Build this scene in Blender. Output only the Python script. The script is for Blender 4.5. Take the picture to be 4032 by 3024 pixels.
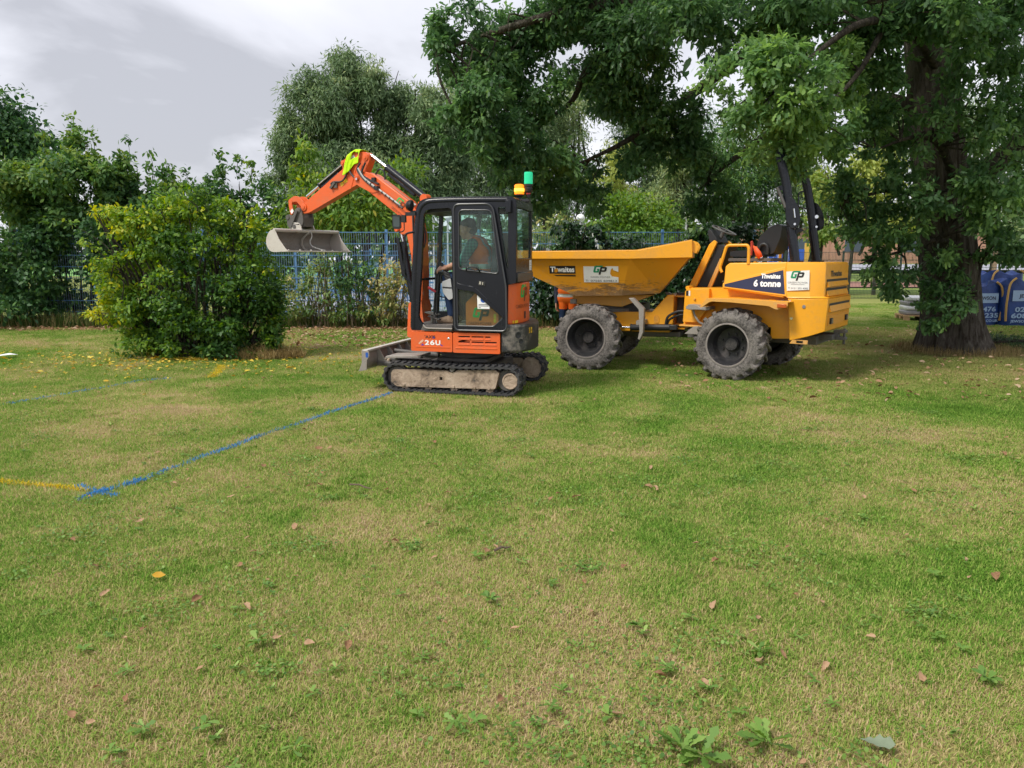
import bpy, math, random
import numpy as np
from mathutils import Vector, Matrix
from mathutils.geometry import tessellate_polygon

for _o in list(bpy.data.objects):
    bpy.data.objects.remove(_o)
SC = bpy.context.scene
COL = SC.collection
R = math.radians
random.seed(7)

# ------------------------------------------------------------------ camera
cam_data = bpy.data.cameras.new('camera')
cam_data.lens = 27.0
cam_data.sensor_width = 36.0
cam_data.clip_end = 2000.0
cam_data.clip_start = 0.05
CAM = bpy.data.objects.new('camera', cam_data)
COL.objects.link(CAM)
CAM.location = (0, 0, 1.7)
CAM.rotation_euler = (R(90 - 9.31), 0, 0)
SC.camera = CAM

# ------------------------------------------------------------------ sky and sun (bright overcast)
SUN_AZ, SUN_EL = -125.0, 52.0            # azimuth from the view axis (left and behind), elevation
world = bpy.data.worlds.new('World')
SC.world = world
world.use_nodes = True
wn, wl = world.node_tree.nodes, world.node_tree.links
wn.clear()
w_out = wn.new('ShaderNodeOutputWorld')
w_bg = wn.new('ShaderNodeBackground')
w_bg.inputs['Strength'].default_value = 0.1
sky = wn.new('ShaderNodeTexSky')
sky.sky_type = 'NISHITA'
sky.sun_disc = False
sky.sun_elevation = R(SUN_EL)
sky.sun_rotation = R(SUN_AZ)
sky.air_density = 1.0
sky.dust_density = 2.0
tc = wn.new('ShaderNodeTexCoord')
sep = wn.new('ShaderNodeSeparateXYZ')
wl.new(tc.outputs['Generated'], sep.inputs[0])
zc = wn.new('ShaderNodeMath'); zc.operation = 'MAXIMUM'; zc.inputs[1].default_value = 0.0
wl.new(sep.outputs['Z'], zc.inputs[0])
za = wn.new('ShaderNodeMath'); za.operation = 'ADD'; za.inputs[1].default_value = 0.16
wl.new(zc.outputs[0], za.inputs[0])
dx = wn.new('ShaderNodeMath'); dx.operation = 'DIVIDE'
dy = wn.new('ShaderNodeMath'); dy.operation = 'DIVIDE'
wl.new(sep.outputs['X'], dx.inputs[0]); wl.new(za.outputs[0], dx.inputs[1])
wl.new(sep.outputs['Y'], dy.inputs[0]); wl.new(za.outputs[0], dy.inputs[1])
cmb = wn.new('ShaderNodeCombineXYZ')
dxo = wn.new('ShaderNodeMath'); dxo.operation = 'ADD'; dxo.inputs[1].default_value = 0.75
wl.new(dx.outputs[0], dxo.inputs[0]); wl.new(dxo.outputs[0], cmb.inputs['X']); dyo = wn.new('ShaderNodeMath'); dyo.operation = 'ADD'; dyo.inputs[1].default_value = 0.45
wl.new(dy.outputs[0], dyo.inputs[0]); wl.new(dyo.outputs[0], cmb.inputs['Y'])
cmb.inputs['Z'].default_value = 5.1
cl = wn.new('ShaderNodeTexNoise')
cl.inputs['Scale'].default_value = 0.80
cl.inputs['Detail'].default_value = 6.0
cl.inputs['Roughness'].default_value = 0.5
cl.inputs['Distortion'].default_value = 0.35
wl.new(cmb.outputs[0], cl.inputs['Vector'])
rmp = wn.new('ShaderNodeValToRGB')
rmp.color_ramp.elements[0].position = 0.37
rmp.color_ramp.elements[0].color = (0.27, 0.273, 0.298, 1)
rmp.color_ramp.elements[1].position = 0.62
rmp.color_ramp.elements[1].color = (0.50, 0.503, 0.528, 1)
e_ = rmp.color_ramp.elements.new(0.475); e_.color = (0.41, 0.413, 0.447, 1)
wl.new(cl.outputs['Fac'], rmp.inputs[0])
vm = wn.new('ShaderNodeVectorMath'); vm.operation = 'SCALE'; vm.inputs['Scale'].default_value = 8.9
wl.new(rmp.outputs[0], vm.inputs[0])
mx = wn.new('ShaderNodeMix'); mx.data_type = 'RGBA'; mx.inputs['Factor'].default_value = 0.94
wl.new(sky.outputs[0], mx.inputs['A']); wl.new(vm.outputs[0], mx.inputs['B'])
wl.new(mx.outputs['Result'], w_bg.inputs['Color'])
wl.new(w_bg.outputs[0], w_out.inputs['Surface'])

sun_d = bpy.data.lights.new('sun', 'SUN')
sun_d.energy = 1.5
sun_d.angle = R(14)
sun_d.color = (1.0, 0.95, 0.86)
SUN = bpy.data.objects.new('sun', sun_d)
COL.objects.link(SUN)
_sd = Vector((math.sin(R(SUN_AZ)) * math.cos(R(SUN_EL)), math.cos(R(SUN_AZ)) * math.cos(R(SUN_EL)), math.sin(R(SUN_EL))))
SUN.rotation_euler = _sd.to_track_quat('Z', 'Y').to_euler()

vs = SC.view_settings
SC.display_settings.display_device = 'sRGB'
vs.view_transform = 'Standard'
vs.look = 'None'
vs.exposure = 1.30
vs.gamma = 1.0
vs.use_curve_mapping = False
cy = SC.cycles
cy.use_denoising = True
cy.use_adaptive_sampling = True
cy.adaptive_threshold = 0.02
cy.max_bounces = 8
cy.diffuse_bounces = 4
cy.glossy_bounces = 3
cy.transmission_bounces = 4
cy.transparent_max_bounces = 12
cy.caustics_reflective = False
cy.caustics_refractive = False
SC.render.film_transparent = False

# ------------------------------------------------------------------ helpers: objects
def tag(o, label=None, cat=None, group=None, kind=None):
    if label: o['label'] = label
    if cat: o['category'] = cat
    if group: o['group'] = group
    if kind: o['kind'] = kind
    return o

def empty(name, loc=(0, 0, 0), rz=0.0):
    o = bpy.data.objects.new(name, None)
    COL.objects.link(o)
    o.location = loc
    o.rotation_euler = (0, 0, rz)
    o.empty_display_size = 0.1
    return o

def link(name, me, mats=None, parent=None, basis=None):
    o = bpy.data.objects.new(name, me)
    COL.objects.link(o)
    if mats is not None and len(me.materials) == 0:
        for m in (mats if isinstance(mats, (list, tuple)) else [mats]):
            me.materials.append(m)
    if parent is not None:
        o.parent = parent
    if basis is not None:
        o.matrix_basis = basis
    return o

def copy_tree(o, parent=None):
    c = o.copy()
    COL.objects.link(c)
    c.parent = parent
    for ch in list(o.children):
        copy_tree(ch, c)
    return c

def rounded(pts, r, n=4):
    """round the corners of a 2-D polygon"""
    out = []
    k = len(pts)
    for i, p in enumerate(pts):
        ri = r[i] if isinstance(r, (list, tuple)) else r
        p0 = Vector(pts[i - 1]); p1 = Vector(p); p2 = Vector(pts[(i + 1) % k])
        a = p0 - p1; b = p2 - p1
        m = min(ri, a.length * 0.49, b.length * 0.49)
        if m < 1e-5:
            out.append((p1.x, p1.y)); continue
        s = p1 + a.normalized() * m; e = p1 + b.normalized() * m
        for j in range(n + 1):
            t = j / n
            q = s * (1 - t) ** 2 + p1 * 2 * t * (1 - t) + e * t * t
            out.append((q.x, q.y))
    return out

class MB:
    """collects shapes; build() links them as one mesh object"""
    def __init__(s):
        s.v = []; s.f = []; s.m = []; s.mi = 0
    def add(s, vs_, fs):
        b = len(s.v)
        s.v.extend([tuple(p) for p in vs_])
        for f in fs:
            s.f.append(tuple(b + i for i in f)); s.m.append(s.mi)
        return s
    def box(s, x0, x1, y0, y1, z0, z1):
        vs_ = [(x, y, z) for x in (x0, x1) for y in (y0, y1) for z in (z0, z1)]
        return s.add(vs_, [(0, 1, 3, 2), (4, 6, 7, 5), (0, 4, 5, 1), (2, 3, 7, 6), (0, 2, 6, 4), (1, 5, 7, 3)])
    def obox(s, c, ax, sz):
        """oriented box: centre, three axes, three sizes"""
        c = Vector(c); A = [Vector(a).normalized() * (h / 2) for a, h in zip(ax, sz)]
        vs_ = [c + A[0] * i + A[1] * j + A[2] * k for i in (-1, 1) for j in (-1, 1) for k in (-1, 1)]
        return s.add(vs_, [(0, 1, 3, 2), (4, 6, 7, 5), (0, 4, 5, 1), (2, 3, 7, 6), (0, 2, 6, 4), (1, 5, 7, 3)])
    def plate(s, outer, y0, y1, holes=(), axis='y'):
        """a 2-D outline (with holes) thickened along an axis. axis y: outline is (x, z); z: (x, y); x: (y, z)"""
        def P(p, t):
            if axis == 'y': return (p[0], t, p[1])
            if axis == 'z': return (p[0], p[1], t)
            return (t, p[0], p[1])
        loops = [list(outer)] + [list(h) for h in holes]
        flat = [p for L in loops for p in L]
        n = len(flat)
        tri = tessellate_polygon([[Vector((p[0], p[1], 0)) for p in L] for L in loops]) if holes or len(outer) > 4 else None
        fs = []
        if tri is None:
            k = len(outer)
            fs += [tuple(range(k)), tuple(range(2 * k - 1, k - 1, -1))]
        else:
            for t in tri:
                fs.append(tuple(t)); fs.append((t[2] + n, t[1] + n, t[0] + n))
        b = 0
        for L in loops:
            k = len(L)
            for i in range(k):
                j = (i + 1) % k
                fs.append((b + i, b + j, b + j + n, b + i + n))
            b += k
        return s.add([P(p, y0) for p in flat] + [P(p, y1) for p in flat], fs)
    def tube(s, pts, r, n=8, closed=False, cap=True):
        pts = [Vector(p) for p in pts]
        k = len(pts)
        rs = list(r) if isinstance(r, (list, tuple)) else [r] * k
        vs_ = []; fs = []
        up = None
        for i, p in enumerate(pts):
            if closed: t = pts[(i + 1) % k] - pts[i - 1]
            else: t = pts[min(i + 1, k - 1)] - pts[max(i - 1, 0)]
            t = t.normalized() if t.length > 1e-9 else Vector((0, 0, 1))
            if up is None:
                up = t.cross(Vector((0, 0, 1)))
                if up.length < 0.1: up = t.cross(Vector((0, 1, 0)))
                up.normalize()
            else:
                up = up - t * up.dot(t)
                up = up.normalized() if up.length > 1e-6 else t.orthogonal().normalized()
            w = t.cross(up)
            for j in range(n):
                a = 2 * math.pi * j / n
                vs_.append(p + (up * math.cos(a) + w * math.sin(a)) * rs[i])
        m = k if closed else k - 1
        for i in range(m):
            a = i * n; b = ((i + 1) % k) * n
            for j in range(n):
                j2 = (j + 1) % n
                fs.append((a + j, a + j2, b + j2, b + j))
        if cap and not closed:
            fs.append(tuple(range(n - 1, -1, -1))); fs.append(tuple(range((k - 1) * n, k * n)))
        return s.add(vs_, fs)
    def cyl(s, p0, p1, r, n=16, r1=None):
        return s.tube([p0, p1], [r, r if r1 is None else r1], n)
    def lathe(s, prof, c, axis, n=32, cap=True):
        """profile of (radius, offset along axis) turned about axis through c"""
        c = Vector(c); ax = Vector(axis).normalized()
        u = ax.orthogonal().normalized(); w = ax.cross(u)
        vs_ = []; fs = []
        for (r, t) in prof:
            for j in range(n):
                a = 2 * math.pi * j / n
                vs_.append(c + ax * t + (u * math.cos(a) + w * math.sin(a)) * r)
        for i in range(len(prof) - 1):
            for j in range(n):
                j2 = (j + 1) % n
                fs.append((i * n + j, i * n + j2, (i + 1) * n + j2, (i + 1) * n + j))
        if cap:
            fs.append(tuple(range(n - 1, -1, -1))); k = len(prof) - 1
            fs.append(tuple(range(k * n, k * n + n)))
        return s.add(vs_, fs)
    def loft(s, rings, cap=True):
        n = len(rings[0]); vs_ = [p for r in rings for p in r]; fs = []
        for i in range(len(rings) - 1):
            for j in range(n):
                j2 = (j + 1) % n
                fs.append((i * n + j, i * n + j2, (i + 1) * n + j2, (i + 1) * n + j))
        if cap:
            fs.append(tuple(range(n - 1, -1, -1))); k = (len(rings) - 1) * n
            fs.append(tuple(range(k, k + n)))
        return s.add(vs_, fs)
    def ball(s, c, r, n=12, sz=1.0):
        k = max(4, n // 2)
        prof = [(max(1e-4, math.sin(math.pi * i / k)) * r, -math.cos(math.pi * i / k) * r * sz) for i in range(k + 1)]
        return s.lathe(prof, c, (0, 0, 1), n, cap=False)
    def build(s, name, mat, parent=None, basis=None, bevel=0.0, smooth=True, seg=2, fix=True):
        me = bpy.data.meshes.new(name)
        me.from_pydata(s.v, [], s.f)
        me.update()
        for m in (mat if isinstance(mat, (list, tuple)) else [mat]):
            me.materials.append(m)
        if len(me.materials) > 1:
            me.polygons.foreach_set('material_index', s.m)
        if fix:
            import bmesh
            bm = bmesh.new(); bm.from_mesh(me)
            bmesh.ops.recalc_face_normals(bm, faces=bm.faces)
            bm.to_mesh(me); bm.free()
        if smooth:
            me.polygons.foreach_set('use_smooth', [True] * len(me.polygons))
            me.set_sharp_from_angle(angle=R(38))
        o = link(name, me, None, parent, basis)
        if bevel:
            b = o.modifiers.new('bevel', 'BEVEL')
            b.width = bevel; b.segments = seg; b.limit_method = 'ANGLE'; b.angle_limit = R(35)
            b.harden_normals = False
        return o

def build_each(mb, name, mat, parent=None, basis=None, **kw):
    """one object per connected piece"""
    par = list(range(len(mb.v)))
    def find(a):
        while par[a] != a: par[a] = par[par[a]]; a = par[a]
        return a
    for f in mb.f:
        for i in f[1:]: par[find(i)] = find(f[0])
    groups = {}
    for f in mb.f: groups.setdefault(find(f[0]), []).append(f)
    out = []
    for fs in groups.values():
        ids = sorted({i for f in fs for i in f}); mp = {k: j for j, k in enumerate(ids)}
        m = MB(); m.add([mb.v[i] for i in ids], [tuple(mp[i] for i in f) for f in fs])
        out.append(m.build(name, mat, parent, basis, **kw))
    return out

def catmull(pts, n=8):
    P = [Vector(p) for p in pts]
    out = []
    for i in range(len(P) - 1):
        p0 = P[max(i - 1, 0)]; p1 = P[i]; p2 = P[i + 1]; p3 = P[min(i + 2, len(P) - 1)]
        for j in range(n):
            t = j / n
            out.append(0.5 * ((2 * p1) + (p2 - p0) * t + (2 * p0 - 5 * p1 + 4 * p2 - p3) * t * t + (3 * p1 - p0 - 3 * p2 + p3) * t ** 3))
    out.append(P[-1])
    return out

def fillet(pts, r, n=5):
    """round the inner corners of a 3-D polyline"""
    P = [Vector(p) for p in pts]; out = [P[0]]
    for i in range(1, len(P) - 1):
        a = P[i - 1] - P[i]; b = P[i + 1] - P[i]
        m = min(r, a.length * 0.48, b.length * 0.48)
        s = P[i] + a.normalized() * m; e = P[i] + b.normalized() * m
        for j in range(n + 1):
            t = j / n
            out.append(s * (1 - t) ** 2 + P[i] * 2 * t * (1 - t) + e * t * t)
    out.append(P[-1])
    return out

# flat print: polygons mapped onto a surface by a function (s, t) -> point
def flat(name, loops, mat, parent, fn, basis=None):
    mb = MB()
    for L in loops:
        outer, holes = (L[0], L[1:]) if isinstance(L[0][0], (list, tuple)) else (L, [])
        lo = [list(outer)] + [list(h) for h in holes]
        pts = [p for l in lo for p in l]
        tri = tessellate_polygon([[Vector((p[0], p[1], 0)) for p in l] for l in lo])
        mb.add([fn(*p) for p in pts], tri)
    if len(loops) > 1: return build_each(mb, name, mat, parent, basis, smooth=False, fix=False)[0]
    return mb.build(name, mat, parent, basis, smooth=False, fix=False)

def plane_fn(O, U, V):
    O, U, V = Vector(O), Vector(U), Vector(V)
    return lambda s, t: O + U * s + V * t

def text_mesh(txt, bold=0.0, shear=0.0, spacing=1.0):
    cu = bpy.data.curves.new('lettering', 'FONT')
    cu.body = txt; cu.size = 1.0; cu.offset = bold; cu.shear = shear; cu.space_character = spacing
    cu.resolution_u = 3
    cu.fill_mode = 'FRONT' if hasattr(cu, 'fill_mode') else 'BOTH'
    o = bpy.data.objects.new('lettering', cu)
    me = bpy.data.meshes.new_from_object(o)
    bpy.data.objects.remove(o)
    return me

def text(txt, mat, parent, fn, w=None, h=0.1, bold=0.0, shear=0.0, spacing=1.0, name='lettering', basis=None):
    """text whose lower left corner is (0,0) of fn; h = cap height, w = total width (squeezes the letters)"""
    me = text_mesh(txt, bold, shear, spacing)
    co = np.array([v.co[:] for v in me.vertices])
    x0, x1 = co[:, 0].min(), co[:, 0].max()
    sy = h / 0.70
    sx = sy if w is None else w / (x1 - x0)
    for v, c in zip(me.vertices, co):
        v.co = fn((c[0] - x0) * sx, c[1] * sy)
    me.materials.clear()
    me.name = name
    return link(name, me, mat, parent, basis)

G_POLY = [(1.05, 1.0), (.2, 1.0), (.06, .95), (0, .82), (0, .18), (.05, .06), (.18, 0), (.72, 0), (.72, .55), (.40, .55), (.40, .40),
          (.48, .38), (.48, .22), (.30, .22), (.25, .28), (.25, .70), (.31, .78), (1.05, .78)]
P_POLY = [[(.78, -.30), (1.02, -.30), (1.02, .12), (1.46, .12), (1.58, .18), (1.62, .28), (1.62, .64), (1.58, .74), (1.46, .8), (.78, .8)],
          [(1.02, .34), (1.02, .58), (1.36, .58), (1.36, .34)]]
def gp_logo(parent, fn, w, green, black, basis=None, eps=None, hscale=1.0):
    """the green G and black P, w wide, lower left at (0,0) of fn"""
    k = w / 1.95
    sk = lambda p: ((p[0] + .25 * (p[1] + .3)) * k, (p[1] + .3) * k * hscale)
    flat('logo_letter', [[sk(p) for p in G_POLY]], green, parent, fn, basis)
    e = eps or Vector((0, -0.0012, 0))
    fn2 = lambda s, t: fn(s, t) + e
    flat('logo_letter', [[[sk(p) for p in l] for l in P_POLY]], black, parent, fn2, basis)

# ------------------------------------------------------------------ helpers: materials
def new_mat(name):
    m = bpy.data.materials.new(name); m.use_nodes = True
    nt = m.node_tree; nt.nodes.clear()
    out = nt.nodes.new('ShaderNodeOutputMaterial')
    return m, nt, nt.nodes, nt.links, out

def noise(nt, scale, detail=4, rough=0.55, vec=None, dist=0.0):
    n = nt.nodes.new('ShaderNodeTexNoise')
    n.inputs['Scale'].default_value = scale; n.inputs['Detail'].default_value = detail
    n.inputs['Roughness'].default_value = rough; n.inputs['Distortion'].default_value = dist
    if vec is not None: nt.links.new(vec, n.inputs['Vector'])
    return n.outputs['Fac']

def ramp(nt, fac, stops):
    r = nt.nodes.new('ShaderNodeValToRGB')
    el = r.color_ramp.elements
    while len(el) < len(stops): el.new(0.5)
    for e, (p, c) in zip(el, stops):
        e.position = p
        e.color = (c, c, c, 1) if isinstance(c, (int, float)) else (*c, 1)
    nt.links.new(fac, r.inputs[0])
    return r.outputs[0]

def mixc(nt, fac, a, b, mode='MIX'):
    m = nt.nodes.new('ShaderNodeMix'); m.data_type = 'RGBA'; m.blend_type = mode
    for s, v in (('Factor', fac), ('A', a), ('B', b)):
        if isinstance(v, bpy.types.NodeSocket): nt.links.new(v, m.inputs[s])
        elif isinstance(v, (int, float)): m.inputs[s].default_value = v
        else: m.inputs[s].default_value = (*v, 1)
    return m.outputs['Result']

def math_n(nt, op, a, b=None):
    m = nt.nodes.new('ShaderNodeMath'); m.operation = op
    for i, v in enumerate((a, b)):
        if v is None: continue
        if isinstance(v, (int, float)): m.inputs[i].default_value = v
        else: nt.links.new(v, m.inputs[i])
    return m.outputs[0]

def pos(nt, kind='Object'):
    return nt.nodes.new('ShaderNodeTexCoord').outputs[kind]

def principled(nt, out, color, rough=0.5, metal=0.0, spec=0.5, bump=None, bstr=0.3, bdist=0.01, emit=None, estr=0.0):
    p = nt.nodes.new('ShaderNodeBsdfPrincipled')
    for key, v in (('Base Color', color), ('Roughness', rough), ('Metallic', metal)):
        if isinstance(v, bpy.types.NodeSocket): nt.links.new(v, p.inputs[key])
        elif isinstance(v, (int, float)): p.inputs[key].default_value = v
        else: p.inputs[key].default_value = (*v, 1)
    p.inputs['Specular IOR Level'].default_value = spec
    if emit is not None:
        p.inputs['Emission Color'].default_value = (*emit, 1); p.inputs['Emission Strength'].default_value = estr
    if bump is not None:
        b = nt.nodes.new('ShaderNodeBump'); b.inputs['Strength'].default_value = bstr; b.inputs['Distance'].default_value = bdist
        nt.links.new(bump, b.inputs['Height']); nt.links.new(b.outputs[0], p.inputs['Normal'])
    nt.links.new(p.outputs[0], out.inputs['Surface'])
    return p

def paint(name, color, rough=0.4, dirt=0.35, dirtc=(0.23, 0.17, 0.11), scale=3.0, metal=0.0, spec=0.5, scratch=0.0):
    """painted metal with blotches of dried dirt, fading and fine scratches"""
    m, nt, nd, lk, out = new_mat(name)
    v = pos(nt)
    big = noise(nt, scale, 8, 0.65, v)
    fine = noise(nt, scale * 9, 5, 0.7, v)
    fade = mixc(nt, math_n(nt, 'MULTIPLY', noise(nt, scale * .45, 3, .5, v), 0.22), color, tuple(min(1, c * 1.25 + .03) for c in color))
    d1 = ramp(nt, math_n(nt, 'ADD', math_n(nt, 'MULTIPLY', big, .62), math_n(nt, 'MULTIPLY', fine, .38)), [(0.50, 0.0), (0.66, 1.0)])
    c = mixc(nt, math_n(nt, 'MULTIPLY', d1, dirt), fade, dirtc)
    if scratch:
        mp = nd.new('ShaderNodeMapping'); mp.inputs['Scale'].default_value = (2.0, 2.0, 14.0); mp.inputs['Rotation'].default_value = (0, .35, 0)
        lk.new(v, mp.inputs['Vector'])
        s = ramp(nt, noise(nt, 5.0, 6, .7, mp.outputs[0]), [(0.60, 0.0), (0.68, 1.0)])
        c = mixc(nt, math_n(nt, 'MULTIPLY', s, scratch), c, (0.10, 0.07, 0.05))
    rr = math_n(nt, 'ADD', math_n(nt, 'MULTIPLY', d1, 0.35 * min(1, dirt * 2)), rough)
    principled(nt, out, c, rr, metal, spec, fine, 0.06, 0.01)
    return m

def plain(name, color, rough=0.5, metal=0.0, spec=0.5, var=0.12, scale=12.0, bstr=0.0):
    m, nt, nd, lk, out = new_mat(name)
    n = noise(nt, scale, 4, .6, pos(nt))
    c = mixc(nt, n, tuple(max(0, x * (1 - var)) for x in color), tuple(min(1, x * (1 + var)) for x in color))
    principled(nt, out, c, rough, metal, spec, n if bstr else None, bstr, 0.01)
    return m

def glass_mat(name, tint=(0.82, 0.93, 0.90), refl=0.10, fres=.55):
    m, nt, nd, lk, out = new_mat(name)
    t = nd.new('ShaderNodeBsdfTransparent'); t.inputs[0].default_value = (*tint, 1)
    g = nd.new('ShaderNodeBsdfGlossy'); g.inputs['Roughness'].default_value = 0.03
    g.inputs[0].default_value = (0.9, 0.95, 1, 1)
    fr = nd.new('ShaderNodeFresnel'); fr.inputs['IOR'].default_value = 1.45
    sm = noise(nt, 4.0, 5, .6, pos(nt))
    f = math_n(nt, 'ADD', math_n(nt, 'MULTIPLY', fr.outputs[0], fres), math_n(nt, 'MULTIPLY', ramp(nt, sm, [(.5, 0.0), (.8, 1.0)]), refl))
    d = nd.new('ShaderNodeBsdfDiffuse'); d.inputs[0].default_value = (.5, .5, .48, 1)
    ms = nd.new('ShaderNodeMixShader'); lk.new(f, ms.inputs[0]); lk.new(t.outputs[0], ms.inputs[1]); lk.new(g.outputs[0], ms.inputs[2])
    m2 = nd.new('ShaderNodeMixShader'); m2.inputs[0].default_value = 0.035
    lk.new(ms.outputs[0], m2.inputs[1]); lk.new(d.outputs[0], m2.inputs[2])
    lk.new(m2.outputs[0], out.inputs['Surface'])
    return m

def leaf_mat(name, stops, transl=0.35, rough=0.5, spec=0.35):
    """leaves: colour from a tint stored on the mesh"""
    m, nt, nd, lk, out = new_mat(name)
    a = nd.new('ShaderNodeAttribute'); a.attribute_name = 'tint'
    c = ramp(nt, a.outputs['Fac'], stops)
    p = nd.new('ShaderNodeBsdfPrincipled')
    lk.new(c, p.inputs['Base Color']); p.inputs['Roughness'].default_value = rough
    p.inputs['Specular IOR Level'].default_value = spec
    t = nd.new('ShaderNodeBsdfTranslucent')
    hs = nd.new('ShaderNodeHueSaturation'); hs.inputs['Saturation'].default_value = 1.15; hs.inputs['Value'].default_value = 1.25
    hs.inputs['Hue'].default_value = 0.485
    lk.new(c, hs.inputs['Color']); lk.new(hs.outputs[0], t.inputs['Color'])
    ms = nd.new('ShaderNodeMixShader'); ms.inputs[0].default_value = transl
    lk.new(p.outputs[0], ms.inputs[1]); lk.new(t.outputs[0], ms.inputs[2])
    lk.new(ms.outputs[0], out.inputs['Surface'])
    return m

# ------------------------------------------------------------------ ground
def turf_color(nt, blade=False):
    """worn summer lawn: green, yellowing and straw patches by world position"""
    g = nt.nodes.new('ShaderNodeNewGeometry').outputs['Position']
    big = noise(nt, 0.42, 3, .5, g, 0.4)
    mid = noise(nt, 1.7, 5, .62, g, 0.3)
    sml = noise(nt, 9.0, 4, .6, g)
    f = math_n(nt, 'ADD', math_n(nt, 'MULTIPLY', big, .48), math_n(nt, 'ADD', math_n(nt, 'MULTIPLY', mid, .34), math_n(nt, 'MULTIPLY', sml, .18)))
    sp = nt.nodes.new('ShaderNodeSeparateXYZ'); nt.links.new(g, sp.inputs[0])
    # the strip close to where one stands is more parched, the middle of the lawn greener
    yy = nt.nodes.new('ShaderNodeMapRange'); yy.inputs['From Min'].default_value = 2.0; yy.inputs['From Max'].default_value = 6.0
    yy.inputs['To Min'].default_value = 0.060; yy.inputs['To Max'].default_value = -0.050
    nt.links.new(sp.outputs['Y'], yy.inputs['Value'])
    xx = nt.nodes.new('ShaderNodeMapRange'); xx.inputs['From Min'].default_value = -5; xx.inputs['From Max'].default_value = 5
    xx.inputs['To Min'].default_value = 0.030; xx.inputs['To Max'].default_value = -0.016
    nt.links.new(sp.outputs['X'], xx.inputs['Value'])
    f = math_n(nt, 'ADD', math_n(nt, 'MULTIPLY', math_n(nt, 'SUBTRACT', f, .5), 1.75), .5)
    f = math_n(nt, 'ADD', f, math_n(nt, 'ADD', yy.outputs[0], xx.outputs[0]))
    if blade:
        a = nt.nodes.new('ShaderNodeAttribute'); a.attribute_name = 'tint'
        f = math_n(nt, 'ADD', f, math_n(nt, 'MULTIPLY', math_n(nt, 'SUBTRACT', a.outputs['Fac'], 0.5), 0.46))
        return ramp(nt, f, [(.26, (.12, .25, .035)), (.38, (.205, .37, .055)), (.48, (.31, .42, .09)), (.57, (.41, .40, .14)), (.68, (.52, .40, .21)), (.82, (.60, .46, .29))]), g, sp, f
    return ramp(nt, f, [(.32, (.09, .15, .03)), (.42, (.17, .20, .05)), (.52, (.28, .25, .09)), (.62, (.33, .25, .13)), (.74, (.22, .15, .09))]), g, sp, f

def turf_ground_mat():
    m, nt, nd, lk, out = new_mat('turf_soil')
    c, g, sp, f = turf_color(nt)
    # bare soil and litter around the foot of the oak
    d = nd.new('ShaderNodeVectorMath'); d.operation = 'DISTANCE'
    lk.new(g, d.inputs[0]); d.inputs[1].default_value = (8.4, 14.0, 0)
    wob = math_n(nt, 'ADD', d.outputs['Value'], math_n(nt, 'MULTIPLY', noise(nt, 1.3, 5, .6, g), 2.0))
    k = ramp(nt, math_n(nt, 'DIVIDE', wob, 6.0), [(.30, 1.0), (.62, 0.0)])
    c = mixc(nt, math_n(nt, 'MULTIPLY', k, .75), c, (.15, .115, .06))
    # far away the blades are too small to build: mean lawn colour
    far = nd.new('ShaderNodeMapRange'); far.inputs['From Min'].default_value = 17; far.inputs['From Max'].default_value = 24
    lk.new(sp.outputs['Y'], far.inputs['Value'])
    lawn = ramp(nt, noise(nt, 0.25, 5, .6, g), [(.35, (.15, .20, .05)), (.65, (.26, .27, .085))])
    c = mixc(nt, far.outputs[0], c, lawn)
    b = noise(nt, 60, 4, .7, g)
    principled(nt, out, c, .95, 0, .1, b, .8, .02)
    return m
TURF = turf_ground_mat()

def ground_sheet():
    xs = np.concatenate([[-400, -120, -50], np.linspace(-26, 26, 53), [50, 120, 400]])
    ys = np.concatenate([[-60, -15], np.linspace(-3, 24, 55), [30, 45, 80, 200, 600]])
    X, Y = np.meshgrid(xs, ys)
    rs = np.random.RandomState(2)
    Z = -0.004 + 0.003 * np.sin(X * 1.3 + 1) * np.sin(Y * 1.1) + rs.uniform(-.001, .001, X.shape)
    Z[(abs(X) > 26) | (Y > 19) | (Y < -2)] = 0
    v = np.stack([X, Y, Z], -1).reshape(-1, 3)
    n, k = X.shape
    f = [(i * k + j, i * k + j + 1, (i + 1) * k + j + 1, (i + 1) * k + j) for i in range(n - 1) for j in range(k - 1)]
    me = bpy.data.meshes.new('ground'); me.from_pydata(v.tolist(), [], f)
    me.polygons.foreach_set('use_smooth', [True] * len(me.polygons))
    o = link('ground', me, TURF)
    tag(o, 'short worn lawn with green and straw coloured patches', kind='structure')
    return o
ground_sheet()

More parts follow.
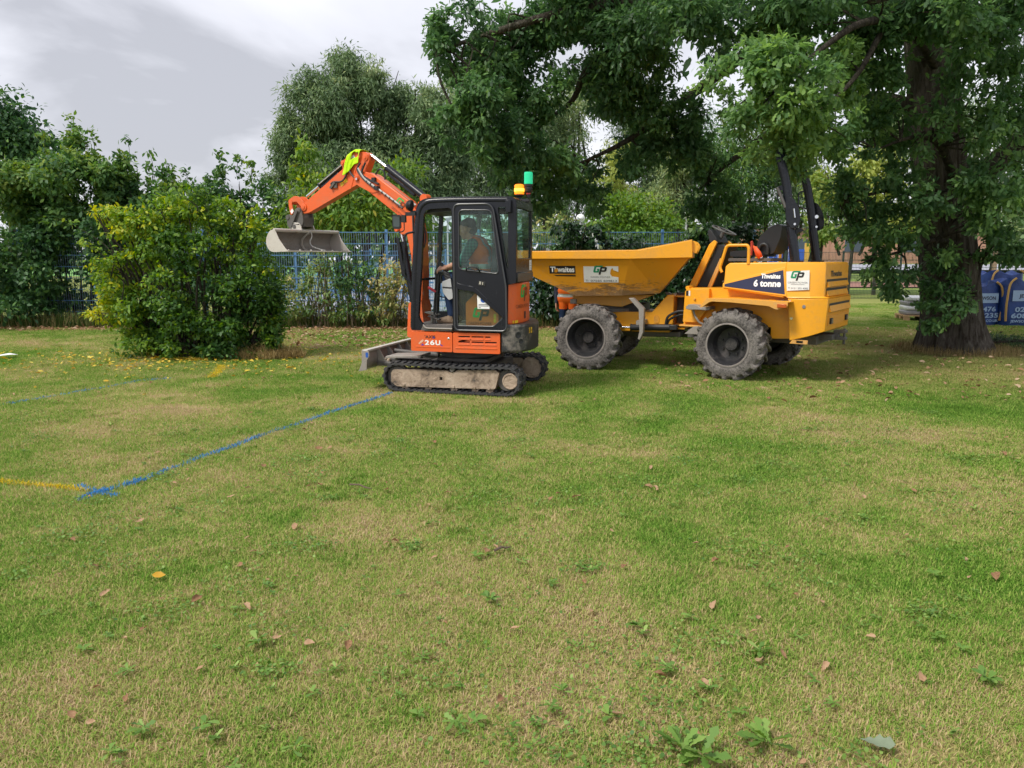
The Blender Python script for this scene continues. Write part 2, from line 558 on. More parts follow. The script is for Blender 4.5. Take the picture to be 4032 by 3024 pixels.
def blade_mat(name='grass_blades', fixed=None):
    m, nt, nd, lk, out = new_mat(name)
    if fixed is None:
        c, g, sp, f = turf_color(nt, True)
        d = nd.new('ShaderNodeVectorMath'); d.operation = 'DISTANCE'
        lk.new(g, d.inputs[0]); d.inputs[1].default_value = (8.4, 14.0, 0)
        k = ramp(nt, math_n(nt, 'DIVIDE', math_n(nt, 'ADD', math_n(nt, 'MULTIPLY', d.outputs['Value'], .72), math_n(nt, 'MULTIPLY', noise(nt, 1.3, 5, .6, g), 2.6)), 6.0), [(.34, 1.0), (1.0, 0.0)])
        c = mixc(nt, math_n(nt, 'MULTIPLY', k, .7), c, (.27, .235, .10))  # dry olive grass round the oak, with its shade on the lawn painted in
    else:
        a = nd.new('ShaderNodeAttribute'); a.attribute_name = 'tint'
        c = ramp(nt, a.outputs['Fac'], fixed)
    df = nd.new('ShaderNodeBsdfDiffuse'); lk.new(c, df.inputs[0])
    tr = nd.new('ShaderNodeBsdfTranslucent'); lk.new(c, tr.inputs[0])
    ms = nd.new('ShaderNodeMixShader'); ms.inputs[0].default_value = .3
    lk.new(df.outputs[0], ms.inputs[1]); lk.new(tr.outputs[0], ms.inputs[2])
    lk.new(ms.outputs[0], out.inputs['Surface'])
    return m
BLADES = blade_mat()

def blades_mesh(name, x, y, rs, lmin=.016, lmax=.042, w=.0038, lean=.95, z=0.0):
    n = len(x)
    L = rs.uniform(lmin, lmax, n); az = rs.uniform(0, 2 * np.pi, n)
    le = np.clip(rs.normal(lean, .35, n), .05, 1.45)
    d = np.stack([np.cos(az), np.sin(az), 0 * az], 1)
    s = np.stack([-np.sin(az), np.cos(az), 0 * az], 1)
    b = np.stack([x, y, np.full(n, z) - .004], 1)
    up = np.array([0, 0, 1.])
    m = b + L[:, None] * .55 * (d * np.sin(le * .6)[:, None] + up * np.cos(le * .6)[:, None])
    t = m + L[:, None] * .45 * (d * np.sin(np.minimum(le * 1.35, 1.6))[:, None] + up * np.cos(np.minimum(le * 1.35, 1.6))[:, None])
    ww = (w * rs.uniform(.7, 1.4, n))[:, None]
    v = np.stack([b - s * ww / 2, b + s * ww / 2, m + s * ww * .42, m - s * ww * .42, t], 1).reshape(-1, 3)
    i = np.arange(n)[:, None] * 5
    quads = i + np.array([[0, 1, 2, 3]]); tris = i + np.array([[3, 2, 4]])
    me = bpy.data.meshes.new(name)
    me.vertices.add(len(v)); me.vertices.foreach_set('co', v.ravel().astype(np.float32))
    loops = np.concatenate([quads, tris], 1).ravel()
    me.loops.add(len(loops)); me.loops.foreach_set('vertex_index', loops.astype(np.int32))
    st = np.stack([np.arange(n) * 7, np.arange(n) * 7 + 4], 1).ravel()
    me.polygons.add(2 * n); me.polygons.foreach_set('loop_start', st.astype(np.int32))
    me.update(calc_edges=True)
    at = me.attributes.new('tint', 'FLOAT', 'POINT')
    at.data.foreach_set('value', np.repeat(rs.uniform(0, 1, n), 5).astype(np.float32))
    return me

def scatter(name, pts, rots, scl, idx, protos, label, kind='stuff'):
    """one object: prototype tufts set on given points by a node modifier"""
    me = bpy.data.meshes.new(name)
    me.vertices.add(len(pts)); me.vertices.foreach_set('co', np.asarray(pts, np.float32).ravel())
    for nm, tp, dat in (('rz', 'FLOAT', rots), ('sc', 'FLOAT', scl), ('pick', 'INT', idx)):
        a = me.attributes.new(nm, tp, 'POINT'); a.data.foreach_set('value', np.asarray(dat, np.float32 if tp == 'FLOAT' else np.int32))
    o = link(name, me)
    ng = bpy.data.node_groups.new(name + '_scatter', 'GeometryNodeTree')
    ng.interface.new_socket(name='Geometry', in_out='INPUT', socket_type='NodeSocketGeometry')
    ng.interface.new_socket(name='Geometry', in_out='OUTPUT', socket_type='NodeSocketGeometry')
    N, L = ng.nodes, ng.links
    gi, go = N.new('NodeGroupInput'), N.new('NodeGroupOutput')
    iop = N.new('GeometryNodeInstanceOnPoints'); jn = N.new('GeometryNodeJoinGeometry')
    for p in protos[::-1]:
        oi = N.new('GeometryNodeObjectInfo'); oi.inputs['Object'].default_value = p; oi.inputs['As Instance'].default_value = True
        L.new(oi.outputs['Geometry'], jn.inputs[0])
    def attr(nm, tp):
        a = N.new('GeometryNodeInputNamedAttribute'); a.data_type = tp; a.inputs['Name'].default_value = nm
        return a.outputs[0]
    cx = N.new('ShaderNodeCombineXYZ'); L.new(attr('rz', 'FLOAT'), cx.inputs['Z'])
    er = N.new('FunctionNodeEulerToRotation'); L.new(cx.outputs[0], er.inputs[0])
    L.new(gi.outputs[0], iop.inputs['Points']); L.new(jn.outputs[0], iop.inputs['Instance'])
    iop.inputs['Pick Instance'].default_value = True
    L.new(attr('pick', 'INT'), iop.inputs['Instance Index'])
    L.new(er.outputs[0], iop.inputs['Rotation'])
    L.new(attr('sc', 'FLOAT'), iop.inputs['Scale'])
    L.new(iop.outputs[0], go.inputs[0])
    md = o.modifiers.new('scatter', 'NODES'); md.node_group = ng
    tag(o, label, kind=kind)
    return o

def make_grass():
    rs = np.random.RandomState(11)
    protos = []
    for k in range(5):
        n = 190
        r = .24 * np.sqrt(rs.uniform(0, 1, n)); a = rs.uniform(0, 6.283, n)
        if k < 4:
            me = blades_mesh('grass_tuft', r * np.cos(a), r * np.sin(a), rs)
        else:                                       # a denser, longer tuft
            r *= .35
            me = blades_mesh('grass_tuft', r * np.cos(a), r * np.sin(a), rs, .028, .060, .0042, .65)
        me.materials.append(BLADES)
        protos.append(bpy.data.objects.new('grass_tuft', me))      # prototype only, not placed in the scene
    P = []
    for (y0, y1, dens) in ((1.2, 4.5, 135), (4.5, 8, 95), (8, 13, 50), (13, 19.5, 24)):
        hw = .75 * y1 + 1.2
        n = int(dens * (y1 - y0) * 2 * hw)
        p = np.stack([rs.uniform(-hw, hw, n), rs.uniform(y0, y1, n)], 1)
        P.append(p[np.abs(p[:, 0]) < .75 * p[:, 1] + 1.2])
    P.append(np.stack([rs.uniform(5.5, 19, 1500), rs.uniform(19.5, 29, 1500)], 1))
    P = np.concatenate(P)
    d = np.hypot(P[:, 0] - 8.1, P[:, 1] - 14.3)
    P = P[(d > .75)]
    n = len(P)
    idx = rs.randint(0, 4, n); idx[rs.uniform(0, 1, n) < .02] = 4
    pf = np.sin(P[:, 0] * 1.9 + 1.3 * np.sin(P[:, 1] * 1.1)) * np.sin(P[:, 1] * 2.3 + 1.7 * np.sin(P[:, 0] * .8)) + .6 * np.sin(P[:, 0] * 5.1 + 2 * np.sin(P[:, 1] * 3.7))
    sc = rs.uniform(.72, 1.15, n) * (1 + .09 * pf) * np.interp(P[:, 1], [2, 8, 16], [.85, 1.0, 1.2])
    scatter('grass', np.concatenate([P, np.zeros((n, 1))], 1), rs.uniform(0, 6.283, n), sc, idx, protos, 'short mown grass with dry straw blades covering the lawn')
make_grass()

# sprayed setting-out lines: the painted blades themselves
BLUEP = blade_mat('blue_sprayed_blades', [(0, (.02, .16, .50)), (.6, (.05, .28, .68)), (1, (.13, .36, .66))])
YELP = blade_mat('yellow_sprayed_blades', [(0, (.60, .42, .02)), (1, (.82, .62, .05))])
def paint_line(name, runs, mat, label, dens=5200, cat='paint line', seed=1):
    rs = np.random.RandomState(seed)
    xs, ys = [], []
    for (pts, width, fill) in runs:
        p = np.array(pts, float)
        for a, b in zip(p[:-1], p[1:]):
            L = np.hypot(*(b - a)); n = int(L * width * dens * fill * 1.6)
            t = rs.uniform(0, 1, n); o = rs.normal(0, width * .30, n)
            q = a + (b - a) * t[:, None]; nn = np.array([-(b - a)[1], (b - a)[0]]) / L
            keep = (np.sin(t * L * 7 + seed) + np.sin(t * L * 17.3 + 2 * seed) + rs.normal(0, .9, n)) > -1.1 - fill
            q = q + nn * o[:, None] + nn * (.02 * np.sin(t * L * 3))[:, None]
            xs.append(q[keep, 0]); ys.append(q[keep, 1])
    x, y = np.concatenate(xs), np.concatenate(ys)
    me = blades_mesh(name, x, y, rs, .020, .044, .0050, .9, .004)
    o = link(name, me, mat)
    return tag(o, label, cat)
paint_line('paint_line', [([(-1.54, 9.66), (-2.04, 8.32), (-2.41, 7.30), (-2.66, 6.52), (-2.78, 6.09), (-2.88, 5.73)], .058, .85),
                          ([(-2.86, 5.78), (-2.93, 5.62)], .085, 1.3), ([(-2.93, 5.62), (-3.03, 5.43), (-3.09, 5.24)], .08, .45),
                          ([(-3.27, 5.58), (-3.05, 5.43), (-2.86, 5.33)], .06, .9), ([(-3.0, 5.50), (-3.06, 5.38)], .07, 1.3)],
           BLUEP, 'long blue sprayed line running from the excavator track to a blue cross', seed=3)
paint_line('paint_line', [([(-4.6, 5.88), (-3.92, 5.69), (-3.13, 5.46)], .075, .9)], YELP, 'yellow sprayed line meeting the blue cross at the photo edge', seed=4)
paint_line('paint_line', [([(-6.3, 8.3), (-5.98, 8.81), (-5.69, 9.41), (-5.4, 10.09), (-5.17, 10.63)], .08, .28), ([(-5.17, 10.63), (-4.85, 10.81)], .09, .6)],
           BLUEP, 'faint broken blue sprayed line in front of the yellow-green bush', seed=5)
paint_line('paint_line', [([(-4.66, 12.2), (-4.31, 10.9)], .13, .8)], YELP, 'short yellow sprayed dash in front of the dry grass heap', seed=6)

# ------------------------------------------------------------------ materials for the machines
ORANGE = paint('orange_paint', (.72, .115, .020), .38, .30, (.33, .19, .12), 3.0, scratch=.22)
ORANGE_IN = paint('faded_orange_cover', (.85, .17, .025), .5, .12)
BLACKP = paint('black_cab_paint', (.007, .009, .015), .26, .05, (.07, .065, .06), 2.5, spec=.35)
BLACKW = paint('scraped_black_casting', (.022, .023, .026), .42, .75, (.34, .30, .25), 2.2)
RUBBER = paint('track_rubber', (.030, .031, .034), .62, .35, (.17, .15, .125), 6.0)
MUD = None
def mud_mat():
    m, nt, nd, lk, out = new_mat('dried_mud')
    v = pos(nt)
    a = noise(nt, 4.5, 8, .68, v, .4); b = noise(nt, 22, 6, .7, v)
    h = math_n(nt, 'ADD', math_n(nt, 'MULTIPLY', a, .7), math_n(nt, 'MULTIPLY', b, .3))
    c = ramp(nt, h, [(.36, (.05, .05, .055)), (.42, (.23, .175, .13)), (.52, (.40, .31, .235)), (.68, (.50, .41, .32))])
    principled(nt, out, c, .92, 0, .15, h, 1.0, .035)
    return m
MUD = mud_mat()
STEELW = paint('worn_grey_steel', (.30, .275, .245), .55, .55, (.20, .155, .12), 5.0, metal=.25)
STEELL = paint('bright_worn_steel', (.56, .53, .48), .48, .35, (.30, .25, .20), 6.0, metal=.3)
STEELD = paint('dark_muddy_steel', (.10, .095, .09), .6, .55, (.27, .22, .17), 4.0, metal=.2)
CHROME = plain('chrome_rod', (.75, .77, .80), .12, 1.0, .5, .05)
HOSE = plain('black_hose', (.025, .026, .028), .45)
HOSEL = plain('grey_hose_sleeve', (.42, .42, .40), .5, 0, .4, .4, 40)
PLASTIC = plain('black_plastic', (.022, .023, .025), .5, 0, .4)
SEATM = plain('black_seat_vinyl', (.018, .018, .02), .42, 0, .45, .2, 30)
FLOORM = paint('muddy_cab_floor', (.10, .09, .085), .7, .9, (.34, .27, .21), 5.0)
GREYC = plain('light_grey_console', (.48, .49, .50), .5)
RED = plain('red_grip', (.62, .05, .07), .4)
GLASS = glass_mat('cab_glass', (.80, .94, .88), .04)
GLASSC = glass_mat('clear_glass', (.88, .95, .93), .03, .12)
MIRROR = plain('mirror_glass', (.10, .12, .11), .05, 1.0, .5, .03)  # dark tint stands in for trees reflected in the mirror
GREEN = plain('logo_green', (.03, .42, .09), .45)
GREEND = plain('logo_deep_green', (.015, .26, .12), .45)
LBLACK = plain('logo_black', (.02, .02, .022), .45)
LBROWN = plain('faded_print', (.20, .045, .015), .5)
LGREY = plain('grey_print', (.20, .20, .21), .5)
WHITE = paint('white_board', (.78, .78, .76), .45, .22, (.42, .38, .33), 7.0)
LWHITE = plain('white_print', (.86, .86, .85), .45)
STICKY = plain('yellow_sticker', (.80, .50, .02), .4)
SBLUE = plain('blue_sticker_disc', (.02, .10, .42), .4)
PURPLE = plain('purple_print', (.10, .05, .34), .45)

def lamp_mat(name, color, strength):
    m, nt, nd, lk, out = new_mat(name)
    principled(nt, out, color, .25, 0, .5, emit=color, estr=strength)
    return m
AMBER = lamp_mat('lit_amber_lens', (1.0, .20, .005), .75)
AMBERC = lamp_mat('lit_amber_core', (1.0, .45, .04), 1.6)
GREENL = lamp_mat('green_lens', (.01, .42, .20), .35)

# ------------------------------------------------------------------ mini excavator
# local axes: x to the rear, y to the far side, z up
EXC = empty('mini_excavator', (-.59, 10.28, 0), R(-13.5))
tag(EXC, 'orange and black tracked mini excavator with raised arm and grey bucket', 'excavator')
UN = Matrix.Rotation(R(-2.0), 4, 'Z')                                        # undercarriage, slightly slewed
BO = Matrix.Translation((-.72, .12, 0)) @ Matrix.Rotation(R(-18.5), 4, 'Z')  # boom swung to the far side

def build_track(far):
    y0, y1 = (-.775, -.475) if not far else (.475, .775)
    ym = (y0 + y1) / 2
    # belt centre line
    path = []
    cf, cr, rad = (-.715, .198), (.745, .198), .168
    for i in range(17):
        a = R(90 + 180 * i / 16); path.append((cf[0] + rad * math.cos(a), cf[1] + rad * math.sin(a)))
    for i in range(1, 24):
        t = i / 24; path.append((cf[0] + (cr[0] - cf[0]) * t, cf[1] - rad))
    for i in range(17):
        a = R(-90 + 180 * i / 16); path.append((cr[0] + rad * math.cos(a), cr[1] + rad * math.sin(a)))
    for i in range(1, 24):
        t = i / 24; x = cr[0] + (cf[0] - cr[0]) * t
        path.append((x, cr[1] + rad - .012 * math.sin(math.pi * t) * (1.4 if t < .5 else 1)))
    k = len(path)
    P = [Vector((p[0], 0, p[1])) for p in path]
    mb = MB(); th = .020
    rings = []
    for i in range(k):
        t = (P[(i + 1) % k] - P[i - 1]).normalized(); nrm = Vector((t.z, 0, -t.x))
        if nrm.dot(P[i] - Vector((0, 0, .198))) < 0: nrm = -nrm
        o_, i_ = P[i] + nrm * th * .5, P[i] - nrm * th * .5
        rings.append([(o_.x, y0, o_.z), (o_.x, y1, o_.z), (i_.x, y1, i_.z), (i_.x, y0, i_.z)])
    rings.append(rings[0])
    mb.loft(rings, cap=False)
    tr = mb.build('track', RUBBER, EXC, UN)
    # cumulative length for lugs
    L = [0]
    for i in range(k): L.append(L[-1] + (P[(i + 1) % k] - P[i]).length)
    def at(s):
        s %= L[-1]
        i = max(j for j in range(k) if L[j] <= s)
        t = (s - L[i]) / (L[i + 1] - L[i]); p = P[i].lerp(P[(i + 1) % k], t)
        tg = (P[(i + 2) % k] - P[i - 1]).normalized(); nr = Vector((tg.z, 0, -tg.x))
        if nr.dot(p - Vector((0, 0, .198))) < 0: nr = -nr
        return p, tg, nr
    lug = MB(); cog = MB()
    n = 46
    for i in range(n):
        s = L[-1] * i / n
        for half in (0, 1):
            p, tg, nr = at(s + (0 if half == 0 else .5 * L[-1] / n))
            yc = (y0 + .082) if half == 0 else (y1 - .082)
            hgt = .022
            if p.z < .05: hgt = .016
            lug.obox(Vector((p.x, yc, p.z)) + nr * (.010 + hgt / 2 - .003), (tg, (0, 1, 0), nr), (.040, .158, hgt))
        p, tg, nr = at(s + .25 * L[-1] / n)
        for dy in (-.05, .05):
            cog.obox(Vector((p.x, ym + dy, p.z)) - nr * .024, (tg, (0, 1, 0), nr), (.028, .034, .034))
        p, tg, nr = at(s)
        cog.obox(Vector((p.x, y0 + .045 if not far else y0 + .05, p.z)) - nr * .014, (tg, (0, 1, 0), nr), (.040, .085, .014))
    tag(lug.build('tread_lugs', RUBBER, tr, bevel=.004, seg=1), kind='stuff')
    tag(cog.build('drive_teeth', RUBBER, tr), kind='stuff')
    # frame
    fo = y0 + .035
    fb = y1 - .06
    poly = rounded([(-.80, .245), (-.77, .290), (-.45, .300), (-.03, .302), (.0, .282), (.07, .284), (.10, .310), (.60, .330), (.655, .300), (.60, .090), (-.72, .068), (-.80, .12)], .02, 2)
    fr = MB().plate(poly, fo, fb, holes=[[(-.135, .17), (-.135, .215), (-.098, .215), (-.098, .17)]]).build('track_frame', MUD, EXC, UN, bevel=.006)
    MB().box(-.137, -.096, fo + .05, fo + .07, .168, .217).build('frame_recess', PLASTIC, fr)
    bol = MB(); rol = MB()
    for x in (-.62, -.30, 0.05, .33, .52):
        bol.lathe([(.001, -.018), (.016, -.018), (.020, 0)], (x, fo, .098), (0, 1, 0), 8)
        rol.cyl((x, fo + .02, .072), (x, fb - .02, .072), .046, 14)
    build_each(bol, 'frame_bolt', MUD, fr); build_each(rol, 'track_roller', MUD, fr)
    MB().lathe([(.001, -.002), (.027, -.004), (.030, .0), (.034, .002), (.034, .06)], (.038, fo - .012, .318), (0, 1, 0), 16).build('top_roller', STEELD, fr)
    w = MB(); w.lathe([(.001, 0), (.04, 0), (.045, .008), (.125, .012), (.13, .03), (.15, .03), (.15, .08)], (cf[0], fo + .012, cf[1]), (0, 1, 0), 28)
    w.build('front_idler', STEELD, EXC, UN)
    w = MB()
    out_ = []
    for i in range(36):
        a = 2 * math.pi * i / 36; r_ = .158 if i % 2 else .134
        out_.append((cr[0] + r_ * math.cos(a), cr[1] + r_ * math.sin(a)))
    w.plate(out_, ym - .03, ym + .03)
    w.lathe([(.001, 0), (.13, 0), (.135, .01), (.135, .03)], (cr[0], fo + .05, cr[1]), (0, 1, 0), 28)
    sp = w.build('drive_sprocket', STEELD, EXC, UN)
    h = MB().lathe([(.001, -.002), (.080, -.002), (.083, -.008), (.095, -.008), (.102, 0), (.104, .05)], (cr[0] + .05, fo - .004, cr[1]), (0, 1, 0), 32)
    h.build('travel_motor_hub', MUD, sp)
    if far:
        MB().lathe([(.001, 0), (.150, 0), (.156, .008), (.156, .03)], (cr[0] + .02, y0 + .02, cr[1] + .01), (0, 1, 0), 32).build('travel_motor_hub', MUD, sp)
build_track(False); build_track(True)

def build_under():
    m = MB().box(-.46, .50, -.48, .48, .16, .36)
    m.box(-.30, .40, -.40, .40, .36, .42)
    m.build('car_body', STEELD, EXC, UN, bevel=.02)
    MB().lathe([(.36, 0), (.36, .05), (.33, .05), (.33, .14)], (0, 0, .415), (0, 0, 1), 40).build('swing_ring', STEELD, EXC, UN)
    # dozer blade: curved plate with end plates, top rail, ribs and lift arms
    cs = [(-1.175, .520), (-1.150, .47), (-1.140, .40), (-1.150, .33), (-1.185, .285), (-1.228, .262)]
    prof = cs + [(x + .014, z - .002) for x, z in reversed(cs)]
    b = MB().plate(prof, -.765, .765)
    bl = b.build('dozer_blade', STEELW, EXC, UN, bevel=.003)
    MB().box(-1.182, -1.105, -.775, .775, .505, .532).build('top_rail', STEELL, bl, bevel=.004)
    MB().plate([(-1.245, .255), (-1.205, .252), (-1.17, .275), (-1.185, .300)], -.77, .77).build('cutting_edge', STEELL, bl)
    for s in (-1, 1):
        y = -.778 if s < 0 else .764
        pl = MB().plate(rounded([(-1.185, .530), (-1.085, .515), (-1.080, .45), (-1.115, .40), (-1.125, .27), (-1.235, .255), (-1.19, .36)], .012, 2), y, y + .014)
        p = pl.build('end_plate', STEELW, bl, bevel=.002)
        if s < 0:
            MB().plate(rounded([(-1.13, .435), (-1.13, .50), (-1.095, .50), (-1.095, .435)], .012, 3), -.7805, -.7775).build('worn_patch', SBLUE, p)
    for y in (-.42, -.10, .22, .50):
        MB().plate([(-1.165, .50), (-1.10, .50), (-1.02, .36), (-.86, .30), (-.86, .28), (-1.15, .28)], y, y + .014).build('rib', STEELW, bl)
    a = MB()
    for y in (-.36, .36):
        a.obox((-.82, y * .8, .335), (Vector((.7, -y * .28, -.02)), Vector((0, 1, 0)), Vector((0, 0, 1))), (.74, .085, .085))
    a.plate([(-1.14, .29), (-.75, .30), (-.75, .33), (-1.14, .34)], -.45, .45)
    build_each(a, 'blade_arm', STEELD, EXC, UN, bevel=.008)
    c = MB().cyl((-1.08, 0, .44), (-.80, 0, .42), .028, 12); c.cyl((-.80, 0, .42), (-.42, 0, .40), .042, 14)
    c.build('blade_cylinder', STEELD, EXC, UN)
    MB().plate([(-.92, .418), (-.42, .440), (-.42, .470), (-.90, .448)], -.66, -.30).build('step_plate', STEELW, EXC, UN, bevel=.004)
    MB().tube(fillet([(-.80, -.60, .405), (-.62, -.60, .41), (-.55, -.55, .38)], .05), .008, 6).build('hydraulic_pipe', CHROME, EXC, UN)
    st = MB()
    rr_ = random.Random(3)
    for i in range(9):
        st.ball((-1.02 + rr_.uniform(-.05, .08), -.25 + rr_.uniform(-.16, .2), .355 + rr_.uniform(0, .02)), rr_.uniform(.012, .032), 7, .7)
    tag(st.build('dirt_lumps', MUD, bl), kind='stuff')
build_under()

CW_PLAN = [(.642, -.74), (.80, -.725), (.90, -.64), (.955, -.47), (.975, -.22), (.965, 0), (.92, .2), (.84, .42), (.70, .62), (.50, .70), (.30, .70), (.30, -.60), (.642, -.60)]
RP_PLAN = [(.705, -.715), (.77, -.665), (.825, -.53), (.85, -.32), (.845, -.1), (.82, .1), (.76, .32), (.62, .52), (.50, .56), (.50, -.50), (.705, -.50)]
def plan_fn(plan, i0, i1, zoff, out=.004):
    """surface coordinates along a plan outline: s metres round the outline from vertex i0, t metres up"""
    pts = [Vector((p[0], p[1], 0)) for p in plan[i0:i1 + 1]]
    ls = [0]
    for a, b in zip(pts[:-1], pts[1:]): ls.append(ls[-1] + (b - a).length)
    def fn(s, t):
        s = max(0, min(ls[-1] - 1e-6, s))
        i = max(j for j in range(len(pts) - 1) if ls[j] <= s)
        d = pts[i + 1] - pts[i]; p = pts[i] + d * ((s - ls[i]) / d.length)
        n = Vector((d.y, -d.x, 0)).normalized()
        return Vector((p.x + n.x * out, p.y + n.y * out, zoff + t))
    return fn

def build_upper():
    # deck and belly
    MB().box(-.50, .66, -.66, .66, .535, .60).build('deck', STEELD, EXC, bevel=.01)
    MB().plate(rounded([(-.52, .14), (-.52, .70), (-.1, .72), (.62, .70), (.62, .24)], .04), .60, .86, axis='z').build('far_side_cover', ORANGE, EXC, bevel=.02)
    # near side skirt panels
    p1 = MB().plate(rounded([(-.531, .540), (-.531, .788), (.017, .782), (.017, .535)], .018, 3), -.742, -.66).build('side_panel', ORANGE, EXC, bevel=.007)
    MB().plate(rounded([(-.47, .588), (-.47, .606), (-.01, .604), (-.01, .586)], .006, 2), -.7455, -.740).build('pressed_rib', ORANGE, p1, bevel=.002)
    MB().lathe([(.001, -.004), (.010, -.004), (.016, 0)], (-.031, -.742, .706), (0, 1, 0), 12).build('panel_lock', CHROME, p1)
    f = plane_fn((-.345, -.7445, .706), (1, 0, 0), (0, 0, 1))
    text("'AXIS", LBLACK, p1, f, .142, .036, .02)
    f = plane_fn((-.345, -.7445, .624), (1, 0, 0), (0, 0, 1))
    for ch_, ox, cw_ in (('2', 0, .058), ('6', .070, .060), ('U', .142, .064)):
        text(ch_, LWHITE, p1, plane_fn((-.345 + ox, -.7445, .624), (1, 0, 0), (0, 0, 1)), cw_, .056, .035)
    flat('decal', [[(-.43, .640), (-.42, .625), (-.36, .668), (-.365, .690), (-.39, .680)]], plain('pale_wear', (.72, .42, .28), .6), p1, lambda s, t: Vector((s, -.7442, t)))
    flat('decal', [[(-.245, .704), (-.225, .742), (-.205, .704)], [(-.13, .612), (-.16, .65), (-.10, .612)], [(-.40, .612), (-.375, .640), (-.35, .612)]], PURPLE, p1, lambda s, t: Vector((s, -.7441, t)))
    # vent panel with real slots
    sx = [(.095, .249), (.266, .423)]
    holes = []
    for (zr, last) in (((.727, .745), (.439, .512)), ((.660, .678), (.439, .591))):
        for (a, b) in sx + [last]:
            holes.append(rounded([(a, zr[0]), (a, zr[1]), (b, zr[1]), (b, zr[0])], .006, 2))
    p2 = MB().plate(rounded([(.026, .532), (.026, .782), (.632, .787), (.632, .530)], .016, 3), -.742, -.690, holes=holes).build('vent_panel', ORANGE, EXC, bevel=.004)
    MB().box(.06, .61, -.686, -.672, .60, .77).build('vent_backing', PLASTIC, p2)
    lv = MB()
    for (z, last) in ((.705, (.439, .512)), (.640, (.439, .591))):
        for (a, b) in sx + [last]:
            lv.plate([(-.7485, z - .006), (-.741, z - .008), (-.741, z + .008), (-.7465, z + .006)], a, b, axis='x')
    lv.plate([(-.7475, .586), (-.741, .582), (-.741, .602), (-.7475, .598)], .06, .59, axis='x')
    build_each(lv, 'louvre_rib', ORANGE, p2)
    # counterweight
    cw = MB().plate(CW_PLAN, .548, .895, axis='z').build('counterweight', BLACKW, EXC, bevel=.03, seg=3)
    for (s, z, r) in ((.222, .766, .036), (.262, .688, .028)):
        fn = plan_fn(CW_PLAN, 0, 9, 0, 0); c = fn(s, z); n = (fn(s + .01, z) - fn(s - .01, z)).normalized(); n = Vector((n.y, -n.x, 0))
        MB().lathe([(.001, .003), (r * .8, .003), (r, .006), (r * 1.1, .004), (r * 1.12, -.01)], c, n, 20).build('exhaust_hole', PLASTIC, cw)
    fn = plan_fn(CW_PLAN, 0, 9, 0)
    flat('warning_sticker', [[(.43, .775), (.43, .845), (.535, .845), (.535, .775)]], STICKY, cw, fn)
    fn2 = plan_fn(CW_PLAN, 0, 9, 0, .0055)
    flat('warning_mark', [[[(.437, .785), (.455, .835), (.475, .785)], [(.444, .789), (.468, .789), (.455, .823)]], [(.49, .805), (.49, .812), (.525, .812), (.525, .805)], [(.505, .795), (.505, .825), (.512, .825), (.512, .795)]], LBLACK, cw, fn2)
    # orange rear hood
    rp = MB().plate(RP_PLAN, .893, 1.398, axis='z').build('rear_hood', ORANGE, EXC, bevel=.016)
    fn = plan_fn(RP_PLAN, 0, 8, 0)
    k = .0
    fg = lambda s, t: fn(.255 + s, 1.165 + t)
    gp_logo(rp, fg, .34, GREEN, LBROWN, eps=Vector((.0012, -.0008, 0)), hscale=.92)
    text('GREEN POWER', LBROWN, rp, lambda s, t: fn(.155 + s, 1.085 + t), .50, .045)
    flat('hood_latch', [rounded([(.41, .945), (.41, 1.035), (.485, 1.035), (.485, .945)], .008, 2)], PLASTIC, rp, fn)
    flat('warning_sticker', [[(.085, .905), (.085, .940), (.11, .940), (.11, .905)], [(.13, .905), (.13, .940), (.20, .940), (.20, .905)]], STICKY, rp, fn)
build_upper()

